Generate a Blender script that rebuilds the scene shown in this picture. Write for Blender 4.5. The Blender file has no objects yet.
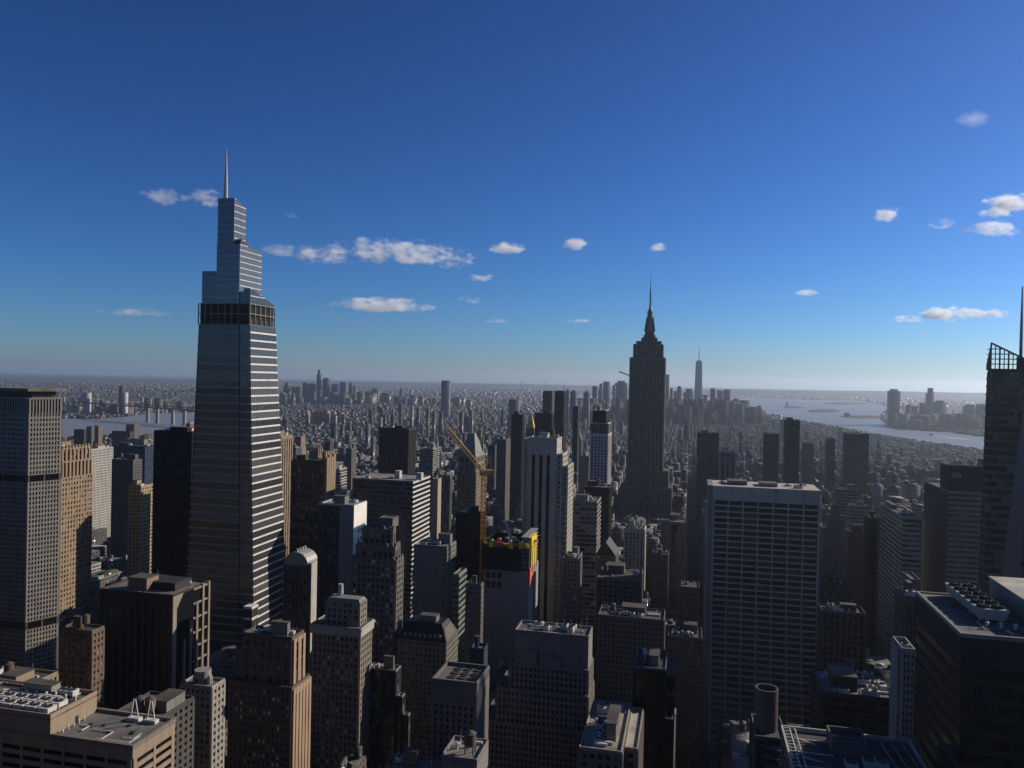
import bpy, bmesh, math, random
import numpy as np
from mathutils import Vector, Matrix
from mathutils.bvhtree import BVHTree

# ------------------------------------------------------------------ camera, sky, sun, exposure
S = bpy.context.scene
COL = S.collection
rad = math.radians
W_PX, H_PX, FPX = 1024, 768, 790.0
CAM_Z = 256.0
PITCH, ROLL = rad(0.40), rad(1.15)
cam = bpy.data.objects.new('camera', bpy.data.cameras.new('camera'))
COL.objects.link(cam)
S.camera = cam
_fwd = Vector((0, math.cos(PITCH), -math.sin(PITCH)))
_up0 = Vector((0, math.sin(PITCH), math.cos(PITCH)))
_rt = Vector((math.cos(ROLL), 0, 0)) + math.sin(ROLL) * _up0
_up = math.cos(ROLL) * _up0 - Vector((math.sin(ROLL), 0, 0))
_rt.normalize(); _up.normalize()
M3 = Matrix((_rt, _up, -_fwd)).transposed()
cam.matrix_world = Matrix.Translation((0, 0, CAM_Z)) @ M3.to_4x4()
cam.data.sensor_width = 36.0
cam.data.lens = FPX / W_PX * 36.0
cam.data.clip_start = 1.0
cam.data.clip_end = 200000.0

HAZE = 3.2e-5
SUN_AZ, SUN_EL = rad(66.0), rad(25.0)       # azimuth to the right of the view direction
wd = bpy.data.worlds.new('World'); S.world = wd; wd.use_nodes = True
wn, wl = wd.node_tree.nodes, wd.node_tree.links
wn.clear()
sky = wn.new('ShaderNodeTexSky'); sky.sky_type = 'NISHITA'; sky.sun_disc = False
sky.sun_elevation = SUN_EL; sky.sun_rotation = SUN_AZ
sky.altitude = 900; sky.air_density = 1.0; sky.dust_density = 0.6; sky.ozone_density = 12.0
gam = wn.new('ShaderNodeGamma'); gam.inputs['Gamma'].default_value = 1.4     # deep, clear winter sky: darker overhead, pale at the horizon
tint = wn.new('ShaderNodeMix'); tint.data_type = 'RGBA'; tint.blend_type = 'MULTIPLY'; tint.inputs['Factor'].default_value = 1.0
tint.inputs[7].default_value = (1.0, .95, .88, 1)
bg = wn.new('ShaderNodeBackground'); bg.inputs['Strength'].default_value = 0.05
wo = wn.new('ShaderNodeOutputWorld')
wl.new(sky.outputs[0], gam.inputs['Color']); wl.new(gam.outputs[0], tint.inputs[6]); wl.new(tint.outputs[2], bg.inputs['Color']); wl.new(bg.outputs[0], wo.inputs['Surface'])

sun = bpy.data.objects.new('sun', bpy.data.lights.new('sun', 'SUN')); COL.objects.link(sun)
sun.data.energy = 5.0; sun.data.angle = rad(0.5); sun.data.color = (1.0, 0.94, 0.84)
_sd = Vector((math.sin(SUN_AZ) * math.cos(SUN_EL), math.cos(SUN_AZ) * math.cos(SUN_EL), math.sin(SUN_EL)))
sun.rotation_euler = _sd.to_track_quat('Z', 'Y').to_euler()

S.view_settings.view_transform = 'Standard'
S.view_settings.look = 'None'
S.view_settings.exposure = 0.0
S.view_settings.gamma = 1.0
S.view_settings.use_curve_mapping = False
S.cycles.use_denoising = True
S.cycles.max_bounces = 10
S.cycles.diffuse_bounces = 1
S.cycles.glossy_bounces = 3
S.cycles.transmission_bounces = 4
S.cycles.volume_bounces = 8
S.cycles.transparent_max_bounces = 12
S.cycles.caustics_reflective = False
S.cycles.caustics_refractive = False
S.cycles.volume_max_steps = 160

# ------------------------------------------------------------------ projection helpers (a surveyor's view of the photograph)
TH = rad(12.8)                                # the street grid, turned from the view direction
AV = Vector((math.sin(TH), math.cos(TH), 0))  # along the avenues, away from the camera
CR = Vector((math.cos(TH), -math.sin(TH), 0)) # along the cross streets, to the right
CAMP = Vector((0, 0, CAM_Z))

def ray(x, y):
    return _rt * ((x - 512) / FPX) + _up * (-(y - 384) / FPX) + _fwd
def at(x, y, D):
    return CAMP + ray(x, y) * D
def proj(p):
    q = Vector(p) - CAMP
    d = max(1e-3, q.dot(_fwd))
    return 512 + FPX * q.dot(_rt) / d, 384 - FPX * q.dot(_up) / d, d
def ground(x, y, z=0.0):
    r = ray(x, y)
    t = (z - CAM_Z) / r.z
    return CAMP + r * t
def solve(P, direction, px, lo=0.0, hi=400.0):
    """distance along direction from P at which the point falls on pixel column px"""
    f = lambda w: proj(P + direction * w)[0] - px
    a, b = f(lo), f(hi)
    if a * b > 0:
        return hi if abs(b) < abs(a) else lo
    for _ in range(50):
        m = (lo + hi) / 2
        if f(m) * a > 0: lo = m
        else: hi = m
    return (lo + hi) / 2

# ------------------------------------------------------------------ mesh helpers
class MB:
    def __init__(self):
        self.v, self.f, self.m = [], [], []
    def quad(self, a, b, c, d, mi=0):
        n = len(self.v); self.v += [a, b, c, d]; self.f.append((n, n+1, n+2, n+3)); self.m.append(mi)
    def poly(self, pts, mi=0):
        n = len(self.v); self.v += list(pts); self.f.append(tuple(range(n, n+len(pts)))); self.m.append(mi)
    def box(self, x0, x1, y0, y1, z0, z1, mi=0, top=None):
        if x1 < x0: x0, x1 = x1, x0
        if y1 < y0: y0, y1 = y1, y0
        n = len(self.v)
        self.v += [(x0,y0,z0),(x1,y0,z0),(x1,y1,z0),(x0,y1,z0),(x0,y0,z1),(x1,y0,z1),(x1,y1,z1),(x0,y1,z1)]
        self.f += [(n,n+3,n+2,n+1),(n+4,n+5,n+6,n+7),(n,n+1,n+5,n+4),(n+1,n+2,n+6,n+5),(n+2,n+3,n+7,n+6),(n+3,n,n+4,n+7)]
        self.m += [mi, mi if top is None else top, mi, mi, mi, mi]
    def frustum(self, a, b, z0, z1, mi=0, cap=True):
        """a, b: (x0,x1,y0,y1) at z0 and z1"""
        n = len(self.v)
        for (x0,x1,y0,y1), z in ((a, z0), (b, z1)):
            self.v += [(x0,y0,z),(x1,y0,z),(x1,y1,z),(x0,y1,z)]
        self.f += [(n,n+1,n+5,n+4),(n+1,n+2,n+6,n+5),(n+2,n+3,n+7,n+6),(n+3,n,n+4,n+7)]; self.m += [mi]*4
        if cap:
            self.f += [(n+4,n+5,n+6,n+7),(n,n+3,n+2,n+1)]; self.m += [mi]*2
    def cone(self, x, y, z0, z1, r0, r1, k=12, mi=0, cap=True):
        n = len(self.v)
        for z, r in ((z0, r0), (z1, r1)):
            for i in range(k):
                t = 2*math.pi*(i+.5)/k; self.v.append((x+r*math.cos(t), y+r*math.sin(t), z))
        for i in range(k):
            j = (i+1) % k
            self.f.append((n+i, n+j, n+k+j, n+k+i)); self.m.append(mi)
        if cap:
            self.f.append(tuple(n+k+i for i in range(k))); self.m.append(mi)
            self.f.append(tuple(n+k-1-i for i in range(k))); self.m.append(mi)
    def bar(self, p, q, w, mi=0):
        p, q = Vector(p), Vector(q); d = (q-p)
        if d.length < 1e-4: return
        d.normalize(); s = d.cross(Vector((0,0,1)))
        if s.length < 1e-3: s = Vector((1,0,0))
        s.normalize(); u = s.cross(d); s *= w/2; u *= w/2
        n = len(self.v)
        for e in (p, q):
            for k in (s+u, s-u, -s-u, -s+u): self.v.append(tuple(e+k))
        self.f += [(n,n+1,n+5,n+4),(n+1,n+2,n+6,n+5),(n+2,n+3,n+7,n+6),(n+3,n,n+4,n+7),(n+3,n+2,n+1,n),(n+4,n+5,n+6,n+7)]
        self.m += [mi]*6
    def build(self, name, mats, parent=None, loc=None, smooth=False):
        me = bpy.data.meshes.new(name)
        me.from_pydata([tuple(p) for p in self.v], [], self.f)
        for m in (mats if isinstance(mats, (list, tuple)) else [mats]): me.materials.append(m)
        if any(self.m): me.polygons.foreach_set('material_index', self.m)
        if smooth: me.polygons.foreach_set('use_smooth', [True]*len(self.f))
        me.update()
        return link(name, me, parent, loc)

def link(name, data, parent=None, loc=None):
    o = bpy.data.objects.new(name, data); COL.objects.link(o)
    if parent is not None: o.parent = parent
    if loc is not None: o.location = loc
    return o
def tag(o, label=None, cat=None, group=None, kind=None):
    if label: o['label'] = label
    if cat: o['category'] = cat
    if group: o['group'] = group
    if kind: o['kind'] = kind
    return o

# ------------------------------------------------------------------ materials
def N(nt, typ, **kw):
    n = nt.nodes.new(typ)
    for k, v in kw.items():
        if k in n.inputs: n.inputs[k].default_value = v
        else: setattr(n, k, v)
    return n
def newmat(name):
    m = bpy.data.materials.new(name); m.use_nodes = True
    nt = m.node_tree; b = nt.nodes['Principled BSDF']
    return m, nt, b, nt.links
def math_(nt, op, a, b=None, c=None):
    n = nt.nodes.new('ShaderNodeMath'); n.operation = op
    for i, x in enumerate((a, b, c)):
        if x is None: continue
        if isinstance(x, (int, float)): n.inputs[i].default_value = x
        else: nt.links.new(x, n.inputs[i])
    return n.outputs[0]
def mixc(nt, fac, a, b, mode='MIX'):
    n = nt.nodes.new('ShaderNodeMix'); n.data_type = 'RGBA'; n.blend_type = mode
    for s, x in ((n.inputs['Factor'], fac), (n.inputs[6], a), (n.inputs[7], b)):
        if isinstance(x, (int, float)): s.default_value = x
        elif isinstance(x, tuple): s.default_value = (*x[:3], 1)
        else: nt.links.new(x, s)
    return n.outputs[2]
def ramp(nt, src, pts, interp='LINEAR'):
    n = nt.nodes.new('ShaderNodeValToRGB'); cr = n.color_ramp; cr.interpolation = interp
    while len(cr.elements) > 1: cr.elements.remove(cr.elements[-1])
    for i, (p, c) in enumerate(pts):
        e = cr.elements[0] if i == 0 else cr.elements.new(p)
        e.position = p; e.color = (*c, 1) if isinstance(c, tuple) else (c, c, c, 1)
    nt.links.new(src, n.inputs[0]); return n.outputs[0]
def dirt(nt, lk, scale=1.0):
    """stains, rain streaks and patches, 0.6 to 1.15"""
    tc = N(nt, 'ShaderNodeTexCoord')
    mp = N(nt, 'ShaderNodeMapping'); mp.inputs['Scale'].default_value = (.45*scale, .45*scale, .03*scale)
    lk.new(tc.outputs['Object'], mp.inputs[0])
    n1 = N(nt, 'ShaderNodeTexNoise', Scale=1.0, Detail=5.0); lk.new(mp.outputs[0], n1.inputs['Vector'])
    n2 = N(nt, 'ShaderNodeTexNoise', Scale=.07*scale, Detail=4.0); lk.new(tc.outputs['Object'], n2.inputs['Vector'])
    n3 = N(nt, 'ShaderNodeTexNoise', Scale=1.7*scale, Detail=3.0); lk.new(tc.outputs['Object'], n3.inputs['Vector'])
    s = math_(nt, 'ADD', math_(nt, 'MULTIPLY', n1.outputs[0], .5), math_(nt, 'MULTIPLY', n2.outputs[0], .35))
    s = math_(nt, 'ADD', s, math_(nt, 'MULTIPLY', n3.outputs[0], .25))
    return ramp(nt, s, [(.3, .55), (.55, 1.0), (.8, 1.2)]), n3.outputs[0]
_cache = {}
ALB = .60
def tone(col):
    if max(col)-min(col) > .55: return tuple(c*.85 for c in col)      # paint: crane yellow, formwork, netting
    l = (col[0]+col[1]+col[2])/3
    return tuple(min(.85, ALB*(c*.7+l*.3)*q) for c, q in zip(col, (1.06, .98, .88)))
def wall(col, rough=.85, metal=0.0, sc=1.0):
    key = ('w', col, rough, metal, sc)
    if key in _cache: return _cache[key]
    m, nt, b, lk = newmat('wall_finish')
    d, fine = dirt(nt, lk, sc)
    lk.new(mixc(nt, 1.0, tone(col), d, 'MULTIPLY'), b.inputs['Base Color'])
    b.inputs['Roughness'].default_value = rough; b.inputs['Metallic'].default_value = metal
    b.inputs['Specular IOR Level'].default_value = .25
    _cache[key] = m; return m
def glass(col=(.012, .012, .012), blind=(.26, .24, .2), rough=.14, share=.32, spec=.35, wav=.02):
    key = ('g', col, blind, rough, share, spec)
    if key in _cache: return _cache[key]
    m, nt, b, lk = newmat('window_glass')
    oi = N(nt, 'ShaderNodeObjectInfo'); ge = N(nt, 'ShaderNodeNewGeometry')
    r = math_(nt, 'FRACT', math_(nt, 'ADD', oi.outputs['Random'], math_(nt, 'MULTIPLY', ge.outputs['Random Per Island'], 7.31)))
    tone = ramp(nt, r, [(0, tuple(c*.5 for c in col)), (1-share, tuple(c*1.6 for c in col)), (1-share+.01, tuple(c*.35 for c in blind)), (1, blind)])
    lk.new(tone, b.inputs['Base Color'])
    b.inputs['Roughness'].default_value = rough; b.inputs['Specular IOR Level'].default_value = spec
    tc = N(nt, 'ShaderNodeTexCoord')
    nz = N(nt, 'ShaderNodeTexNoise', Scale=.25, Detail=2.0); lk.new(tc.outputs['Object'], nz.inputs['Vector'])
    bp = N(nt, 'ShaderNodeBump', Strength=min(1.0, wav*14), Distance=wav*5); lk.new(nz.outputs[0], bp.inputs['Height'])
    lk.new(bp.outputs[0], b.inputs['Normal'])
    _cache[key] = m; return m
def roofmat(col=(.075, .07, .062)):
    key = ('r', col)
    if key in _cache: return _cache[key]
    m, nt, b, lk = newmat('roof_felt')
    tc = N(nt, 'ShaderNodeTexCoord')
    n1 = N(nt, 'ShaderNodeTexNoise', Scale=.12, Detail=6.0); lk.new(tc.outputs['Object'], n1.inputs['Vector'])
    vo = N(nt, 'ShaderNodeTexVoronoi', Scale=.15); lk.new(tc.outputs['Object'], vo.inputs['Vector'])
    f = math_(nt, 'ADD', math_(nt, 'MULTIPLY', n1.outputs[0], .8), math_(nt, 'MULTIPLY', vo.outputs['Distance'], .15))
    lk.new(mixc(nt, 1.0, tuple(c*q for c, q in zip(col, (.95, .86, .76))), ramp(nt, f, [(.3, .5), (.6, 1.15), (.8, 1.6)]), 'MULTIPLY'), b.inputs['Base Color'])
    b.inputs['Roughness'].default_value = .9
    _cache[key] = m; return m
def plain(col, rough=.6, metal=0.0):
    return wall(col, rough, metal, 2.0)

LIME = (.30, .265, .215); BROWN = (.15, .105, .075); TAN = (.42, .29, .165); GREY = (.20, .185, .165)
CONC = (.30, .285, .26); WHITE = (.68, .66, .62); DARK = (.035, .032, .03); BLACK = (.014, .013, .014)
ORANGE = (.46, .31, .17); STEEL = (.35, .35, .34)
G_DARK = glass(); G_GREY = glass((.02, .021, .024), (.14, .13, .12), .1, .3)
G_BLUE = glass((.03, .045, .085), (.10, .12, .17), .1, .2)
G_GREEN = glass((.018, .03, .026), (.10, .11, .09), .08, .2)
G_BLACK = glass((.006, .006, .006), (.03, .028, .026), .15, .15, .2)
G_GLINT = glass((.008, .008, .008), (.75, .70, .60), .2, .2)  # its brightest panes are glints on the glass, put into the pane colour

# ------------------------------------------------------------------ facade kit
STY = {
    'punch': dict(k='grid', bay=2.3, fl=3.2, pw=.52, sh=.50, dp=.30),
    'punchb': dict(k='grid', bay=2.6, fl=3.1, pw=.45, sh=.48, dp=.35),
    'pair': dict(k='grid', bay=3.6, fl=3.3, pw=.36, sh=.45, dp=.35),
    'piers': dict(k='grid', bay=3.2, fl=3.8, pw=.36, sh=.30, dp=.50),
    'frame': dict(k='grid', bay=6.5, fl=3.4, pw=.10, sh=.36, dp=.45),
    'bands': dict(k='bands', fl=3.6, sh=.45, dp=.25, mull=3.0),
    'bandsw': dict(k='bands', fl=4.2, sh=.36, dp=.30, mull=6.0),
    'ribs': dict(k='strips', bay=3.4, pw=.45, dp=.5, fl=3.8),
    'curtain': dict(k='grid', bay=1.9, fl=3.9, pw=.10, sh=.22, dp=.14),
    'blank': dict(k='blank'),
}
def side_map(side, r):
    x0, x1, y0, y1 = r
    if side == 'N': return x1-x0, lambda s, d: (x0+s, y0-d)
    if side == 'S': return x1-x0, lambda s, d: (x0+s, y1+d)
    if side == 'W': return y1-y0, lambda s, d: (x1+d, y0+s)
    return y1-y0, lambda s, d: (x0-d, y0+s)
def sbox(mb, f, s0, s1, d0, d1, z0, z1, mi=0):
    a, b = f(s0, d0), f(s1, d1)
    mb.box(a[0], b[0], a[1], b[1], z0, z1, mi)
_wm = {}
def pane_mesh(w, h, side, mat):
    key = (round(w, 2), round(h, 2), side in 'NS', mat.name)
    if key not in _wm:
        mb = MB()
        if side in 'NS': mb.box(-w/2, w/2, -.03, .03, -h/2, h/2)
        else: mb.box(-.03, .03, -w/2, w/2, -h/2, h/2)
        o = mb.build('window', mat); me = o.data; bpy.data.objects.remove(o); _wm[key] = me
    return _wm[key]
def tier(root, rect, z0, z1, sty, wm, gm=None, sides='NWES', single=0, wall_name='wall', win='window', margin=.6, see='NWE'):
    """one block of a building: wall skin with real piers and spandrels, panes of glass set back between them.
    single: how many of the windows become objects of their own (the rest are one part)"""
    st = dict(STY[sty]) if isinstance(sty, str) else dict(sty)
    gm = gm or G_DARK
    x0, x1, y0, y1 = rect
    mb = MB(); mb.box(x0, x1, y0, y1, z0, z1)
    panes = []
    k = st['k']; h = z1-z0
    rings = {}
    strips = []
    if k != 'blank':
        fl = st['fl']; nf = max(1, round(h/fl)); fl = h/nf; dp = st['dp']
        for sd in sides:
            L, f = side_map(sd, rect)
            if L < 2: continue
            if k == 'grid':
                nb = max(1, round((L-2*margin)/st['bay'])); bay = (L-2*margin)/nb
                pw = bay*st['pw']; sh = fl*st['sh']
                for i in range(nb+1):
                    c = margin+i*bay
                    a, b = c-pw/2, c+pw/2
                    if i == 0: a = 0
                    if i == nb: b = L
                    sbox(mb, f, a, b, 0, dp, z0, z1)
                for j in range(nf+1):
                    lo = z0+j*fl-sh*.6; hi = lo+sh
                    lo, hi = max(lo, z0), min(hi, z1)
                    if hi-lo > .05: sbox(mb, f, .02, L-.02, 0, dp-.07, lo, hi)
                for i in range(nb):
                    for j in range(nf):
                        lo = z0+j*fl+sh*.4; hi = z0+(j+1)*fl-sh*.6
                        a = margin+i*bay+pw/2; b = margin+(i+1)*bay-pw/2
                        if i == 0: a = max(a, .02)
                        panes.append((sd, f, a, b, lo, hi))
            elif k == 'bands':
                sh = fl*st['sh']
                for j in range(nf+1):
                    lo = z0+j*fl-sh/2; hi = lo+sh
                    lo, hi = max(lo, z0), min(hi, z1)
                    sbox(mb, f, -dp if sd in 'NS' else 0, L+(dp if sd in 'NS' else 0), 0, dp, lo, hi)
                for j in range(nf):
                    rb = rings.setdefault(j, MB())
                    lo = z0+j*fl+sh/2; hi = z0+(j+1)*fl-sh/2
                    nm = max(1, round(L/st['mull']))
                    for q in range(nm):
                        g = .06*st['mull']
                        sbox(rb, f, q*L/nm+g/2, (q+1)*L/nm-g/2, 0, .06, lo, hi)
            elif k == 'strips':
                nb = max(1, round((L-2*margin)/st['bay'])); bay = (L-2*margin)/nb; pw = bay*st['pw']
                for i in range(nb+1):
                    c = margin+i*bay; a, b = c-pw/2, c+pw/2
                    if i == 0: a = 0
                    if i == nb: b = L
                    sbox(mb, f, a, b, 0, dp, z0, z1)
                sbox(mb, f, .02, L-.02, 0, dp-.08, z1-min(2.5, h*.08), z1-.02)
                for i in range(nb):
                    sb = MB()
                    for j in range(nf):
                        sbox(sb, f, margin+i*bay+pw/2, margin+(i+1)*bay-pw/2, 0, .06, z0+j*fl+.9, min(z0+(j+1)*fl, z1-.4))
                    strips.append((sd in see, sb))
    w = mb.build(wall_name, wm, root)
    for j, rb in rings.items(): rb.build(win+'_band', gm, root)
    shown = [s for q, s in strips if q][:100]
    for s in shown: s.build(win+'_strip', gm, root)
    rest = [s for q, s in strips if not q]
    if rest:
        t = MB()
        for s in rest:
            n = len(t.v); t.v += s.v; t.f += [tuple(i+n for i in fc) for fc in s.f]; t.m += s.m
        tag(t.build('window_strip_rear', gm, root), kind='stuff')
    if panes:
        vis = sorted([p for p in panes if p[0] in see], key=lambda p: (-p[5], 'WNE'.find(p[0])))
        ones, left = vis[:single], vis[single:] + [p for p in panes if p[0] not in see]
        for sd, f, a, b, lo, hi in ones:
            c = f((a+b)/2, .035)
            link(win, pane_mesh(b-a, hi-lo, sd, gm), root, (c[0], c[1], (lo+hi)/2))
        if left:
            t = MB()
            for sd, f, a, b, lo, hi in left:
                p, q = f(a, .05), f(b, .05)
                if sd in 'NW': t.quad((*p, lo), (*q, lo), (*q, hi), (*p, hi))
                else: t.quad((*q, lo), (*p, lo), (*p, hi), (*q, hi))
            tag(t.build('glazing', gm, root), kind='stuff')
    return w
def inset(r, a, b=None, c=None, d=None):
    b = a if b is None else b; c = a if c is None else c; d = b if d is None else d
    return (r[0]+a, r[1]-c, r[2]+b, r[3]-d)

# ------------------------------------------------------------------ roof kit
def roof(root, r, z, rm=None, wm=None, ph=1.1, t=.4, over=0.0):
    rm = rm or roofmat()
    mb = MB(); x0, x1, y0, y1 = r
    mb.box(x0+t, x1-t, y0+t, y1-t, z-.3, z+.12)
    o = mb.build('roof', rm, root)
    if ph > 0:
        p = MB(); e = over
        p.box(x0-e, x1+e, y0-e, y0+t, z-.5, z+ph); p.box(x0-e, x1+e, y1-t, y1+e, z-.5, z+ph)
        p.box(x0-e, x0+t, y0+t, y1-t, z-.5, z+ph-.003); p.box(x1-t, x1+e, y0+t, y1-t, z-.5, z+ph-.003)
        p.build('parapet', wm or plain(CONC), root)
    return o
M_UNIT = plain((.85, .84, .82), .5); M_UNITD = plain((.10, .10, .10), .6); M_WOOD = wall((.22, .14, .085), .9, 0, 3.0)
def cooling_unit(root, x, y, z, lx, ly, h=2.6, fans=2, wm=None):
    mb = MB(); mb.box(x-lx/2, x+lx/2, y-ly/2, y+ly/2, z+.5, z+h)
    for sx in (-1, 1):
        for sy in (-1, 1): mb.box(x+sx*(lx/2-.3)-.12, x+sx*(lx/2-.3)+.12, y+sy*(ly/2-.3)-.12, y+sy*(ly/2-.3)+.12, z-.02, z+.5)
    o = mb.build('cooling_unit', wm or M_UNIT, root)
    long_x = lx >= ly
    for i in range(fans):
        q = (i+.5)/fans-.5
        fx, fy = (x+q*lx, y) if long_x else (x, y+q*ly)
        rr = min(lx if not long_x else lx/fans, ly if long_x else ly/fans)*.4
        fb = MB(); fb.cone(fx, fy, z+h-.05, z+h+.45, rr*1.08, rr, 14, 0, False); fb.cone(fx, fy, z+h-.02, z+h+.2, rr*.98, rr*.98, 14)
        fb.build('fan', M_UNITD, o)
    return o
def water_tank(root, x, y, z, r=2.2, h=4.0, leg=3.0, wm=None):
    mb = MB(); mb.cone(x, y, z+leg, z+leg+h, r, r*.96, 16)
    o = mb.build('water_tank', wm or M_WOOD, root)
    c = MB(); c.cone(x, y, z+leg+h-.02, z+leg+h+r*.55, r*1.08, .1, 16); c.build('tank_lid', plain((.13, .12, .11)), o)
    for sx in (-1, 1):
        for sy in (-1, 1):
            l = MB(); l.bar((x+sx*r*.7, y+sy*r*.7, z-.02), (x+sx*r*.65, y+sy*r*.65, z+leg+.05), .3); l.build('leg', M_UNITD, o)
    return o
def penthouse(root, r, z, h, wm=None, rm=None, louvre=True):
    mb = MB(); x0, x1, y0, y1 = r
    mb.box(x0, x1, y0, y1, z-.1, z+h)
    if louvre:
        for i in range(2, int(h/.6)-1):
            mb.box(x0+(x1-x0)*.15, x0+(x1-x0)*.85, y0-.12, y0, z+i*.6, z+i*.6+.25)
            mb.box(x1, x1+.12, y0+(y1-y0)*.2, y0+(y1-y0)*.8, z+i*.6, z+i*.6+.25)
    o = mb.build('penthouse', wm or plain(CONC), root)
    t = MB(); t.box(x0-.25, x1+.25, y0-.25, y1+.25, z+h, z+h+.35); t.build('penthouse_roof', rm or roofmat(), o)
    return o
def vent(root, x, y, z, r=.5, h=1.6):
    mb = MB(); mb.cone(x, y, z-.02, z+h, r, r, 10); mb.cone(x, y, z+h, z+h+.35, r*1.5, r*.5, 10)
    return mb.build('vent_pipe', M_UNIT, root)
def duct(root, p, q, w=.9):
    mb = MB(); mb.bar(p, q, w); return mb.build('duct', M_UNIT, root)
def antenna(root, x, y, z, h, w=.25):
    mb = MB(); mb.cone(x, y, z-.1, z+h, w, w*.3, 6); mb.bar((x-h*.06, y, z+h*.6), (x+h*.06, y, z+h*.6), w*.5); mb.bar((x-h*.04, y, z+h*.75), (x+h*.04, y, z+h*.75), w*.5)
    return mb.build('antenna', M_UNIT, root)
def kit(root, r, z, seed, wm=None, n=5, tank=.5, pent=.9, scale=1.0):
    """a roof's own clutter"""
    R = random.Random(seed); x0, x1, y0, y1 = inset(r, 1.5)
    w, d = x1-x0, y1-y0
    if w < 3 or d < 3: return
    taken = []
    def spot(lx, ly):
        for _ in range(14):
            cx, cy = R.uniform(x0+lx/2, max(x0+lx/2, x1-lx/2)), R.uniform(y0+ly/2, max(y0+ly/2, y1-ly/2))
            if lx <= w and ly <= d and all(abs(cx-a) > (lx+c)/2+.4 or abs(cy-b) > (ly+e)/2+.4 for a, b, c, e in taken):
                taken.append((cx, cy, lx, ly)); return cx, cy
        return None
    z += .12
    if R.random() < pent:
        lx, ly = w*R.uniform(.28, .5), d*R.uniform(.28, .5)
        s = spot(lx, ly)
        if s: penthouse(root, (s[0]-lx/2, s[0]+lx/2, s[1]-ly/2, s[1]+ly/2), z, R.uniform(3.5, 6.5)*scale, wm)
    if R.random() < tank:
        s = spot(5, 5)
        if s: water_tank(root, s[0], s[1], z, R.uniform(1.8, 2.4))
    for _ in range(n):
        t = R.random()
        if t < .45:
            a, b = R.uniform(3, 7), R.uniform(2.2, 3.2)
            if R.random() < .5: a, b = b, a
            s = spot(a, b)
            if s: cooling_unit(root, s[0], s[1], z, a, b, R.uniform(1.8, 2.8), R.choice((1, 2, 3)))
        elif t < .75:
            s = spot(1.2, 1.2)
            if s: vent(root, s[0], s[1], z, R.uniform(.3, .6), R.uniform(1, 2.2))
        elif t < .92:
            a = R.uniform(4, 10); s = spot(a, 1.2)
            if s: duct(root, (s[0]-a/2, s[1], z+.5), (s[0]+a/2, s[1], z+.5), .9)
        else:
            s = spot(1, 1)
            if s: antenna(root, s[0], s[1], z, R.uniform(4, 9), .12)

def pipes(root, r, z, seed, n=6):
    R = random.Random(seed); x0, x1, y0, y1 = inset(r, 1.2)
    for _ in range(n):
        y = R.uniform(y0, y1); a, b_ = sorted((R.uniform(x0, x1), R.uniform(x0, x1))); w = R.uniform(.14, .3)
        mb = MB(); mb.bar((a, y, z+.45), (b_, y, z+.45), w); y2 = min(y1, max(y0, y+R.uniform(-6, 6))); mb.bar((b_, y, z+.45), (b_, y2, z+.45), w)
        k = a
        while k < b_: mb.box(k-.08, k+.08, y-.12, y+.12, z+.1, z+.4); k += 2.6
        mb.build('roof_pipe', M_UNIT if R.random() < .6 else M_UNITD, root)
def railing(root, r, z, h=1.0):
    x0, x1, y0, y1 = r; mb = MB()
    for zz in (z+h*.5, z+h): 
        for p, q in (((x0, y0), (x1, y0)), ((x1, y0), (x1, y1)), ((x1, y1), (x0, y1)), ((x0, y1), (x0, y0))): mb.bar((*p, zz), (*q, zz), .09)
    for i in range(int((x1-x0)/2)+1):
        for y in (y0, y1): mb.bar((x0+2*i, y, z), (x0+2*i, y, z+h), .09)
    for i in range(int((y1-y0)/2)+1):
        for x in (x0, x1): mb.bar((x, y0+2*i, z), (x, y0+2*i, z+h), .09)
    return mb.build('railing', M_UNIT, root)

# ------------------------------------------------------------------ heroes: footprint and height surveyed from the photograph
HERO = []
class Hero:
    def __init__(s, name, label, cat, side, xl, xc, xr, yt, D, ybot, w=None, dep=None, group=None):
        P = at(xc, yt, D); s.P = P; s.z = P.z; s.D = D; s.side = side; s.xc = xc; s.yt = yt
        if side == 'W':
            s.w = w or solve(P, -CR, xl); s.dep = dep or solve(P, AV, xr); s.rect = (-s.w, 0.0, 0.0, s.dep)
        else:
            s.w = w or solve(P, CR, xr); s.dep = dep or solve(P, AV, xl); s.rect = (0.0, s.w, 0.0, s.dep)
        if dep is None and not 6 <= s.dep <= 60: s.dep = 22.0; s.rect = (s.rect[0], s.rect[1], 0.0, 22.0)
        s.root = bpy.data.objects.new(name, None); COL.objects.link(s.root)
        s.root.location = (P.x, P.y, 0); s.root.rotation_euler = (0, 0, -TH); s.root.empty_display_size = 5
        tag(s.root, label, cat, group)
        u, v = P.dot(CR), P.dot(AV)
        s.foot = (u+s.rect[0], u+s.rect[1], v+s.rect[2], v+s.rect[3])
        xs = [proj(P+CR*x+AV*y)[0] for x in s.rect[:2] for y in s.rect[2:]]
        s.px = (min(xs), max(xs)); s.ybot = ybot
        HERO.append(s)
    def zy(s, y, D=None):
        return at(s.xc, y, D or s.D).z
    def lx(s, px, y=None):
        """local x on the front face at pixel column px"""
        P = at(s.xc, y or s.yt, s.D); P = s.P.copy() if y is None else Vector((s.P.x, s.P.y, P.z))
        return solve(P, CR, px, -300, 300)
    def ly(s, px, x=0.0):
        """local y on the side face at pixel column px"""
        return solve(s.P + CR*x, AV, px, 0, 400)

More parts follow.
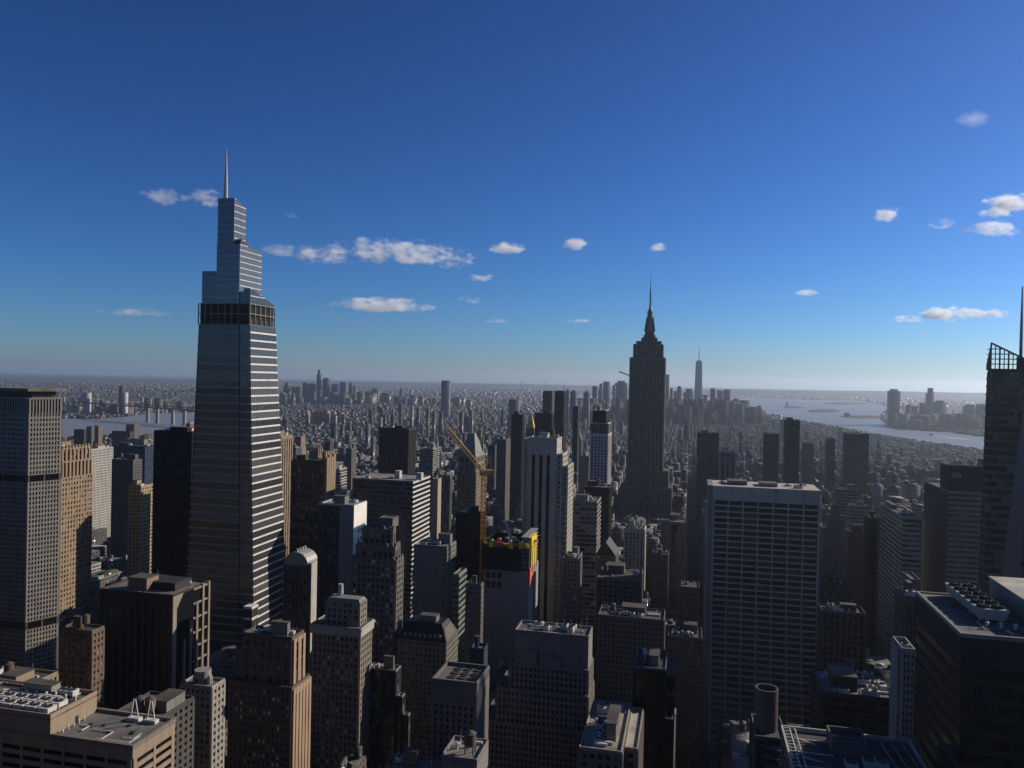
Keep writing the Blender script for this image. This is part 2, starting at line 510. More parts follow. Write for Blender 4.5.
# ------------------------------------------------------------------ ground, water, islands, hills (plain setting)
def surf(name, col, rough=.95, spec=.2):
    m, nt, b, lk = newmat(name)
    tc = N(nt, 'ShaderNodeTexCoord')
    n1 = N(nt, 'ShaderNodeTexNoise', Scale=.004, Detail=8.0); lk.new(tc.outputs['Object'], n1.inputs['Vector'])
    n2 = N(nt, 'ShaderNodeTexNoise', Scale=.05, Detail=5.0); lk.new(tc.outputs['Object'], n2.inputs['Vector'])
    f = math_(nt, 'ADD', math_(nt, 'MULTIPLY', n1.outputs[0], .6), math_(nt, 'MULTIPLY', n2.outputs[0], .4))
    lk.new(mixc(nt, 1.0, col, ramp(nt, f, [(.3, .55), (.55, 1.0), (.75, 1.5)]), 'MULTIPLY'), b.inputs['Base Color'])
    b.inputs['Roughness'].default_value = rough; b.inputs['Specular IOR Level'].default_value = spec
    return m
mb = MB(); mb.quad((-50000, -3000, 0), (50000, -3000, 0), (50000, 42000, 0), (-50000, 42000, 0))
tag(mb.build('ground', surf('asphalt_and_earth', (.05, .048, .045))), kind='structure')

M_WATER, nt, b, lk = newmat('water')
b.inputs['Base Color'].default_value = (.20, .20, .20, 1); b.inputs['Specular IOR Level'].default_value = .35
tc = N(nt, 'ShaderNodeTexCoord'); nz = N(nt, 'ShaderNodeTexNoise', Scale=.02, Detail=6.0); lk.new(tc.outputs['Object'], nz.inputs['Vector'])
bp = N(nt, 'ShaderNodeBump', Strength=.6, Distance=3.0); lk.new(nz.outputs[0], bp.inputs['Height']); lk.new(bp.outputs[0], b.inputs['Normal'])
nz2 = N(nt, 'ShaderNodeTexNoise', Scale=.0012, Detail=3.0); lk.new(tc.outputs['Object'], nz2.inputs['Vector'])
lk.new(ramp(nt, nz2.outputs[0], [(.35, .35), (.65, .5)]), b.inputs['Roughness'])

EAST_RIVER = [(-60, 419), (20, 418), (66, 418.5), (100, 419), (128, 416.5), (150, 413.5), (186, 412.5), (230, 411), (232, 430), (200, 433), (160, 436), (118, 436), (60, 437), (-60, 434)]
HARBOUR = [(560, 394.5), (600, 395), (640, 396), (742, 397.6), (800, 399.5), (862, 401), (880, 404), (893, 408), (884, 412), (880, 418), (886, 424), (893, 428), (905, 428.5), (925, 431.5),
           (945, 432), (975, 436), (1010, 439), (1080, 444), (1080, 466), (1000, 454), (985, 451), (960, 447), (930, 443.5), (890, 437.5), (850, 430.5), (815, 424), (790, 419.5), (765, 414.5), (742, 410), (700, 404), (640, 401), (560, 397.5)]
def flat(name, pts, z, mat, kind='structure'):
    mb = MB(); mb.poly([tuple(ground(x, y, z)) for x, y in pts][::-1]); o = mb.build(name, mat)
    if o.data.polygons[0].normal.z < 0: o.data.flip_normals()
    return tag(o, kind=kind)
flat('river', EAST_RIVER, .6, M_WATER); flat('harbour_water', HARBOUR, .6, M_WATER)
def in_poly(x, y, P):
    c = False; j = len(P)-1
    for i in range(len(P)):
        (xi, yi), (xj, yj) = P[i], P[j]
        if (yi > y) != (yj > y) and x < (xj-xi)*(y-yi)/(yj-yi)+xi: c = not c
        j = i
    return c

M_LAND = surf('wooded_land', (.05, .05, .035))
def island(name, pts, h, seed):
    R = random.Random(seed)
    P = [ground(x, y, .7) for x, y in pts]
    c = sum(P, Vector())/len(P); n = len(P); mb = MB()
    rings = [(1.0, .5), (.93, h*.4), (.7, h), (.35, h*1.25)]
    for s, z in rings:
        for p in P:
            q = c+(p-c)*s; mb.v.append((q.x, q.y, z*(1+R.uniform(-.3, .3)) if z > 1 else z))
    mb.v.append((c.x, c.y, h*1.3))
    for k in range(3):
        for i in range(n):
            j = (i+1) % n; mb.f.append((k*n+i, k*n+j, (k+1)*n+j, (k+1)*n+i)); mb.m.append(0)
    for i in range(n): mb.f.append((3*n+i, 3*n+(i+1) % n, 4*n)); mb.m.append(0)
    o = mb.build(name, M_LAND); tag(o, kind='structure'); return o
island('island_land', [(806, 411.3), (815, 410.2), (827, 409.8), (838, 410.6), (841, 412), (830, 412.8), (812, 412.6)], 14, 1)
island('island_land', [(783, 407.2), (788, 406.2), (798, 406.4), (805, 407.6), (797, 408.6), (786, 408.4)], 9, 2)
island('island_land', [(838, 416.6), (850, 415.4), (868, 415.6), (887, 416.6), (886, 418.6), (866, 418.8), (846, 418.2)], 6, 3)
island('island_land', [(820, 403.2), (845, 402.4), (868, 403), (866, 404.2), (838, 404.6)], 10, 4)

# the far ridge beyond the bay and the long low ridge in front of the left horizon
def ridge(name, x0, x1, D, ytop, seed, thick):
    R = random.Random(seed); n = 90; mb = MB()
    ph = [R.uniform(0, 6.28) for _ in range(5)]
    for i in range(n+1):
        t = i/n; x = x0+(x1-x0)*t
        e = min(1, 6*t, 6*(1-t))
        top = ytop(x)
        wob = sum(math.sin(t*k*6.28+ph[q])/k for q, k in enumerate((3, 7, 13, 29, 47)))*14
        P = at(x, top, D); z = max(4, (P.z+wob)*e)
        f = Vector((P.x, P.y, 0)).normalized()
        for off, zz in ((-thick, 0), (-thick*.5, z*.7), (0, z), (thick*.8, z*.6), (thick*1.6, 0)):
            q = P+f*off; mb.v.append((q.x, q.y, zz))
    for i in range(n):
        for k in range(4):
            a = i*5+k; mb.f.append((a, a+5, a+6, a+1)); mb.m.append(0)
    return tag(mb.build(name, M_LAND, smooth=True), kind='structure')
ridge('hills', 640, 1100, 17500, lambda x: 389.4+(x-745)*.014, 5, 1500)
ridge('hills', 960, 1200, 14500, lambda x: 398-(x-960)*.01, 6, 1200)
ridge('hills', 200, 660, 23000, lambda x: 379.6+(x-230)*.0175, 7, 1800)
ridge('hills', -200, 260, 21000, lambda x: 376.6+x*.0145, 8, 1500)

# ------------------------------------------------------------------ simple buildings: one block with its own facade and roof
def simple(name, label, cat, side, xl, xc, xr, yt, D, ybot, sty='punch', wm=LIME, gm=None, single=0, seed=1, n=4, tank=.3, pent=.9, rm=None, dep=None, w=None, par=None, group=None, ph=1.2):
    h = Hero(name, label, cat, side, xl, xc, xr, yt, D, ybot, w=w, dep=dep, group=group)
    m = wall(wm) if isinstance(wm, tuple) else wm
    see = 'NW' if side == 'W' else 'NE'
    tier(h.root, h.rect, 0, h.z, sty, m, gm, single=single, see=see)
    roof(h.root, h.rect, h.z, rm, par or m, ph)
    if n: kit(h.root, h.rect, h.z, seed, m, n, tank, pent)
    return h

# --- far left: broad slab tower with an overhanging top
def slab_office():
    h = Hero('slab_office_tower', 'broad grey slab office tower with overhanging flat top at the left edge', 'skyscraper', 'W', -150, 29, 60, 389, 500, 662, dep=30)
    r = h.root; x0, x1, y0, y1 = h.rect; z = h.z; m = wall((.40, .37, .32)); md = wall((.13, .12, .10))
    ch = 9.0
    zt = lambda y: h.zy(y)
    PHI = rad(-24)
    Lw = solve(h.P, Vector((CR*math.sin(-PHI)+AV*math.cos(PHI))), 61.5, 0, 120)
    y1 = Lw*math.cos(PHI)+1.0; h.rect = (x0, x1, 0.0, y1)
    def turned(objs):
        for o in objs:
            x, y, zz = o.location
            o.location = (x*math.cos(PHI)-y*math.sin(PHI), x*math.sin(PHI)+y*math.cos(PHI), zz); o.rotation_euler[2] = PHI
    def zone(za, zb, sty, wm, nm='wall', gm=None, ins=0.0, single=0):
        tier(r, inset(h.rect, ins), za, zb, sty, wm, gm, single=single, wall_name=nm, see='N', sides='NES')
        n0 = set(r.children)
        tier(r, (-8, -ins*.8, ins, Lw-ins), za, zb, sty, wm, gm, single=single, wall_name='angled_'+nm, see='W', sides='W')
        turned([c for c in r.children if c not in n0])
    fac = dict(k='grid', bay=1.85, fl=2.95, pw=.42, sh=.34, dp=.45)
    zone(zt(398), z-1.5, 'blank', md, 'crown', ins=2.5)
    zone(zt(413), zt(398), dict(k='strips', bay=1.9, pw=.4, dp=.9, fl=6), m, 'plant_screen', G_BLACK)
    zone(zt(475.5), zt(413), fac, m, 'upper_wall', G_GREY, single=50)
    zone(zt(482.5), zt(475.5), dict(k='grid', bay=9, fl=8, pw=.12, sh=.12, dp=.5), md, 'plant_floor', G_BLACK)
    zone(zt(623), zt(482.5), fac, m, 'wall', G_GREY, single=40)
    zone(zt(631), zt(623), dict(k='grid', bay=9, fl=8, pw=.12, sh=.12, dp=.5), md, 'plant_floor', G_BLACK)
    zone(0, zt(631), fac, m, 'lower_wall', G_GREY)
    c, sn = math.cos(PHI), math.sin(PHI)
    ex, ey = -(Lw)*sn, Lw*c
    t = MB(); pts = [(x0-1.5, -1.5), (.8, -1.5), (ex+1.6, ey-.6), (ex+1.6, max(ey, y1)+1.5), (x0-1.5, max(ey, y1)+1.5)]
    t.poly([(px_, py_, z+.4) for px_, py_ in pts]); t.poly([(px_, py_, z-1.5) for px_, py_ in pts][::-1])
    for i in range(5):
        (ax, ay), (bx_, by_) = pts[i], pts[(i+1) % 5]; t.quad((ax, ay, z-1.5), (bx_, by_, z-1.5), (bx_, by_, z+.4), (ax, ay, z+.4))
    t.build('roof', roofmat((.2, .18, .15)), r)
    e = MB(); e.quad((ex, ey, 0), (ex, y1, 0), (ex, y1, zt(413)), (ex, ey, zt(413))); e.quad((ex, y1, 0), (0, y1, 0), (0, y1, zt(413)), (ex, y1, zt(413))); e.poly([(0, 0, zt(413)-.05), (ex, ey, zt(413)-.05), (ex, y1, zt(413)-.05), (0, y1, zt(413)-.05)]); e.build('end_wall', md, r)
    kit(r, inset(h.rect, 12), z+.3, 4, md, 5, 0, 1)
slab_office()

def crowned_ochre():
    h = Hero('ribbed_crown_tower', 'ochre brick tower with ribbed stepped crown half in shade behind the slab tower', 'skyscraper', 'W', 40, 61.5, 93, 449, 690, 600)
    m = wall(ORANGE); r = h.root
    zc = h.zy(462); zb = h.zy(478)
    tier(r, h.rect, 0, zb, dict(k='grid', bay=3.4, fl=4.2, pw=.5, sh=.45, dp=.35), m, G_DARK, single=60, see='W')
    tier(r, inset(h.rect, .8), zb, zc, dict(k='strips', bay=4.4, pw=.5, dp=1.3, fl=3.7), m, G_DARK, wall_name='crown', see='W')
    x0, x1, y0, y1 = inset(h.rect, 2)
    tier(r, (x0, x1, y0, y1), zc, h.z, dict(k='strips', bay=4.4, pw=.45, dp=1.0, fl=3.7), m, G_DARK, wall_name='upper_crown', see='W')
    q = MB()
    for i in range(9):
        yy = y0+(y1-y0)*(i+.5)/9; q.box(x1-1, x1+1.1, yy-.9, yy+.9, h.z-2, h.z+2.2)
    q.build('pinnacle_row', m, r)
    roof(r, inset(h.rect, 3), h.z, None, m, .8); kit(r, inset(h.rect, 4), h.z, 7, m, 3, 0, 1)
crowned_ochre()

simple('lattice_apartment_slab', 'pale latticed apartment slab right of the ochre tower', 'apartment block', 'W', 84, 91, 113, 450, 1000, 487, dict(k='grid', bay=2.4, fl=3.4, pw=.5, sh=.5, dp=.6), (.6, .58, .53), G_GREY, seed=3)
simple('dark_blue_office_block', 'dark blue glass block behind the pale latticed slab', 'office building', 'W', 114, 145, 154, 447, 1350, 463, 'curtain', (.05, .055, .07), G_BLUE, seed=4)
simple('speckled_apartment_tower', 'dark apartment tower with speckled pale side wall below the blue block', 'apartment block', 'W', 112, 133, 142, 461, 900, 500, 'punch', (.18, .165, .15), G_GREY, seed=5)
simple('yellow_sided_slab', 'narrow apartment slab with bright yellow side wall and dark front', 'apartment block', 'W', 129, 141, 153.5, 487, 745, 535, dict(k='grid', bay=3.5, fl=3.5, pw=.45, sh=.5, dp=.5), (.55, .44, .22), G_DARK, seed=6, n=3)
h = simple('black_glass_slab', 'plain black glass slab left of the tall tapered tower', 'skyscraper', 'W', 154, 192, 205, 433, 695, 545, 'curtain', BLACK, G_BLACK, seed=8, n=6)
simple('pink_brick_tower', 'pinkish brick tower top showing over the black glass slab', 'apartment block', 'W', 186, 190, 196, 424, 1500, 433, 'punch', (.40, .20, .14), seed=9, n=1)

# --- the tall tapered tower with spire
def tapered_tower():
    D = 620.0
    Pb, Pt = at(253.5, 558, D), at(250, 300, D)
    h = Hero('tapered_glass_tower', 'tallest tapered glass tower with stepped top and white spire', 'skyscraper', 'W', 200, 250, 275, 300, D, 640)
    r = h.root
    wb = solve(Pb, -CR, 188.5); db = solve(Pb, AV, 285.0)
    wt, dt = h.w, h.dep; zt_, zb_ = Pt.z, Pb.z
    def lerp(z):
        t = (z-zb_)/(zt_-zb_); return wb+(wt-wb)*t, db+(dt-db)*t
    fl = 6.25
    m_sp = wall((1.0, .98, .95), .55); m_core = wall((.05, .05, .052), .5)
    m_sp_shade = wall((.42, .41, .39), .6)  # front bands: the same white spandrels, shade put into a darker colour
    gt = glass((.07, .072, .076), (.13, .13, .13), .1, .4, .8, .05)
    g = glass((.05, .05, .051), (.11, .108, .105), .12, .4, .55, .05)
    g2 = glass((.02, .02, .022), (.05, .048, .045), .08, .3, .8, .05)
    NOT = .22     # share of the width taken by the recessed corner strip
    shaft = MB(); z_sh = h.zy(319)
    w0, d0 = lerp(0); w1, d1 = lerp(z_sh)
    shaft.frustum((-w0+1.6, -1.6, 1.6, d0-1.6), (-w1+1.6, -1.6, 1.6, d1-1.6), 0, z_sh)
    cxb = solve(Vector((h.P.x, h.P.y, zb_)), CR, 253.0, -30, 30)
    def lean(mb):
        mb.v = [(p[0]+cxb*(zt_-p[2])/(zt_-zb_), p[1], p[2]) for p in mb.v]; return mb
    lean(shaft).build('shaft_core', m_core, r)
    def ring(mb, z, hh, out, n0, n1):
        """one storey's strip of a face pair: north panel (with its notch) and west panel"""
        for zz, h2 in ((z, hh),):
            w, d = lerp(zz); w2, d2 = lerp(zz+h2)
            if n0:
                k = 1-NOT
                mb.poly([]) if False else None
                a = [(-w, -out), (-w*NOT, -out)]; b = [(-w2, -out), (-w2*NOT, -out)]
                q = [(*a[0], zz), (*a[1], zz), (a[1][0], 1.7, zz), (a[0][0], 1.7, zz)]
                p = [(*b[0], zz+h2), (*b[1], zz+h2), (b[1][0], 1.7, zz+h2), (b[0][0], 1.7, zz+h2)]
                hexa(mb, q, p)
                q = [(-w*NOT, .95-out, zz), (-1.5, .95-out, zz), (-1.5, 1.7, zz), (-w*NOT, 1.7, zz)]
                p = [(-w2*NOT, .95-out, zz+h2), (-1.5, .95-out, zz+h2), (-1.5, 1.7, zz+h2), (-w2*NOT, 1.7, zz+h2)]
                hexa(mb, q, p)
            if n1:
                q = [(-1.7, -out*.5, zz), (out, -out*.5, zz), (out, d, zz), (-1.7, d, zz)]
                p = [(-1.7, -out*.5, zz+h2), (out, -out*.5, zz+h2), (out, d2, zz+h2), (-1.7, d2, zz+h2)]
                hexa(mb, q, p)
                q = [(-w-out, -out*.5, zz), (-w+1.7, -out*.5, zz), (-w+1.7, d+out, zz), (-w-out, d+out, zz)]
                p = [(-w2-out, -out*.5, zz+h2), (-w2+1.7, -out*.5, zz+h2), (-w2+1.7, d2+out, zz+h2), (-w2-out, d2+out, zz+h2)]
                hexa(mb, q, p)
                hexa(mb, [(-w+1.71, d-1.7, zz), (-1.71, d-1.7, zz), (-1.71, d+out, zz), (-w+1.71, d+out, zz)], [(-w2+1.71, d2-1.7, zz+h2), (-1.71, d2-1.7, zz+h2), (-1.71, d2+out, zz+h2), (-w2+1.71, d2+out, zz+h2)])
    def hexa(mb, q, p):
        n = len(mb.v); mb.v += q+p
        mb.f += [(n+3,n+2,n+1,n),(n+4,n+5,n+6,n+7),(n,n+1,n+5,n+4),(n+1,n+2,n+6,n+5),(n+2,n+3,n+7,n+6),(n+3,n,n+4,n+7)]; mb.m += [0]*6
    nfl = int(z_sh/fl)
    for j in range(nfl):
        z = j*fl
        a = MB(); ring(a, z+1.3, fl-1.3, .0, 1, 1); lean(a).build('window_band', g, r)
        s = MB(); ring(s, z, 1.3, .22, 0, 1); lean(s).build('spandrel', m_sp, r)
        s = MB(); ring(s, z, 1.3, .12, 1, 0); lean(s).build('shade_toned_spandrel', m_sp_shade, r)
    # mullions on both faces
    mu = MB()
    for i in range(1, 24):
        t = NOT+(1-NOT)*i/24; mu.bar((-w0*t, -.05, 0), (-w1*t, -.05, z_sh), .16)
    for i in range(1, 18):
        t = i/18; mu.bar((.05, d0*t, 0), (.05, d1*t, z_sh), .16)
    lean(mu).build('mullion_lines', m_core, r)
    # louvred plant storeys
    za, zb2 = nfl*fl, h.zy(303)
    w, d = lerp(za)
    p = MB(); p.box(-w+1, -1.5, 1.2, d-1, za, zb2)
    p.build('plant_storeys', wall((.03, .028, .026)), r)
    fr = MB()
    for zz in (za, (za+zb2)/2, zb2-.8):
        fr.box(-w, -w*NOT, -.05, .8, zz, zz+.7); fr.box(-.8, .1, 0, d, zz, zz+.7); fr.box(-w*NOT+.1, -1, .8, 1.6, zz, zz+.6)
        fr.box(-w-.05, -w+.8, .81, d, zz, zz+.7)
    for i in range(7):
        x = -w+(w*(1-NOT))*i/6; fr.box(x-.3, x+.3, -.08, .75, za+.71, zb2-.81)
    for i in range(6):
        y = .6+(d-1.2)*i/5; fr.box(-.75, .12, y-.3, y+.3, za+.71, zb2-.81)
    fr.build('plant_frame', wall((.30, .29, .27), .5), r)
    # right (west) shoulder: glass screen that slopes, then the stepped upper blocks
    zsh = h.zy(290)
    def block(nm, rect, z0, z1, floors=True, slope=0.0, glassm=None):
        x0, x1, y0, y1 = rect
        b_ = MB(); n = len(b_.v)
        b_.v += [(x0,y0,z0),(x1,y0,z0),(x1,y1,z0),(x0,y1,z0),(x0,y0,z1),(x1,y0,z1),(x1,y1,z1-slope),(x0,y1,z1-slope)]
        b_.f += [(0,3,2,1),(4,5,6,7),(0,1,5,4),(1,2,6,5),(2,3,7,6),(3,0,4,7)]; b_.m += [0]*6
        s = MB(); k = max(1, int((z1-z0)/4.6))
        for j in range(1, k+1):
            zz = z0+j*(z1-z0)/k
            if zz > z1-.3: zz = z1-.5
            yy = y1 if zz < z1-slope else y0+(y1-y0)*max(0, (z1-zz)/max(slope, .01))
            s.box(x1-.01, x1+.22, y0, yy, zz-.35, zz+.25)
            s.box(x0-.05, x1, y0-.12, y0+.01, zz-.12, zz+.12)
        q = s; k0 = len(s.f); q.box(x0, x1, y0-.1, y0+.01, z1-.4, z1)
        for i in range(1, int((x1-x0)/1.6)):
            xx = x0+i*1.6; q.box(xx-.06, xx+.06, y0-.1, y0+.01, z0, z1)
        for i in range(1, int((y1-y0)/3)):
            yy = y0+i*3; top = z1-slope*(yy-y0)/(y1-y0); q.box(x1-.01, x1+.1, yy-.07, yy+.07, z0, top)
        n = len(b_.v); b_.v += q.v; b_.f += [tuple(i+n for i in f_) for f_ in q.f]; b_.m += [1]*k0+[2]*(len(q.f)-k0)
        return b_.build(nm, [glassm or g, m_sp, m_core], r)
    xa = lambda px, y: h.lx(px, y)
    def LX(px, y):
        P = at(250, y, D); Q = Vector((h.P.x, h.P.y, P.z))
        return solve(Q, CR, px, -200, 50)
    def LY(px, y, x):
        P = Vector((h.P.x, h.P.y, at(250, y, D).z))+CR*x
        return solve(P, AV, px, 0, 200)
    block('west_shoulder', (-6, -.4, 1, d-1.5), zb2, h.zy(288), slope=h.zy(288)-h.zy(301), glassm=gt)
    block('west_screen', (LX(238, 296)-1, -6.2, 1.2, d-4), zb2, h.zy(291), slope=4, glassm=gt)
    xL, xm = LX(201.5, 280), LX(216, 280)
    block('east_shoulder', (xL, xm+1, .8, d-3), zb2, h.zy(270.5), glassm=gt)
    xr2 = LX(239.5, 260)
    block('upper_block', (xm, xr2, .4, LY(261.5, 260, xr2)), zb2, h.zy(243.5), slope=1.5, glassm=gt)
    xr3 = LX(233.5, 220)
    xm3 = LX(217, 220)
    block('top_block', (xm3, xr3, 1.0, LY(245.5, 220, xr3)), h.zy(243.5)-.2, h.zy(197), slope=h.zy(197)-h.zy(203), glassm=gt)
    # terrace machinery beside the top block
    for i in range(3):
        b_ = MB(); yy = 4+i*4.2; b_.box(xr3+1.0, xr3+4.4, yy, yy+3, h.zy(243.5)-.1, h.zy(243.5)+4.5-i); b_.build('cooling_unit', M_UNITD, r)
    sp = MB()
    tip = at(224.3, 153, D); base = Vector((h.P.x, h.P.y, 0))
    ys = 4.0; xs = solve(Vector((h.P.x, h.P.y, at(250, 199, D).z))+AV*ys, CR, 225.6, -200, 50)
    zb3 = h.zy(199); Pm = (xs, ys)
    sp.cone(xs, ys, zb3-2, zb3+(tip.z-zb3)*.55, 1.9, 1.2, 10); sp.cone(xs, ys, zb3+(tip.z-zb3)*.55, tip.z*1.012, 1.2, .25, 10)
    sp.build('spire', wall((.62, .61, .60), .4, .2), r)
    # projecting lower block at the foot of the west face, its corner in the sun
    pod = MB(); wq, dq = lerp(40); zp = h.zy(604)
    pod.box(-3, 3.8, -9, 0, 0, zp); lean(pod).build('podium_corner', m_core, r)
    for j in range(6):
        zz = zp-1.4-j*fl*1.35; q = MB(); q.box(-3.2, 4.2, -9.2, 0, zz, zz+1.9); lean(q).build('podium_band', m_sp, r)
    return h
OV = tapered_tower()

# --- right of it
simple('tan_pilaster_tower', 'slim tan pilastered tower hugging the right side of the tapered tower', 'skyscraper', 'W', 268, 281, 292.5, 437, 780, 558, dict(k='strips', bay=4.5, pw=.55, dp=.6, fl=3.7), TAN, G_DARK, seed=11, n=3)
def crowned_brown():
    h = Hero('brown_brick_crown_tower', 'dark brown tower with sunlit tan buttresses and spiky crown at its right corner', 'skyscraper', 'W', 292, 325, 334, 462, 700, 585)
    m = wall((.10, .078, .06)); mt = wall(TAN); r = h.root
    tier(r, h.rect, 0, h.z, dict(k='strips', bay=4.2, pw=.5, dp=.5, fl=3.7), m, G_DARK, see='N')
    x0, x1, y0, y1 = h.rect
    q = MB()
    for i in range(4):
        yy = y0+(y1-y0)*(i+.35)/4; q.box(x1-.2, x1+2.2, yy-2, yy+2, 0, h.z+4+2*(i % 2)); q.box(x1-3, x1+.6, yy-1.4, yy+1.4, h.z-2, h.z+9)
    q.build('buttress_row', mt, r)
    roof(r, h.rect, h.z, None, m, 1.0); kit(r, (x0, x1-8, y0, y1), h.z, 12, m, 4, .2, 1)
    h2 = Hero('spiky_crown_tower', 'tan tower top with stepped spiky crown rising behind the dark brown tower', 'skyscraper', 'W', 309, 318, 323, 448, 860, 462)
    r = h2.root; tier(r, h2.rect, 0, h2.zy(456), 'punch', mt, G_DARK, see='NW')
    a = MB(); x0, x1, y0, y1 = h2.rect
    R = random.Random(4)
    for i in range(6):
        for j in range(3):
            xx = x0+(x1-x0)*(i+.5)/6; yy = y0+(y1-y0)*(j+.5)/3; a.frustum((xx-1.1, xx+1.1, yy-1.1, yy+1.1), (xx-.6, xx+.6, yy-.6, yy+.6), h2.zy(456)-.1, h2.z+R.uniform(-5, 4))
    a.build('crown', mt, r); roof(r, inset(h2.rect, .5), h2.zy(456), None, mt, .5)
crowned_brown()

def white_side():
    h = Hero('white_sided_slab', 'slab with blank white sunlit side wall and dark glass front', 'office building', 'W', 318.5, 354, 366.5, 507, 560, 600)
    r = h.root; x0, x1, y0, y1 = h.rect; xm = h.lx(340)
    tier(r, (x0, xm-.01, y0, y1), 0, h.z, 'curtain', wall((.06, .06, .06)), G_GREY, sides='NE', wall_name='glass_wing', see='N', single=40)
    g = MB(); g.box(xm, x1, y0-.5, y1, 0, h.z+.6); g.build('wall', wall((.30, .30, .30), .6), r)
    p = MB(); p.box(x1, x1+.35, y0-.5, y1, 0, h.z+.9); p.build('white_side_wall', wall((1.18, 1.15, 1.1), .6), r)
    for i in range(3):
        for j in range(9):
            yy = y0+(y1-y0)*(.36+.2*i); zz = h.zy(533)-j*6.0
            link('window', pane_mesh(2.0, 3.0, 'W', G_BLACK), r, (x1+.36, yy, zz))
    roof(r, (x0, x1, y0, y1), h.z, roofmat((.2, .2, .2)), wall((.5, .5, .5)), 1.4); kit(r, inset(h.rect, 2), h.z, 21, None, 7, 0, 1)
white_side()
def glass_grid():
    h = Hero('banded_glass_office', 'wide glass office block with white floor bands on its sunny side', 'office building', 'W', 352.5, 413, 430, 482, 690, 575)
    r = h.root; x0, x1, y0, y1 = h.rect; m = wall((.16, .155, .15), .6); mw = wall((.95, .93, .88), .6)
    tier(r, (x0, x1-.8, y0, y1), 0, h.z, dict(k='bands', fl=4.2, sh=.38, dp=.12, mull=1.7), m, G_GREY, sides='N', see='N')
    nf = int(h.z/4.2)
    s = MB()
    for j in range(nf+1): s.box(x1-1, x1+.3, y0-.2, y1+.2, h.z-j*4.2-1.5, h.z-j*4.2)
    s.build('side_floor_bands', mw, r)
    g = MB(); g.box(x1-.9, x1, y0, y1, 0, h.z-.1); g.build('side_glazing', G_DARK, r)
    roof(r, h.rect, h.z, roofmat((.22, .21, .2)), m, .8)
    for px, hh in ((384, 7), (406, 6)):
        xx = h.lx(px)+6; b_ = MB(); b_.box(xx-2.4, xx+2.4, 16, 22, h.z, h.z+hh); b_.build('stair_bulkhead', wall(WHITE), r)
    kit(r, inset(h.rect, 4, 4, 10, 4), h.z, 23, None, 8, .0, .6)
glass_grid()
simple('striped_dark_tower', 'dark brown tower with vertical stripes standing alone in the low quarter', 'skyscraper', 'W', 379.5, 408.5, 410.5, 429, 1120, 476, dict(k='strips', bay=6, pw=.4, dp=.8, fl=3.8), (.07, .055, .048), G_BLACK, seed=31, n=2, dep=30)
simple('grey_slab_light_side', 'plain grey slab with pale striped side wall right of the dark striped tower', 'apartment block', 'W', 420, 433, 439.5, 449.5, 1250, 480, dict(k='bands', fl=3.4, sh=.5, dp=.3, mull=3), (.36, .34, .31), G_DARK, seed=32, n=2)

def deco_setback():
    h = Hero('setback_deco_tower', 'dark setback tower with jagged stone crown in front of the banded glass block', 'skyscraper', 'W', 352, 396, 403, 560, 470, 640)
    r = h.root; m = wall((.22, .205, .18)); x0, x1, y0, y1 = h.rect
    z1, z2, z3, z4 = h.zy(560), h.zy(547), h.zy(531), h.zy(522)
    tier(r, h.rect, 0, z1, dict(k='grid', bay=2.9, fl=3.7, pw=.46, sh=.42, dp=.6), m, G_GLINT, single=100, see='NW')
    a = inset(h.rect, 2.0, 1.5, 1.5, 2); tier(r, a, z1, z2, 'ribs', m, G_DARK, wall_name='upper_setback', see='NW')
    b_ = inset(h.rect, 5.0, 4, 4, 4); tier(r, b_, z2, z3, 'ribs', m, G_DARK, wall_name='crown', see='NW')
    c = (h.lx(373), h.lx(387), 8, 18); tier(r, c, z3, z4, 'blank', wall((.2, .19, .17)), wall_name='bulkhead')
    for rr, zz in ((h.rect, z1), (a, z2), (b_, z3)):
        q = MB(); n = max(4, int((rr[1]-rr[0])/3.2)); e = .45
        for i in range(n):
            xx = rr[0]+(rr[1]-rr[0])*(i+.5)/n; q.box(xx-.8, xx+.8, rr[2]-e, rr[2]+.8, zz-3, zz+1.5)
        n = max(3, int((rr[3]-rr[2])/3.2))
        for i in range(n):
            yy = rr[2]+1+(rr[3]-rr[2]-1)*(i+.5)/n; q.box(rr[1]-.8, rr[1]+e, yy-.8, yy+.8, zz-3, zz+1.5)
        q.build('finial_row', wall((.24, .22, .19)), r); roof(r, inset(rr, .9), zz, None, m, 0)
    roof(r, c, z4, None, m, .5)
deco_setback()

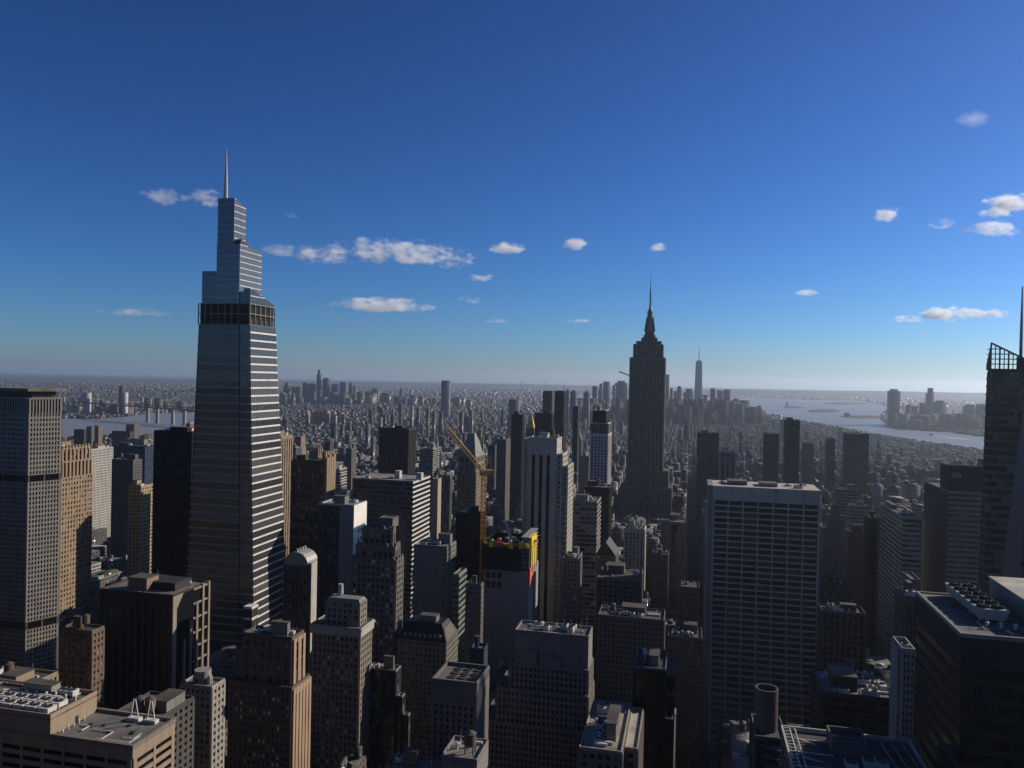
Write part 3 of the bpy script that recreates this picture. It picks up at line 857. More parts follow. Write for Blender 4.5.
def arched_hall():
    h = Hero('arched_roof_block', 'small block with silvery barrel roof right of the tapered tower foot', 'office building', 'W', 284, 308, 318, 566, 600, 640)
    r = h.root; m = wall((.16, .15, .135)); x0, x1, y0, y1 = h.rect
    tier(r, h.rect, 0, h.z, 'ribs', m, G_DARK, see='N')
    tier(r, inset(h.rect, -.001), h.z, h.z+.01, 'blank', m, wall_name='eaves')
    a = MB(); n = 10; cx = (x0+x1)/2; R_ = (x1-x0)/2; hh = h.zy(553)-h.z
    pts = [(cx-R_*math.cos(math.pi*i/n), h.z+hh*math.sin(math.pi*i/n)) for i in range(n+1)]
    for i in range(n):
        (xa, za), (xb, zb) = pts[i], pts[i+1]
        a.quad((xa, y0, za), (xb, y0, zb), (xb, y1, zb), (xa, y1, za))
        a.poly([(cx, y0, h.z), (xb, y0, zb), (xa, y0, za)]); a.poly([(cx, y1, h.z), (xa, y1, za), (xb, y1, zb)])
    a.build('barrel_roof', wall((.5, .49, .47), .5, .3), r)
    b_ = MB(); b_.box(x1, x1+2.5, y0+1, y1, 0, h.z+2); b_.build('side_bay', wall((.6, .58, .54)), r)
    for i in range(4):
        q = MB(); yy = y0+(y1-y0)*(i+.5)/4; q.cone(cx, yy, h.z+hh-.5, h.z+hh+2, .9, .7, 10); q.build('vent_pipe', M_UNIT, r)
arched_hall()

# --- lower left
def banded_near():
    h = Hero('banded_tan_block', 'tan block with ribbon windows and flat grey roof in the bottom left corner', 'office building', 'W', -60, 132.5, 173.5, 748, 235, 790)
    r = h.root; m = wall((.46, .33, .20), .8); x0, x1, y0, y1 = h.rect
    xu = h.lx(52, 735); zu = h.zy(729)
    fac = dict(k='grid', bay=7.5, fl=2.85, pw=.12, sh=.5, dp=.5)
    tier(r, (x0, x1, y0, y1), 0, h.z-3, fac, m, G_BLACK, single=60, see='NW', margin=1)
    q = MB(); q.box(x0, x1+.6, y0-.6, y1, h.z-3, h.z+.0); q.build('fascia', m, r)
    roof(r, h.rect, h.z, roofmat((.15, .145, .14)), wall((.30, .25, .19)), 1.0, over=.62)
    P = Vector((h.P.x, h.P.y, zu))+CR*xu; yu = solve(P, AV, 97, 0, 200)
    u = (x0, xu, y0-.6, min(yu, y1+14))
    b_ = MB(); b_.box(u[0], u[1], u[2], u[3], h.z, zu); 
    for k in range(1, 9): b_.box(u[1], u[1]+.05, u[2], u[3], h.z+k*(zu-h.z)/9-.05, h.z+k*(zu-h.z)/9+.05)
    up = b_.build('penthouse', m, r)
    roof(r, u, zu, roofmat((.06, .058, .055)), m, 1.3)
    d = MB(); d.box(u[1]+.05, u[1]+.12, u[2]+(u[3]-u[2])*.52, u[2]+(u[3]-u[2])*.52+1.1, h.z+.1, h.z+2.3); d.build('roof_door', plain((.03, .03, .03)), r)
    # louvred plant on the upper roof
    for i in range(6):
        for j in range(2):
            cooling_unit(r, u[1]-4.5-i*4.6, u[2]+3.4+j*4.4, zu+.12, 4.0, 3.7, 2.0, 2)
    for i in range(2): duct(r, (u[1]-30, u[2]+10.9+i*1.6, zu+.8), (u[1]-7, u[2]+10.9+i*1.6, zu+.8), .9)
    penthouse(r, (u[1]-24, u[1]-13, u[2]+14.2, u[2]+18), zu+.1, 3.0, wall((.4, .39, .37)))
    cooling_unit(r, u[1]-8, u[2]+15.8, zu+.12, 6, 2.8, 2.2, 3)
    for i in range(7): vent(r, u[1]-3-3.7*i, u[2]+13.3, zu+.12, .35, 1.3)
    pipes(r, (xu+2, x1, y0, y1-5), h.z+.05, 5, 5); pipes(r, (u[0]+20, u[1], u[2], u[3]), zu, 6, 9); railing(r, (u[1]-36, u[1]-26, u[2]+13.5, u[2]+18), zu+.1)
    # small things on the lower roof: hatches, vents, two lightweight masts with dishes
    R = random.Random(3)
    for i in range(5):
        q = MB(); xx = xu+6+i*4.2+R.uniform(-1, 1); yy = y0+9+R.uniform(-3, 4); q.box(xx-.5, xx+.5, yy-.35, yy+.35, h.z+.1, h.z+.6); q.build('roof_hatch', plain((.05, .05, .05)), r)
    for i in range(5): vent(r, xu+1.2, y0+3+i*2.2, h.z+.1, .25, .8+.2*(i % 2))
    for k in (0, 1):
        xx, yy = x1-12+k*6, y1-3
        q = MB(); q.bar((xx-1.6, yy, h.z), (xx-.4, yy, h.z+7), .25); q.bar((xx+1.6, yy, h.z), (xx+.2, yy, h.z+7), .25); q.bar((xx-1.2, yy, h.z+2), (xx+.6, yy, h.z+4), .15)
        q.box(xx-2.2, xx+2.2, yy-1, yy+1, h.z+.1, h.z+1.2); q.build('dish_mast', M_UNIT, r)
banded_near()

_w = simple('tan_wing', 'low tan wing with sunlit end wall and cluttered roof at the left edge', 'office building', 'W', -60, -6, 58, 703, 345, 705, 'punchb', (.46, .33, .17), G_DARK, seed=41, n=16, pent=.9, tank=.8)
pipes(_w.root, _w.rect, _w.z, 12, 10)
simple('small_brown_tower', 'small brown tower with one orange strip of wall below the slab tower', 'apartment block', 'W', 60, 92, 104.5, 633, 405, 700, 'punch', (.24, .155, .10), G_DARK, single=80, seed=42, n=5, tank=1)
def pillared_block():
    h = Hero('pillared_office_block', 'big dark block with tan corner piers on its side and a mixed flat roof', 'office building', 'W', 100, 173, 208, 597, 430, 690)
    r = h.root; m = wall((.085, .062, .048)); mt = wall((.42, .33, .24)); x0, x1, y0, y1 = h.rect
    tier(r, h.rect, 0, h.z, dict(k='strips', bay=4.4, pw=.4, dp=.4, fl=3.9), m, G_BLACK, sides='NES', see='N')
    q = MB(); L = y1-y0
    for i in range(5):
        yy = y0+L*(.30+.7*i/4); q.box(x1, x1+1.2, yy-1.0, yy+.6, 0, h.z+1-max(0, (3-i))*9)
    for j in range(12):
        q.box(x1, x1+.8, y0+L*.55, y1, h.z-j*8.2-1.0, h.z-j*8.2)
    q.build('pier_screen', mt, r)
    g = MB(); g.box(x1-.1, x1+.1, y0, y1, 0, h.z-.5); g.build('side_glazing', G_BLACK, r)
    c = MB(); c.poly([(x1+.2, y0, h.z), (x1+.2, y0+L*.28, h.z), (x1+.2, y0, h.z-12)][::-1]); 
    c.box(x1+.12, x1+.25, y0, y0+L*.10, 0, h.z); c.build('corner_pier', mt, r)
    roof(r, h.rect, h.z, roofmat((.16, .15, .14)), m, 1.1)
    penthouse(r, (x0+14, x0+26, y0+5, y0+15), h.z, 7, wall((.42, .24, .15)))
    sk = MB(); sk.box(x1-26, x1-6, y0+10, y0+24, h.z, h.z+4.5); sk.build('skylight_house', plain((.06, .06, .06)), r)
    kit(r, inset(h.rect, 4, 22, 4, 3), h.z, 44, None, 14, .2, .8); pipes(r, h.rect, h.z, 7, 10)
pillared_block()

def tank_block():
    h = Hero('tank_roof_block', 'dark block with two wooden water tanks behind the tan bottom left roof', 'office building', 'W', 114, 160, 194, 720, 315, 790)
    r = h.root; m = wall((.12, .115, .105)); x0, x1, y0, y1 = h.rect
    tier(r, h.rect, 0, h.z, dict(k='grid', bay=3.6, fl=3.0, pw=.5, sh=.5, dp=.4), m, G_BLACK, see='NW', single=60)
    roof(r, h.rect, h.z, roofmat((.10, .10, .09)), m, 1.0)
    for px in (134, 145): water_tank(r, h.lx(px, 705), 3.2, h.z, 2.1, 4.2, 2.2, wall((.26, .24, .2)))
    penthouse(r, (-9, -1.5, 6, 18), h.z, 4.5, wall((.3, .3, .29)))
    kit(r, (x0+14, -10, y0+8, y1), h.z, 47, None, 8, 0, .5)
tank_block()
def white_stepped():
    h = Hero('pale_stepped_block', 'small pale block with round tank-like bulkhead between two dark towers', 'apartment block', 'W', 180, 212, 225, 689, 350, 735)
    r = h.root; m = wall((.46, .43, .38)); x0, x1, y0, y1 = h.rect
    tier(r, h.rect, 0, h.z, 'punchb', m, G_DARK, see='NW', single=80)
    roof(r, h.rect, h.z, roofmat((.2, .19, .18)), wall((.5, .47, .42)), 1.1)
    a = inset(h.rect, 4, 4, 4, 4); tier(r, a, h.z, h.zy(682), 'punchb', m, G_DARK, see='NW', wall_name='upper_setback'); roof(r, a, h.zy(682), roofmat((.22, .21, .2)), m, .9)
    q = MB(); q.cone((a[0]+a[1])/2, (a[2]+a[3])/2, h.zy(682), h.zy(675), 3.6, 3.6, 20); q.build('round_bulkhead', wall((.4, .39, .36)), r)
white_stepped()

def sunlit_side():
    h = Hero('brown_tower_sunlit_side', 'dark brown setback tower with its sunlit side wall tinted orange', 'apartment block', 'W', 229, 292, 310, 690, 300, 790)
    r = h.root; m = wall((.20, .14, .095)); mo = wall((.58, .37, .20)); x0, x1, y0, y1 = h.rect  # side walls: same brick in brighter orange, sunlight put into the colour
    md = m
    z2 = h.zy(643)
    xs = h.lx(288, 660)
    tier(r, (x0, x1, y0, y1), 0, h.z, dict(k='grid', bay=2.0, fl=2.75, pw=.52, sh=.48, dp=.35), m, G_GLINT, see='N', sides='NES', single=70)
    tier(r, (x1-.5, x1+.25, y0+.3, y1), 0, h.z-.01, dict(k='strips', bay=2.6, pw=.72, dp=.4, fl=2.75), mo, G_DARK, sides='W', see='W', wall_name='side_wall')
    roof(r, h.rect, h.z, roofmat((.12, .11, .1)), m, 1.0)
    a = (x0+4, xs, y0+3, y1-2); tier(r, a, h.z, z2, dict(k='grid', bay=3.2, fl=4.2, pw=.6, sh=.55, dp=.4), m, G_DARK, see='N', sides='NES', wall_name='upper_setback', single=20)
    tier(r, (xs-.5, xs+.25, y0+3.3, y1-2), h.z, z2-.01, dict(k='strips', bay=5, pw=.6, dp=.5, fl=4), mo, G_DARK, sides='W', see='W', wall_name='upper_sun_tinted_wall')
    roof(r, a, z2, roofmat((.16, .15, .14)), m, 1.2)
    b_ = (x0, x0+4, y0+4, y1-4); tier(r, b_, h.z, h.zy(658), 'blank', m, wall_name='side_setback'); roof(r, b_, h.zy(658), None, m, .6)
    kit(r, a, z2, 51, None, 9, .0, .9); pipes(r, a, z2, 11, 5)
sunlit_side()
def cornice_tower():
    h = Hero('white_cornice_tower', 'brown tower with wide white cornice band and rounded penthouse', 'apartment block', 'W', 313, 360, 371.5, 629, 385, 735)
    r = h.root; m = wall((.33, .27, .21)); mw = wall((.58, .54, .47)); x0, x1, y0, y1 = h.rect
    zc = h.z; zb = h.zy(637)
    tier(r, h.rect, 0, zb, dict(k='grid', bay=2.3, fl=3.2, pw=.5, sh=.46, dp=.45), m, G_GLINT, see='NW', single=100)
    c = MB(); c.box(x0-1, x1+1, y0-1, y1+1, zb, zc); c.box(x0-1.5, x1+1.5, y0-1.5, y1+1.5, zc-1, zc-.002); c.build('cornice', mw, r)
    roof(r, inset(h.rect, -1), zc, None, mw, .6)
    p = (h.lx(323, 620), h.lx(357, 620), 3, y1-3); zp = h.zy(605)
    tier(r, p, zc, zp, 'punchb', wall((.36, .31, .25)), G_DARK, see='NW', wall_name='penthouse')
    q = MB(); q.frustum(p, inset(p, 1.0), zp, zp+1.4); q.build('penthouse_roof', wall((.36, .33, .29)), r)
    k = MB(); k.cone(p[0]+5, 9, zp+2, zp+7, 1.4, 1.2, 10); k.build('chimney', wall(WHITE), r)
cornice_tower()

# --- bottom centre
def stone_slab():
    h = Hero('plain_stone_block', 'plain grey stone block with sunken cluttered roof in the bottom middle', 'office building', 'W', 432, 477, 489.5, 686, 300, 758)
    r = h.root; m = wall((.23, .21, .19)); x0, x1, y0, y1 = h.rect
    zw = h.zy(706)
    tier(r, (x0, x1, y0, y1), 0, zw, dict(k='grid', bay=2.4, fl=2.6, pw=.58, sh=.48, dp=.4), m, G_BLACK, sides='N', see='N', single=100)
    b_ = MB(); b_.box(x0-.05, x1+.05, y0-.4, y1, zw, h.z+.0); b_.box(x0+3, x1-5, y0-.46, y0-.39, zw+.2, zw+.8); b_.build('attic', m, r)
    roof(r, h.rect, h.z-2.2, roofmat((.09, .09, .09)), m, 3.4, .6, .05)
    for i in range(3):
        for j in range(3): cooling_unit(r, x0+6+i*4, y0+6+j*4.5, h.z-2, 3.2, 3.6, 2, 1)
    q = MB(); q.box(x1-7.5, x1-2, y0+4, y0+10, h.z-2.1, h.z-.2); q.build('roof_hut', wall(WHITE), r)
    pipes(r, h.rect, h.z-2.1, 8, 7); railing(r, (x1-9, x1-1, y0+11, y0+16), h.z-2.1)
    duct(r, (x0+3, y1-5, h.z-1.4), (x1-3, y1-5, h.z-1.4), 1)
stone_slab()
simple('grey_roof_corner', 'low block with grey gravel roof and white side at the bottom edge', 'office building', 'W', 441, 477, 488.5, 763, 265, 800, 'blank', (.34, .32, .30), seed=62, n=9, rm=roofmat((.25, .24, .23)))
simple('flat_gravel_roof', 'flat gravel roof strip left of the grey roofed block at the bottom edge', 'office building', 'W', 385, 432, 440, 774, 285, 800, 'punchb', (.3, .28, .25), seed=63, n=6, rm=roofmat((.22, .21, .2)))
def stepped_glass():
    h = Hero('stepped_dark_glass_block', 'dark gridded glass block stepping down in sunlit corners', 'office building', 'W', 368, 396, 401, 672, 395, 745)
    r = h.root; m = wall((.05, .05, .05)); x0, x1, y0, y1 = h.rect
    ml = wall((.33, .33, .32))
    tier(r, h.rect, 0, h.z, 'curtain', m, G_GREY, see='NW', single=40); roof(r, h.rect, h.z, None, ml, .9)
    xx, zz = x1, h.z
    for i, (dx, dy) in enumerate(((3.2, 13), (3.4, 9))):
        zz -= dy; a = (xx+.4, xx+dx, y0+1.0, y1-2-i); tier(r, a, 0, zz, 'curtain', m, G_GREY, see='NW', wall_name='step'); roof(r, a, zz, None, ml, .9); xx += dx
    kit(r, h.rect, h.z, 64, None, 5, 0, 1)
stepped_glass()
def mansard():
    h = Hero('mansard_block', 'block with steep black mansard roof and lit tan side wall', 'apartment block', 'W', 398, 446, 457.5, 643, 445, 690)
    r = h.root; m = wall((.30, .255, .20)); x0, x1, y0, y1 = h.rect
    tier(r, h.rect, 0, h.z, dict(k='grid', bay=2.4, fl=3.1, pw=.5, sh=.45, dp=.4), wall((.40, .34, .25)) if False else m, G_DARK, see='NW', single=100)
    zt_ = h.zy(628); q = MB(); q.frustum((x0-.5, x1+.5, y0-.5, y1), (x0+3, x1-4.5, y0+6, y1-4), h.z, zt_); q.build('mansard_roof', plain((.018, .018, .02), .5), r)
    for i in range(8):
        xx = x0+4+(x1-x0-8)*i/7; d = MB(); d.box(xx-.7, xx+.7, y0+.8, y0+3.2, h.z+1.2, h.z+3.4); d.build('dormer', wall((.4, .38, .33)), r)
    penthouse(r, (x0+10, x0+20, y0+8, y0+14), zt_, 3.2, wall((.3, .29, .27)))
    gq = MB(); gq.poly([(x1+.55, y0+1, h.z-.2), (x1+.55, y1-2, h.z-.2), (x1-2.8, y1-5, zt_-2), (x1-2.8, y0+5, zt_-2)]); gq.build('gable_side', wall((.2, .175, .14)), r)
mansard()
def plain_grey():
    h = Hero('blank_grey_tower', 'tower with blank grey front and windowed right corner left of the crane', 'office building', 'W', 414, 447, 456, 548, 545, 625)
    r = h.root; x0, x1, y0, y1 = h.rect; m = wall((.30, .29, .275)); xm = h.lx(442)
    tier(r, (x0, xm, y0, y1), 0, h.z, 'blank', m); tier(r, (xm+.01, x1, y0, y1), 0, h.z, 'punch', m, G_DARK, see='NW', wall_name='windowed_corner', single=60, sides='NW')
    q = MB()
    for j in range(20): q.box(x0-1, x0, y0-.5, y1, h.z-12-j*4, h.z-12-j*4+2)
    q.build('edge_balcony_stack', wall((.45, .44, .4)), r)
    roof(r, h.rect, h.z, roofmat((.2, .2, .19)), wall((.3, .29, .27)), 1); kit(r, h.rect, h.z, 71, None, 5, 0, .8)
plain_grey()
simple('green_banded_step', 'slim stepped block with pale green floor bands below the blank grey tower', 'office building', 'W', 453, 459, 466.5, 576, 500, 665, dict(k='bands', fl=3.8, sh=.35, dp=.4, mull=3), (.30, .34, .27), G_GREEN, seed=72, n=2)
simple('pale_edge_block', 'dark narrow block with one brightly lit edge beside the green banded block', 'office building', 'W', 466, 481, 483.5, 586, 490, 660, 'punch', (.22, .21, .18), G_DARK, seed=73, n=3)
simple('blue_net_hoist', 'low block wrapped in blue netting right of the plain stone block', 'office building', 'W', 470, 484, 488, 651, 420, 690, 'blank', (.03, .06, .12), seed=74, n=1)
simple('black_shaft_tower', 'windowless looking black tower standing behind the crane mast', 'office building', 'W', 456, 480.5, 485, 516, 590, 600, 'curtain', (.02, .018, .018), G_BLACK, seed=75, n=2)

def copper_top():
    h = Hero('copper_roof_tower', 'tan tower with sloping copper green roof behind the crane', 'skyscraper', 'W', 458, 476, 485.5, 457, 830, 530)
    r = h.root; m = wall((.36, .27, .17)); x0, x1, y0, y1 = h.rect; zs = h.zy(472)
    tier(r, h.rect, 0, zs, dict(k='grid', bay=3.6, fl=3.7, pw=.55, sh=.4, dp=.7), m, G_DARK, see='NW', single=40)
    tier(r, inset(h.rect, 1.2), zs, h.z, dict(k='grid', bay=6, fl=8, pw=.5, sh=.35, dp=.8), m, G_DARK, see='NW', wall_name='upper_setback', single=20)
    zt_ = h.zy(434.5); c = inset(h.rect, 0.6); q = MB()
    q.frustum(c, ((c[0]+c[1])/2-3, (c[0]+c[1])/2+3, (c[2]+c[3])/2-3, (c[2]+c[3])/2+3), h.z, zt_); q.build('pyramid_roof', wall((.30, .36, .30), .6), r)
    e = MB(); e.box(c[0]-1, c[1]+1, c[2]-1, c[3]+1, h.z-1.2, h.z+.01); e.build('cornice', m, r)
    k = MB(); k.bar((c[1]-1, c[3]-6, h.z), (c[1]-1, c[3]-6, zt_-3), 1.6); k.build('chimney', m, r)
copper_top()

# --- the tower under construction and its crane
def site():
    h = Hero('unfinished_tower', 'concrete tower under construction with dark netting and yellow formwork on top', 'construction site', 'W', 484.5, 529, 539, 545, 545, 620)
    r = h.root; x0, x1, y0, y1 = h.rect; z1 = h.zy(572)
    mc = wall((.42, .41, .39)); x2 = h.lx(521)
    b_ = MB(); b_.box(x0, x1, y0, y1, 0, z1)
    for j in range(14): b_.box(x0-.02, x1+.02, y0-.06, y1, z1-j*4-.35, z1-j*4-.05)
    b_.build('wall', mc, r)
    for i in range(3):
        for j in range(2): link('window', pane_mesh(3.0, 4.5, 'N', G_BLACK), r, (x0+3.2+i*4.0, y0-.1, z1-4-j*6.5))
    n = MB(); n.box(x0-1.2, x2, y0-1.4, y1+.5, z1, h.z); n.build('safety_net', plain((.018, .017, .016), .95), r)
    d = MB()
    for i in range(10): d.box(x2, x1-.5, y0+.2, y1-.5, z1+i*2.6, z1+i*2.6+.35)
    for i in range(4):
        for j in range(3): d.box(x2+.8+i*2.4, x2+1.2+i*2.4, y0+.5+j*8, y0+.9+j*8, z1, h.z)
    d.build('open_floors', mc, r)
    my = plain((.95, .65, .03), .6); mo = plain((.70, .14, .06), .7)
    R = random.Random(8)
    for i in range(9):
        f = MB(); xx = x0+(x1-x0)*(i+.5)/9; f.box(xx-1.6, xx+1.4, y0-1.8+R.uniform(-.2, .2), y0-.9, h.z-3+R.uniform(0, 2), h.z+R.uniform(.3, 2.2)); f.build('formwork_panel', my if i in (0, 1, 4, 5, 7, 8) else mo, r)
    for i in range(2):
        f = MB(); f.box(x1-.3, x1+1.6, y0+2+i*9, y0+10+i*9, h.zy(568), h.zy(538)); f.build('hoist_screen', my, r)
    f = MB(); f.box(x1-.2, x1+1.1, y0, y0+12, h.zy(588), h.zy(569)); f.build('debris_screen', mo, r)
    f = MB(); f.box(x1-.2, x1+.8, y0, y0+12, 0, h.zy(589)); f.build('hoist_tower', wall(WHITE), r)
    w = MB(); w.bar((x0+18, y0+8, h.z-1), (x0+13, y0+6, h.z+15), 2.2); w.bar((x0+18, y0+8, h.z-1), (x0+19.5, y0+9, h.z+3), 3); w.build('placing_boom', wall((.6, .6, .62)), r)
    t = MB(); t.box(x0, x1, y0, y1, h.z-.4, h.z); t.build('roof', mc, r)
    for i in range(8): cooling_unit(r, x0+4+i*4.4, y0+4+(i % 3)*5, h.z, 2.4, 2, 1.6, 1)
site()
def crane():
    D = 560.0; base = at(480.5, 566, D); top = at(484, 474, D); jib = at(446.5, 428, D-0.0)
    root = bpy.data.objects.new('tower_crane', None); COL.objects.link(root); root.location = (top.x, top.y, 0)
    tag(root, 'orange yellow tower crane with raised lattice jib beside the unfinished tower', 'crane')
    my = plain((.90, .42, .04), .6); zt_ = top.z
    def lattice(p, q, w, n, tb):
        p, q = Vector(p), Vector(q); d = (q-p).normalized(); s = d.cross(Vector((0, 1, 0)))
        s = s.normalized() if s.length > .01 else Vector((1, 0, 0)); u = s.cross(d).normalized(); mb = MB()
        cs = [(s*a+u*b_)*w/2 for a, b_ in ((-1, -1), (1, -1), (1, 1), (-1, 1))]
        for c in cs: mb.bar(p+c, q+c, tb)
        for i in range(n):
            a, b2 = p+(q-p)*(i/n), p+(q-p)*((i+1)/n)
            for k in range(4):
                mb.bar(a+cs[k], b2+cs[(k+1) % 4], tb*.7); mb.bar(a+cs[k], a+cs[(k+1) % 4], tb*.7)
        return mb
    lattice((0, 0, 0), (0, 0, zt_), 3.0, 46, .55).build('mast', my, root)
    j = Vector((jib.x-top.x, jib.y-top.y, jib.z))
    lattice((0, 0, zt_+1), tuple(j), 2.6, 18, .5).build('jib', plain((.85, .50, .13), .6), root)
    c = MB(); c.box(-3, 3, -2, 2, zt_-1, zt_+2); c.box(2, 5.5, -1.8, 1.8, zt_, zt_+3.0); c.build('machine_deck', my, root)
    k = MB(); k.box(5.5, 7.0, -1.8, 1.8, zt_-2, zt_+3); k.build('counterweight', plain((.3, .29, .27)), root)
    cb = MB(); cb.box(-3.1, -1.2, -3.9, -2.0, zt_, zt_+2.4); cb.build('cab', plain((.5, .5, .48)), root)
    af = MB(); af.bar((1, 0, zt_+2), (4.5, 0, zt_+13), .6); af.bar((5, 0, zt_+3), (4.5, 0, zt_+13), .4); af.bar((4.5, 0, zt_+13), tuple(Vector((0, 0, zt_))*.45+j*.55), .2); af.build('back_mast', my, root)
    hk = MB(); hk.bar(tuple(j), (j.x, j.y, j.z-14), .15); hk.box(j.x-.5, j.x+.5, j.y-.5, j.y+.5, j.z-15, j.z-14); hk.build('hook', M_UNITD, root)
crane()

# --- centre: limestone tower with three dark window strips
def limestone_tower():
    h = Hero('limestone_strip_tower', 'limestone tower with three dark vertical window strips, stepping down on its right', 'skyscraper', 'W', 527.5, 557, 562, 440, 605, 625)
    r = h.root; m = wall((.66, .60, .51)); x0, x1, y0, y1 = h.rect; D = h.D
    zt_ = h.z; zs = h.zy(455)
    b_ = MB(); L = x1-x0
    cols = [.22, .47, .72]; sw = .055*L
    xs = [x0]+[v for c in cols for v in (x0+c*L-sw, x0+c*L+sw)]+[x1]
    b_.box(x0, x1, y0+.8, y1, 0, zt_)
    for i in range(0, len(xs), 2): b_.box(xs[i], xs[i+1], y0, y0+.81, 0, zt_)
    b_.box(x0+.01, x1-.01, y0+.02, y0+.8, zs, zt_-.01)
    for i in range(16):
        xx = x0+(i+.5)*L/16; b_.box(xx-.5, xx+.5, y0-.15, y0+.4, zt_-2.5, zt_+.9)
    b_.build('wall', m, r)
    for c in cols:
        g = MB(); q = x0+c*L
        for j in range(int(zs/3.8)): g.box(q-sw+.02, q+sw-.02, y0+.55, y0+.79, j*3.8+.1, j*3.8+3.72)
        g.build('window_strip', G_BLACK, r)
    for i in range(2):
        for j in range(40): link('window', pane_mesh(1.6, 2.1, 'W', G_DARK), r, (x1+.02, y0+(y1-y0)*(.3+.4*i), zt_-6-j*3.8))
    roof(r, h.rect, zt_, roofmat(), m, 1.2); kit(r, h.rect, zt_, 81, m, 8, 1, 1)
    # left shoulder and the steps on the right
    a = (h.lx(523.5), x0-.02, y0+3, y1-2); tier(r, a, 0, h.zy(441), 'punch', m, G_DARK, see='N', wall_name='left_shoulder', sides='NE', single=20); roof(r, a, h.zy(441), None, m, .6)
    for k, (px, py, dy) in enumerate(((562.5, 455, 1.5), (567.8, 467, 3.0))):
        xa = x1+.05 if k == 0 else h.lx(562.5)+.05
        s = (xa, h.lx(px), y0+dy, y1+4+k*4); zz = h.zy(py)
        tier(r, s, 0, zz, dict(k='grid', bay=3.0, fl=3.8, pw=.5, sh=.45, dp=.35), wall((.64, .58, .49)), G_DARK, see='NW', wall_name='right_step', single=60, sides='NW'); roof(r, s, zz, None, m, .9)
limestone_tower()
simple('lit_edge_annexe', 'slim annexe with bright window openings beside the limestone tower foot', 'office building', 'W', 563, 578, 582, 560, 560, 630, 'punch', (.28, .25, .21), G_GLINT, single=80, seed=82, n=2)
simple('striped_office_slab', 'dark office slab with pale floor stripes right of the limestone tower', 'office building', 'W', 569.5, 597, 601, 503, 700, 560, dict(k='bands', fl=4.0, sh=.38, dp=.3, mull=5), (.40, .375, .34), G_DARK, seed=83, n=9)
simple('dark_lower_tower', 'dark tower block below the blue windowed tower with one lit edge', 'office building', 'W', 584, 609.5, 612, 489, 800, 575, 'curtain', (.06, .055, .055), G_BLACK, seed=84, n=5)
def blue_window():
    h = Hero('blue_window_tower', 'white framed tower with blue window columns and dark ribbed crown', 'skyscraper', 'W', 590.5, 608, 611.5, 434, 960, 490)
    r = h.root; m = wall((.85, .82, .76)); x0, x1, y0, y1 = h.rect
    tier(r, h.rect, 0, h.z, dict(k='strips', bay=4.0, pw=.32, dp=.5, fl=3.8), m, G_BLUE, see='NW')
    z1 = h.zy(424); tier(r, inset(h.rect, .5), h.z, z1, dict(k='strips', bay=4.5, pw=.45, dp=1.0, fl=12), wall((.26, .235, .20)), G_DARK, wall_name='collar', see='NW')
    a = inset(h.rect, 2.5, 3, 3.5, 3); z2 = h.zy(411); tier(r, a, z1, z2, dict(k='strips', bay=3.6, pw=.4, dp=.8, fl=5), wall((.10, .095, .09)), G_BLACK, wall_name='crown', see='NW')
    roof(r, a, z2, None, m, .8); roof(r, inset(h.rect, .5), z1, None, m, .8); kit(r, a, z2, 86, None, 3, 0, 1)
    antenna(r, -6, 8, z2, 12, .4)
blue_window()
simple('pale_slab_left', 'plain pale slab against the left side of the blue windowed tower', 'apartment block', 'W', 579, 589, 592, 457, 1080, 492, 'punch', (.40, .38, .35), G_GREY, seed=87, n=2)

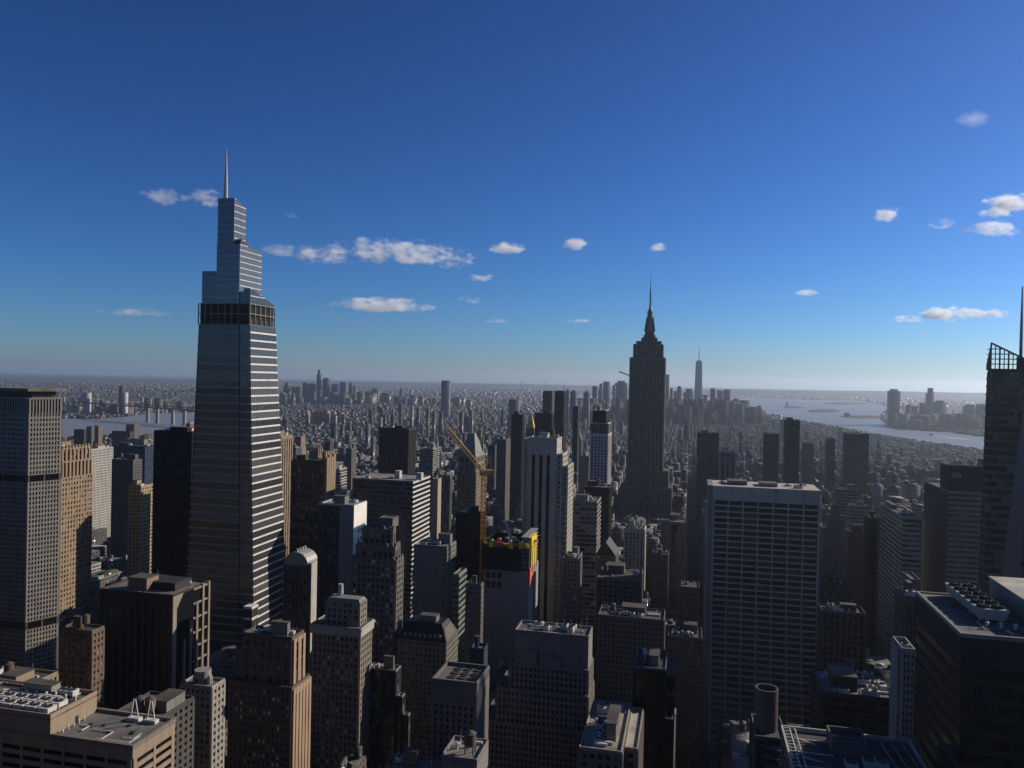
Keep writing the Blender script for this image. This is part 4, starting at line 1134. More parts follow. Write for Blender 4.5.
# --- the great art deco tower
def deco_giant():
    D = 1330.0
    h = Hero('art_deco_skyscraper', 'great brown art deco skyscraper with setbacks and tall mooring mast', 'skyscraper', 'W', 629.8, 663.8, 665.8, 358, D, 515, dep=42)
    r = h.root; m = wall((.27, .215, .175)); md = wall((.16, .13, .11)); x0, x1, y0, y1 = h.rect; dep = 42.0
    z = lambda y: h.zy(y); X = lambda px, y: h.lx(px, y)
    def LXY(px, y):
        P = Vector((h.P.x, h.P.y, z(y))); return solve(P, CR, px, -200, 200)
    st = dict(k='strips', bay=5.2, pw=.5, dp=1.0, fl=3.7)
    g = glass((.015, .013, .012), (.07, .06, .05), .2, .3)
    cx = (x0+x1)/2
    main = (LXY(629.3, 400), LXY(664, 400), 0, dep)
    tier(r, main, 0, z(358), st, m, g, see='NW', wall_name='main_shaft')
    a = (LXY(633.5, 352), LXY(662.5, 352), 4, dep-4); tier(r, a, z(358), z(344.5), st, m, g, see='NW', wall_name='upper_setback')
    b_ = (LXY(636.5, 343), LXY(660.5, 343), 6, dep-6); tier(r, b_, z(344.5), z(341), st, m, g, see='NW', wall_name='observation_floor')
    # projecting wings of the front beside the recessed middle
    wl = (main[0]+1.0, main[0]+(main[1]-main[0])*.33, -3.0, -.72); wr = (main[1]-(main[1]-main[0])*.33, main[1]-1.0, -3.0, -.72)
    for q, top in ((wl, 372), (wr, 372)): tier(r, q, 0, z(top), st, m, g, see='N', wall_name='front_wing', sides='NWE')
    # lower setbacks
    for (pa, pb, yt, yo) in ((626.3, 668.2, 471, -8), (621.5, 671.5, 487, -16)):
        L, R_ = LXY(pa, yt), LXY(pb, yt)
        t1, t2 = (L, L+(R_-L)*.34, yo, dep+6), (R_-(R_-L)*.30, R_, yo, dep+6)
        for q in (t1, t2):
            tier(r, q, 0, z(yt), st, m, g, see='NW', wall_name='lower_setback'); roof(r, q, z(yt), None, m, .8)
    t = (LXY(621, 505), LXY(675, 505), -20, dep+10); tier(r, t, 0, z(512), st, m, g, see='NW', wall_name='base_block'); roof(r, t, z(512), None, m, 1)
    for q, yy in ((main, 358), (a, 344.5)): roof(r, q, z(yy), None, m, .8)
    # crown steps, mooring mast and antenna
    mx, my_ = LXY(649.0, 335), dep/2
    mm = wall((.20, .185, .17), .45, .3)
    c = MB()
    for k, (w2, za, zb) in enumerate(((13.5, 341, 337.5), (10, 337.5, 334.5), (7.6, 334.5, 331))):
        c.box(mx-w2, mx+w2, my_-w2*.8, my_+w2*.8, z(za), z(zb))
    c.build('crown_step', md, r)
    w_ = MB()
    for sx, sy in ((1, 0), (-1, 0), (0, 1), (0, -1)):
        for k in range(5):
            rr = 8.2-k*.75; w_.box(mx+sx*rr*.5-1.1-abs(sx)*rr*.5, mx+sx*rr*.5+1.1+abs(sx)*rr*.5, my_+sy*rr*.5-1.1-abs(sy)*rr*.5, my_+sy*rr*.5+1.1+abs(sy)*rr*.5, z(331)+k*5.0, z(331)+k*5.0+5.0)
    w_.build('mast_buttress', mm, r)
    s = MB(); s.cone(mx, my_, z(331), z(312), 5.4, 4.3, 16); s.build('mooring_mast', mm, r)
    s = MB(); s.cone(mx, my_, z(312), z(310.5), 5.2, 5.2, 16); s.cone(mx, my_, z(310.5), z(305), 3.8, 1.6, 16); s.build('mast_dome', mm, r)
    an = MB(); an.cone(mx, my_, z(306), z(289), 1.5, 1.1, 8); an.cone(mx, my_, z(289), z(282), .75, .6, 8); an.cone(mx, my_, z(282), z(273.5), .45, .15, 8)
    for k in range(9):
        zz = z(304)+k*3.0; an.bar((mx-2.1, my_, zz), (mx+2.1, my_, zz), .45)
    an.build('antenna', M_UNITD, r)
    h.px = (620, 672)
deco_giant()

# --- centre right, in front of the art deco tower
simple('white_pilaster_block', 'pale pilastered block with lit right edge below the art deco tower', 'office building', 'W', 624.5, 644.5, 648.5, 530, 800, 585, dict(k='strips', bay=4.2, pw=.5, dp=.7, fl=3.7), (.72, .68, .60), G_DARK, seed=91, n=6)
def gable_block():
    h = Hero('gable_roof_tower', 'dark tower with a pointed gable roof left of the pale pilastered block', 'office building', 'W', 596.5, 615.5, 618.5, 556, 640, 610)
    r = h.root; m = wall((.22, .19, .16)); x0, x1, y0, y1 = h.rect
    tier(r, h.rect, 0, h.z, 'punch', m, G_GLINT, see='NW', single=80)
    zt_ = h.zy(543); q = MB(); cx = (x0+x1)/2
    q.poly([(x0-.4, y0-.4, h.z), (x1+.4, y0-.4, h.z), (cx, y0-.4, zt_)]); q.poly([(x1+.4, y1+.4, h.z), (x0-.4, y1+.4, h.z), (cx, y1+.4, zt_)])
    q.quad((x1+.4, y0-.4, h.z), (x1+.4, y1+.4, h.z), (cx, y1+.4, zt_), (cx, y0-.4, zt_)); q.quad((x0-.4, y1+.4, h.z), (x0-.4, y0-.4, h.z), (cx, y0-.4, zt_), (cx, y1+.4, zt_))
    q.build('gable_roof', plain((.06, .055, .05)), r)
gable_block()
def shaft_block():
    h = Hero('notched_shaft_block', 'tan block with a deep dark shaft down its middle right of the pale pilasters', 'apartment block', 'W', 661, 686, 689, 523.5, 880, 615)
    r = h.root; m = wall((.32, .27, .22)); x0, x1, y0, y1 = h.rect; L = x1-x0
    for nm, q in (('left_wing', (x0, x0+L*.42, y0, y1)), ('right_wing', (x1-L*.38, x1, y0, y1))):
        tier(r, q, 0, h.z-10, 'punch', m, G_DARK, see='NW', wall_name=nm)
    q = (x0+L*.05, x1-L*.05, y0+6, y1); tier(r, q, 0, h.z-3, 'punch', m, G_DARK, see='N', wall_name='link_wall', sides='N')
    a = (x0-.2, x1+.2, y0-.2, y1+.2); tier(r, a, h.z-10, h.z, 'blank', m, wall_name='top_storey'); roof(r, a, h.z, None, m, 1)
    w = MB(); w.box(x0+L*.4, x0+L*.66, y0-.4, y0-.15, h.z-9, h.z-2); w.build('plant_opening', G_BLACK, r); kit(r, a, h.z, 92, None, 4, .4, .6)
shaft_block()
simple('blank_topped_slab', 'plain taupe slab with a windowed top storey left of the white grid tower', 'office building', 'W', 681, 699.5, 702, 589, 690, 640, dict(k='bands', fl=4, sh=.8, dp=.1, mull=4), (.20, .17, .14), G_DARK, seed=93, n=3)
simple('brown_gabled_flats', 'brown apartment block with sloping top between gable tower and notched block', 'apartment block', 'W', 652, 668, 673, 556, 780, 615, 'punch', (.19, .15, .12), G_DARK, seed=94, n=4, tank=1)
simple('dark_wide_block', 'wide dark block with rows of windows and cluttered roof below the gable tower', 'office building', 'W', 598, 664, 668, 622, 470, 668, 'punchb', (.21, .18, .155), G_BLACK, single=100, seed=95, n=12, tank=.8)
simple('dark_ledge_block', 'dark block with a flat bulkhead behind the wide dark block', 'office building', 'W', 597, 640, 643, 582, 570, 620, 'pair', (.2, .175, .15), G_BLACK, single=60, seed=96, n=9, tank=1)
simple('grey_annexe', 'grey annexe block with roof sheds squeezed against the white grid tower', 'office building', 'W', 668, 702, 706, 640, 500, 700, 'punch', (.22, .2, .175), G_DARK, seed=97, n=8, tank=0)

def big_loft():
    h = Hero('big_loft_block', 'huge brown setback block with close rows of small windows in the bottom middle', 'office building', 'W', 490, 589, 592, 640, 345, 765, dep=20)
    r = h.root; m = wall((.33, .295, .26)); x0, x1, y0, y1 = h.rect
    st = dict(k='grid', bay=1.95, fl=2.75, pw=.46, sh=.42, dp=.35)
    z0, z1, z2, z3, z4 = 0, h.zy(757), h.zy(718), h.zy(672), h.z
    dep = 20
    A = (x0-2.5, x1+.8, y0-3.2, dep); B = (x0+4, x1+.4, y0-1.6, dep-1); C = (h.lx(510, 655), x1, y0, dep-3)
    tier(r, A, 0, h.zy(731), st, m, G_BLACK, see='NW', single=50, wall_name='lower_wall'); roof(r, A, h.zy(731), None, m, .8)
    tier(r, B, h.zy(731), h.zy(697), st, m, G_BLACK, see='NW', single=25, wall_name='middle_setback'); roof(r, B, h.zy(697), None, m, .8)
    tier(r, C, h.zy(697), z3, st, m, G_BLACK, see='NW', single=25, wall_name='upper_setback'); roof(r, C, z3, None, m, .8)
    d = (h.lx(514, 650), h.lx(588, 650), y0+1.5, dep-4); tier(r, d, z3, z4, 'blank', m, wall_name='attic'); roof(r, d, z4, roofmat((.1, .095, .09)), wall((.34, .31, .27)), 1.2)
    for i, a in enumerate((.08, .36, .52)):
        q = MB(); xx = d[0]+(d[1]-d[0])*a; q.box(xx, xx+8-i*2, y0+.2, y0+2, z3, z3+7-i*1.5); q.build('stair_bulkhead', wall((.30, .28, .26)), r)
    kit(r, d, z4, 101, None, 9, 0, .4); pipes(r, d, z4, 9, 10)
big_loft()
def black_steps():
    h = Hero('black_glass_setback', 'black glass tower stepping down in pale edged terraces left of the white grid tower', 'office building', 'W', 634, 674, 693, 672, 300, 790)
    r = h.root; m = wall(BLACK); ml = wall((.20, .195, .19)); x0, x1, y0, y1 = h.rect
    xm = h.lx(666)
    tier(r, (x0, xm, y0, y1), 0, h.z, 'curtain', m, G_BLACK, see='NW'); roof(r, (x0, xm, y0, y1), h.z, roofmat((.03, .028, .025)), ml, .8)
    for k, py in enumerate((687, 703, 722)):
        a = (xm+.05, x1, y0+10-k*4.5, y0+16-k*4.5-.3+(14 if k == 0 else 0)); zz = h.zy(py); tier(r, a, 0, zz, 'curtain', m, G_BLACK, see='NW', wall_name='terrace_block', sides='NW'); roof(r, a, zz, None, ml, .7)
    kit(r, (x0, xm, y0, y1), h.z, 103, None, 12, 0, 1)
black_steps()
def small_lit_roof():
    h = Hero('sunlit_roof_block', 'block with cluttered sunlit roof and narrow right wing at the bottom edge', 'office building', 'W', 579, 601, 625, 752, 262, 800, dep=34)
    r = h.root; m = wall((.30, .26, .21)); x0, x1, y0, y1 = h.rect
    a = (x0, h.lx(622, 745), y0, 40); tier(r, a, 0, h.z, 'punchb', m, G_DARK, see='NW', single=40); roof(r, a, h.z, roofmat((.30, .27, .22)), wall((.5, .46, .38)), 1.0)
    b_ = (a[1]+.4, a[1]+4.8, y0+6, 40); tier(r, b_, 0, h.z-1, 'punchb', m, G_DARK, see='NW', wall_name='right_wing'); roof(r, b_, h.z-1, roofmat((.4, .38, .33)), wall((.5, .46, .38)), .9)
    kit(r, inset(a, 1), h.z, 105, None, 14, 0, 1); pipes(r, a, h.z, 10, 6)
small_lit_roof()

# --- the white grid tower with its flared foot
G_BRONZE = glass((.026, .021, .017), (.09, .075, .06), .15, .35)
def grid_tower():
    D = 565.0
    h = Hero('white_grid_tower', 'broad travertine tower with wide dark window grid right of centre', 'skyscraper', 'W', 714, 819.5, 821, 492, D, 715, dep=34)
    r = h.root; m = wall((.84, .70, .54), .7); x0, x1, y0, y1 = h.rect
    zt_ = h.z; zw = h.zy(504); z0 = h.zy(722); nb = 7; fl = (zw-z0)/36.0
    L = x1-x0
    def flare(z):            # the front curves out towards the street
        t = max(0.0, min(1.0, (h.zy(560)-z)/(h.zy(560)-0)))
        return -26*t**2.6
    fr = MB(); levels = [zt_-h_ for h_ in ()]
    lv = [zw-j*fl for j in range(0, 60) if zw-j*fl > 0]
    # core, one slab per storey so that it follows the curve
    core = MB()
    for j in range(len(lv)-1):
        za, zb = lv[j], lv[j+1]; core.frustum((x0+.3, x1-.3, flare(zb)+.8, y1), (x0+.3, x1-.3, flare(za)+.8, y1), zb, za, cap=False)
    core.box(x0+.3, x1-.3, .5, y1, zw, zt_-.2); core.build('core_wall', wall((.05, .048, .045)), r)
    k = MB(); k.box(x0-.6, x1+.6, -.5, y1, zw, zt_+1.0); k.build('attic_band', m, r)
    for j in range(len(lv)):
        z = lv[j]; e = MB(); y = flare(z); e.box(x0, x1, y-.10, y+1.2, z-1.05, z+.25); e.build('floor_beam', m, r)
    for i in range(nb+1):
        p = MB(); xx = x0+L*i/nb; wv = .45 if 0 < i < nb else .7
        for j in range(len(lv)-1):
            za, zb = lv[j], lv[j+1]; p.frustum((xx-wv, xx+wv, flare(zb)-.35, flare(zb)+1.0), (xx-wv, xx+wv, flare(za)-.35, flare(za)+1.0), zb, za, cap=False)
        p.build('pier', m, r)
    cnt = 0; rest = MB()
    for j in range(len(lv)-1):
        za, zb = lv[j]-1.05, lv[j+1]+.25
        for i in range(nb):
            xa, xb = x0+L*i/nb+.5, x0+L*(i+1)/nb-.5; y = flare((za+zb)/2)+.45
            t = rest if cnt >= 100 else MB()
            ya, yb = flare(zb)+.5, flare(za)+.5
            t.quad((xa, ya, zb), (xb, ya, zb), (xb, yb, za), (xa, yb, za))
            if cnt < 100: t.build('window', G_BRONZE, r)
            cnt += 1
    tag(rest.build('glazing', G_BRONZE, r), kind='stuff')
    # blank travertine side wall standing a little beyond the front, left
    s = MB()
    for j in range(len(lv)-1):
        za, zb = lv[j], lv[j+1]; s.frustum((x0-4.4, x0-.7, flare(zb)-.4, y1+1), (x0-4.4, x0-.7, flare(za)-.4, y1+1), zb, za, cap=False)
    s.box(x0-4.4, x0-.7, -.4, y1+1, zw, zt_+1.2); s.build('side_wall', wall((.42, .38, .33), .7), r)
    t = MB(); t.box(x0, x1, 0, y1-.5, zt_-.1, zt_+.1); t.build('roof', roofmat((.10, .1, .1)), r)
    pw = MB(); pw.box(x0-.6, x1+.6, y1-.5, y1+.4, zt_-2, zt_+1); pw.build('parapet', m, r)
    penthouse(r, (x0+L*.14, x0+L*.33, 10, 24), zt_+.1, 3.4, wall((.25, .23, .21)))
    penthouse(r, (x0+L*.45, x0+L*.62, 8, 22), zt_+.1, 3.0, wall((.46, .42, .36)))
    kit(r, (x0+L*.65, x1-2, 3, y1-3), zt_+.1, 111, None, 6, 0, .6); kit(r, (x0+2, x0+L*.14, 3, y1-3), zt_+.1, 112, None, 3, 0, 0)
    h.px = (704, 822); h.foot = (h.foot[0]-5, h.foot[1]+1, h.foot[2]-27, h.foot[3]+2)
grid_tower()

# ------------------------------------------------------------------ right side
def near_dark():
    h = Hero('black_plate_tower', 'near black office tower with cooling plant on its flat roof at the lower right', 'skyscraper', 'E', 917, 962, 1120, 635, 190, 800)
    r = h.root; m = wall((.035, .032, .03)); ml = wall((.30, .29, .28)); x0, x1, y0, y1 = h.rect
    tier(r, h.rect, 0, h.z-7, dict(k='bands', fl=4.1, sh=.42, dp=.2, mull=1.6), m, G_BLACK, see='NE')
    q = MB(); q.box(x0-.3, x1+.3, y0-.3, y1+.3, h.z-7, h.z); q.build('attic', wall((.045, .042, .04)), r)
    roof(r, h.rect, h.z, roofmat((.15, .135, .115)), ml, .5, .5, .35)
    # row of cooling towers in a white trough
    xa, ya = h.lx(985, 630)+2.2, y0+12
    t = MB(); lx_, ly_ = 7.4, 27.0
    t.frustum((xa+.8, xa+lx_-.8, ya+.8, ya+ly_-.8), (xa, xa+lx_, ya, ya+ly_), h.z+.8, h.z+3.6, cap=True)
    for i in range(4):
        for sx in (xa+1, xa+lx_-1.6): t.box(sx, sx+.6, ya+2+i*7, ya+2.6+i*7, h.z+.1, h.z+.8)
    o = t.build('cooling_trough', wall((.60, .60, .61), .5), r)
    for i in range(6):
        for j in range(2):
            f = MB(); cx, cy = xa+2.0+j*3.4, ya+2.4+i*4.4
            f.cone(cx, cy, h.z+3.6, h.z+4.3, 1.6, 1.5, 18, 0, False); f.cone(cx, cy, h.z+3.6, h.z+4.0, 1.5, 1.5, 18)
            for k in range(3): f.bar((cx-1.35*math.cos(k*1.05), cy-1.35*math.sin(k*1.05), h.z+4.15), (cx+1.35*math.cos(k*1.05), cy+1.35*math.sin(k*1.05), h.z+4.15), .22)
            f.build('fan', plain((.05, .05, .05)), o)
    penthouse(r, (xa+11.5, xa+44, ya-3, ya+27), h.z+.1, 5.8, wall((.34, .33, .32)), roofmat((.42, .40, .36)), False)
    vent(r, xa+26, ya+12, h.z+6.25, .6, .8); 
    q = MB(); q.box(xa+23, xa+26, ya+14, ya+16, h.z+6.2, h.z+7.0); q.build('roof_hatch', M_UNIT, r)
    pipes(r, (x0+1, xa+10, y0, y1), h.z, 14, 6)
    for i in range(3): vent(r, xa+1+i*3.2, ya-3.5, h.z+.1, .35, 1.1)
    duct(r, (xa+10, ya-2, h.z+.7), (xa+15, ya-2, h.z+.7), .8)
near_dark()
def facet_tower():
    D = 425.0
    h = Hero('faceted_lattice_tower', 'dark faceted glass tower with open lattice crown at the right edge', 'skyscraper', 'E', 984, 991.5, 1110, 343, D, 600)
    r = h.root; m = wall((.20, .17, .15)); x0, x1, y0, y1 = h.rect; y1 = 6.0
    zr = h.zy(369); fl = 4.2
    xr = x1; slope = (h.zy(342)-h.zy(357))/h.lx(1024, 350)
    taper = 4.0
    c = MB(); c.frustum((x0-taper, x1, y0-taper, y1), (x0+.4, x1, y0+.4, y1), 0, zr); c.build('shaft_core', wall((.03, .027, .026), .4), r)
    n = int(zr/fl)
    for j in range(n):
        z = j*fl; t = 1-z/zr
        q = MB(); e = taper*t
        q.box(x0-e-.06, x1, y0-e-.15, y0+1.4, z, z+1.5); q.box(x0-e-.06, x0+.9, y0+1.41, y1, z, z+1.5); q.build('spandrel', m, r)
        g = MB()
        for i in range(24):
            xa = x0-e+.3+(x1-x0+e-.6)*i/24; xb = x0-e+(x1-x0+e-.6)*(i+1)/24; g.box(xa, xb, y0-e+.0, y0+1.3, z+1.5, z+fl)
        for i in range(12):
            ya = y0+1.6+(y1-y0-2)*i/12; yb = y0+1.3+(y1-y0-2)*(i+1)/12; g.box(x0-e-.02, x0+.8, ya, yb, z+1.5, z+fl)
        g.build('window_band', G_GREY, r)
    # diagonal reflection streak, put in as a paler sheet widening towards the foot
    f = MB(); a0, a1 = x0+2, x0+16
    f.poly([(x0+17.0, y0-.7, zr-8), (x0+22, y0-.7, zr-8), (x0+9, y0-taper-.8, 60), (x0-taper+.5, y0-taper-.8, 60)]); f.build('sheen_streak', glass((.13, .12, .12), (.2, .19, .19), .1, .4), r)
    # lattice screen with a raking top
    L = MB(); zt_ = h.zy(343)
    top = lambda x: zt_-slope*(x-x0)
    nb = 26
    for i in range(nb+1):
        xx = x0+(x1-x0)*i/nb
        if top(xx) > zr: L.bar((xx, y0+.3, zr-.5), (xx, y0+.3, top(xx)), .4 if i % 2 else .65)
    for j in range(9):
        zz = zr+j*2.7; xe = min(x1, x0+(zt_-zz)/slope)
        if xe > x0+1: L.bar((x0, y0+.3, zz), (xe, y0+.3, zz), .5)
    L.bar((x0, y0+.3, zt_), (x1, y0+.3, top(x1)), .8)
    for i in range(10):
        yy = y0+(y1-y0)*i/9; tt = zt_-i*1.2; L.bar((x0, yy, zr-.5), (x0, yy, tt), .5)
    for j in range(5): L.bar((x0, y0, zr+j*2.7), (x0, y1, zr+j*2.7), .4)
    L.build('lattice_crown', plain((.07, .06, .055)), r)
    roof(r, (x0+1, x1, y0+1, y1), zr, None, m, 0)
    penthouse(r, (x0+14, x0+40, y0+2, y1-1), zr, 6, wall((.09, .08, .075)))
    s = MB(); sx = h.lx(1023.8, 343); sx_, sy_ = sx-.2, 3
    zs = h.zy(286); s.cone(sx_, sy_, zr, zr+(zs-zr)*.5, .9, .7, 8); s.cone(sx_, sy_, zr+(zs-zr)*.5, zs, .7, .3, 8); s.build('spire', wall((.3, .3, .3), .5, .3), r)
facet_tower()
def green_glass():
    h = Hero('green_glass_office', 'greenish banded glass office block with dark plant box left of the faceted tower', 'office building', 'E', 924, 948, 1010, 492, 610, 600, dep=62)
    r = h.root; m = wall((.42, .40, .33)); x0, x1, y0, y1 = h.rect
    tier(r, h.rect, 0, h.z, dict(k='bands', fl=4.0, sh=.45, dp=.2, mull=7), m, G_GREEN, see='NE')
    a = MB(); a.box(x0-.4, x0+.1, y0-.3, y1, 0, h.z-.1); a.build('side_wall', wall((.05, .052, .048), .85), r)
    roof(r, h.rect, h.z, None, m, .9)
    p = MB(); zt_ = h.zy(466); xp = h.lx(946.5); p.box(x0+.5, x1, y0+2, y0+22, h.z-.1, zt_); p.build('plant_box', wall((.045, .05, .045)), r)
    # white lettering block on the plant box: a short worn word
    q = MB()
    for i, (dx, w2, h2) in enumerate(((0, 1.3, 4.2), (1.9, 1.3, 3.2), (3.8, 1.2, 4.2), (5.5, 1.0, 3.2))): q.box(x0+3+dx*1.0, x0+3+dx+w2, y0+1.85, y0+2, zt_-9, zt_-9+h2)
    q.build('sign_lettering', wall((.5, .5, .48)), r)
    lp = MB(); lp.box(x0+.3, x1, y0+1.8, y0+2.6, zt_, zt_+1); lp.box(x0+.3, x0+1.2, y0+2.6, y0+22, zt_, zt_+.99); lp.build('parapet', wall((.3, .3, .28)), r)
    kit(r, (x0+1, x1, y0+24, y1-2), h.z, 122, None, 9, 0, .6); kit(r, (x0+4, x1, y0+4, y0+20), zt_, 121, None, 7, 0, .4)
green_glass()
def two_tone():
    h = Hero('two_tone_banded_tower', 'tower with shaded striped left face and pale cream floor bands on its right face', 'office building', 'E', 880.5, 903, 921.5, 518, 640, 610, dep=78)
    r = h.root; m = wall((.70, .66, .52)); x0, x1, y0, y1 = h.rect
    tier(r, (x0+.1, x1, y0, y1), 0, h.z, dict(k='bands', fl=4.0, sh=.5, dp=.35, mull=2.2), m, G_DARK, see='NE')
    e = MB(); e.box(x1, x1+1.0, y0-.6, y1, 0, h.z+1.5); e.build('edge_fin', wall((.45, .44, .38)), r)
    roof(r, h.rect, h.z, roofmat((.09, .09, .085)), m, 1.2); kit(r, h.rect, h.z, 123, None, 10, .3, 1)
two_tone()
simple('brown_slab_tower', 'plain brown slab squeezed left of the two tone banded tower', 'office building', 'E', 865, 868, 881, 519, 720, 610, dict(k='strips', bay=9, pw=.7, dp=.4, fl=4), (.085, .065, .055), G_BLACK, seed=131, n=3)
simple('pale_grey_slab', 'pale grey slab with thin floor lines behind the brown stepped block', 'office building', 'E', 834, 836, 857.5, 489.5, 1000, 512, dict(k='bands', fl=4, sh=.55, dp=.3, mull=4), (.34, .33, .31), G_GREY, seed=132, n=4)
simple('pale_lower_slab', 'lower pale office slab with bright roof edge right of the brown stepped block', 'office building', 'E', 847, 849, 868, 506, 900, 560, dict(k='bands', fl=4, sh=.5, dp=.3, mull=4), (.40, .39, .36), G_GREY, seed=133, n=6)
def brown_stepped():
    h = Hero('brown_stepped_block', 'brown brick block with many setbacks right of the white grid tower', 'apartment block', 'E', 820, 823, 850, 530, 800, 570)
    r = h.root; m = wall((.3, .25, .21)); x0, x1, y0, y1 = h.rect
    tier(r, h.rect, 0, h.z, 'punch', m, G_DARK, see='NE', single=60); roof(r, h.rect, h.z, None, m, .9)
    a = inset(h.rect, 5, 3, 4, 4); tier(r, a, h.z, h.zy(516), 'punch', m, G_DARK, see='NE', wall_name='upper_setback'); roof(r, a, h.zy(516), None, m, .9)
    b_ = inset(a, 4, 3, 4, 4); tier(r, b_, h.zy(516), h.zy(506), 'punch', m, G_DARK, see='NE', wall_name='crown'); roof(r, b_, h.zy(506), None, m, .9)
    h2 = Hero('brown_twin_block', 'darker brown setback block in front of the pale lower slab', 'apartment block', 'E', 848, 850, 866, 533, 770, 600)
    r = h2.root; m = wall((.15, .12, .10)); tier(r, h2.rect, 0, h2.z, 'punch', m, G_DARK, see='NE', single=60); roof(r, h2.rect, h2.z, None, m, .9)
    a = inset(h2.rect, 3, 3, 3, 3); tier(r, a, h2.z, h2.zy(526), 'punch', m, G_DARK, see='NE', wall_name='upper_setback'); roof(r, a, h2.zy(526), None, wall((.5, .48, .45)), 1.4)
brown_stepped()
simple('lit_recess_block', 'grey block with bright lit recess low beside the white grid tower', 'apartment block', 'E', 821, 823, 846, 578, 600, 618, 'punch', (.16, .145, .13), G_GLINT, single=60, seed=135, n=7)
simple('dim_street_block', 'dim grey office block with terrace roof below the lit recess block', 'office building', 'E', 818, 822, 866, 612, 480, 675, 'piers', (.14, .125, .115), G_BLACK, single=60, seed=136, n=9)
h = simple('blue_roof_block', 'dark block with bluish plant clutter on its roof between grid tower and slim white tower', 'office building', 'E', 812, 822, 897, 694, 335, 735, 'frame', (.06, .058, .056), G_BLACK, single=60, seed=137, n=26, tank=.9, rm=roofmat((.16, .17, .2)))
def slim_white():
    h = Hero('slim_white_tower', 'slim white tower with small square windows beside the near black tower', 'apartment block', 'E', 893.5, 902, 915.5, 652, 250, 745)
    r = h.root; m = wall((.52, .51, .50)); x0, x1, y0, y1 = h.rect; y1 = max(y1, 12)
    tier(r, (x0, x1, y0, y1), 0, h.z, dict(k='grid', bay=1.1, fl=2.25, pw=.5, sh=.5, dp=.2), m, G_BLACK, see='N', sides='N', single=75, margin=.3)
    f = MB(); f.box(x0-.9, x0-.01, y0+1.2, y0+2.4, 0, h.z+.4); f.box(x0-.5, x0-.01, y0+4, y1, 0, h.z+.4); f.build('side_fin', wall((.40, .40, .41)), r)
    roof(r, (x0, x1, y0, y1), h.z, roofmat((.06, .06, .06)), m, 1.3, .35)
    cooling_unit(r, (x0+x1)/2, y0+4, h.z, 2, 2.4, 1.6, 1)
slim_white()
simple('curved_grey_block', 'grey block with vertical ribs tucked behind the slim white tower', 'office building', 'E', 896, 905, 921, 598, 420, 655, dict(k='strips', bay=1.6, pw=.5, dp=.8, fl=4), (.16, .155, .15), G_BLACK, seed=139, n=6)
simple('stone_gap_block', 'narrow stone block with lit roof hut left of the near black tower', 'office building', 'E', 909, 911, 921, 581, 500, 600, 'blank', (.26, .25, .235), seed=140, n=3)
def frame_roof():
    h = Hero('steel_frame_roof_block', 'block with open steel frames and white machinery on its roof at the bottom right', 'office building', 'E', 781, 800, 930, 776, 205, 800)
    # surveyed from the far left parapet corner instead: the roof is seen from above
    r = h.root; m = wall((.12, .115, .11)); ml = wall((.75, .72, .66)); x0, x1, y0, y1 = h.rect
    P = at(781, 724, 226.0)
    u0, v1 = (P-Vector((h.P.x, h.P.y, P.z))).dot(CR), (P-Vector((h.P.x, h.P.y, P.z))).dot(AV)
    x0 = u0; y1 = v1; z = P.z-1.4
    P2 = at(884, 742, 1.0); 
    x1 = x0+34; y0 = y1-46
    R_ = (x0, x1, y0, y1)
    h.z = z; h.foot = (h.P.dot(CR)+x0, h.P.dot(CR)+x1, h.P.dot(AV)+y0, h.P.dot(AV)+y1); h.px = (740, 925)
    tier(r, R_, 0, z, 'bands', m, G_BLACK, see='NE')
    roof(r, R_, z-3.0, roofmat((.06, .06, .06)), ml, 4.2, .5)
    f = MB()
    for xx in (x0+2.2, x0+3.6): f.bar((xx, y0, z+1.0), (xx, y1-1, z+1.0), .3)
    for k in range(22): f.bar((x0+.6, y0+1+k*2.05, z+1.2), (x0+2.2, y0+1.6+k*2.05, z+1.0), .28)
    for k in range(4): f.bar((x0+3.6, y0+6+k*11, z+.8), (x0+13, y0+10+k*9, z-1.0), .35)
    for k in range(5): f.bar((x0+1, y1-6-k*8, z+.2), (x0+12, y1-6-k*8, z+.2), .3)
    f.build('steel_frame', wall((.75, .72, .66), .5), r)
    b_ = MB(); bx0, bx1, by0, by1 = x0+11.5, x0+20.5, y1-13, y1-4
    b_.box(bx0, bx1, by0, by1, z-3, z+2.6)
    for a in ((bx0, bx1, by0, by0+.5), (bx0, bx1, by1-.5, by1), (bx0, bx0+.5, by0+.5, by1-.5), (bx1-.5, bx1, by0+.5, by1-.5)): b_.box(*a, z+2.6, z+4.2)
    b_.box(bx0+.5, bx1-.5, by0+3, by0+3.6, z+2.6, z+3.7); o = b_.build('plant_house', wall((.19, .175, .16)), r)
    p = MB(); p.box(bx0+2, bx1+6, by0-22, by0-.1, z-3, z-1.4); p.build('raised_roof', roofmat((.44, .42, .38)), r)
    cooling_unit(r, bx1+1, by0-4, z-1.4, 6, 3.4, 3.0, 2, wall(WHITE)); cooling_unit(r, bx1-5, by0-5, z-1.4, 3.2, 3.2, 2.4, 1)
    v = MB(); v.bar((bx1-2, by0-8, z-.6), (bx1+4, by0-11, z+.4), 1.3); v.build('duct', wall(WHITE), r)
    for k in range(3):
        v = MB(); v.bar((bx1+7+k*2.6, y0, z+1), (bx1+5+k*2.8, y1-4, z+1), .3); v.build('steel_rail', wall((.36, .35, .33), .5, .3), r)
    penthouse(r, (x1-8, x1-3, y1-9, y1-5), z-2.9, 3.4, wall((.34, .34, .35)))
    vent(r, bx0+4, by0-15, z-1.4, .5, 1.4); vent(r, bx0+7, by0-18, z-1.4, .4, 1.2)
frame_roof()
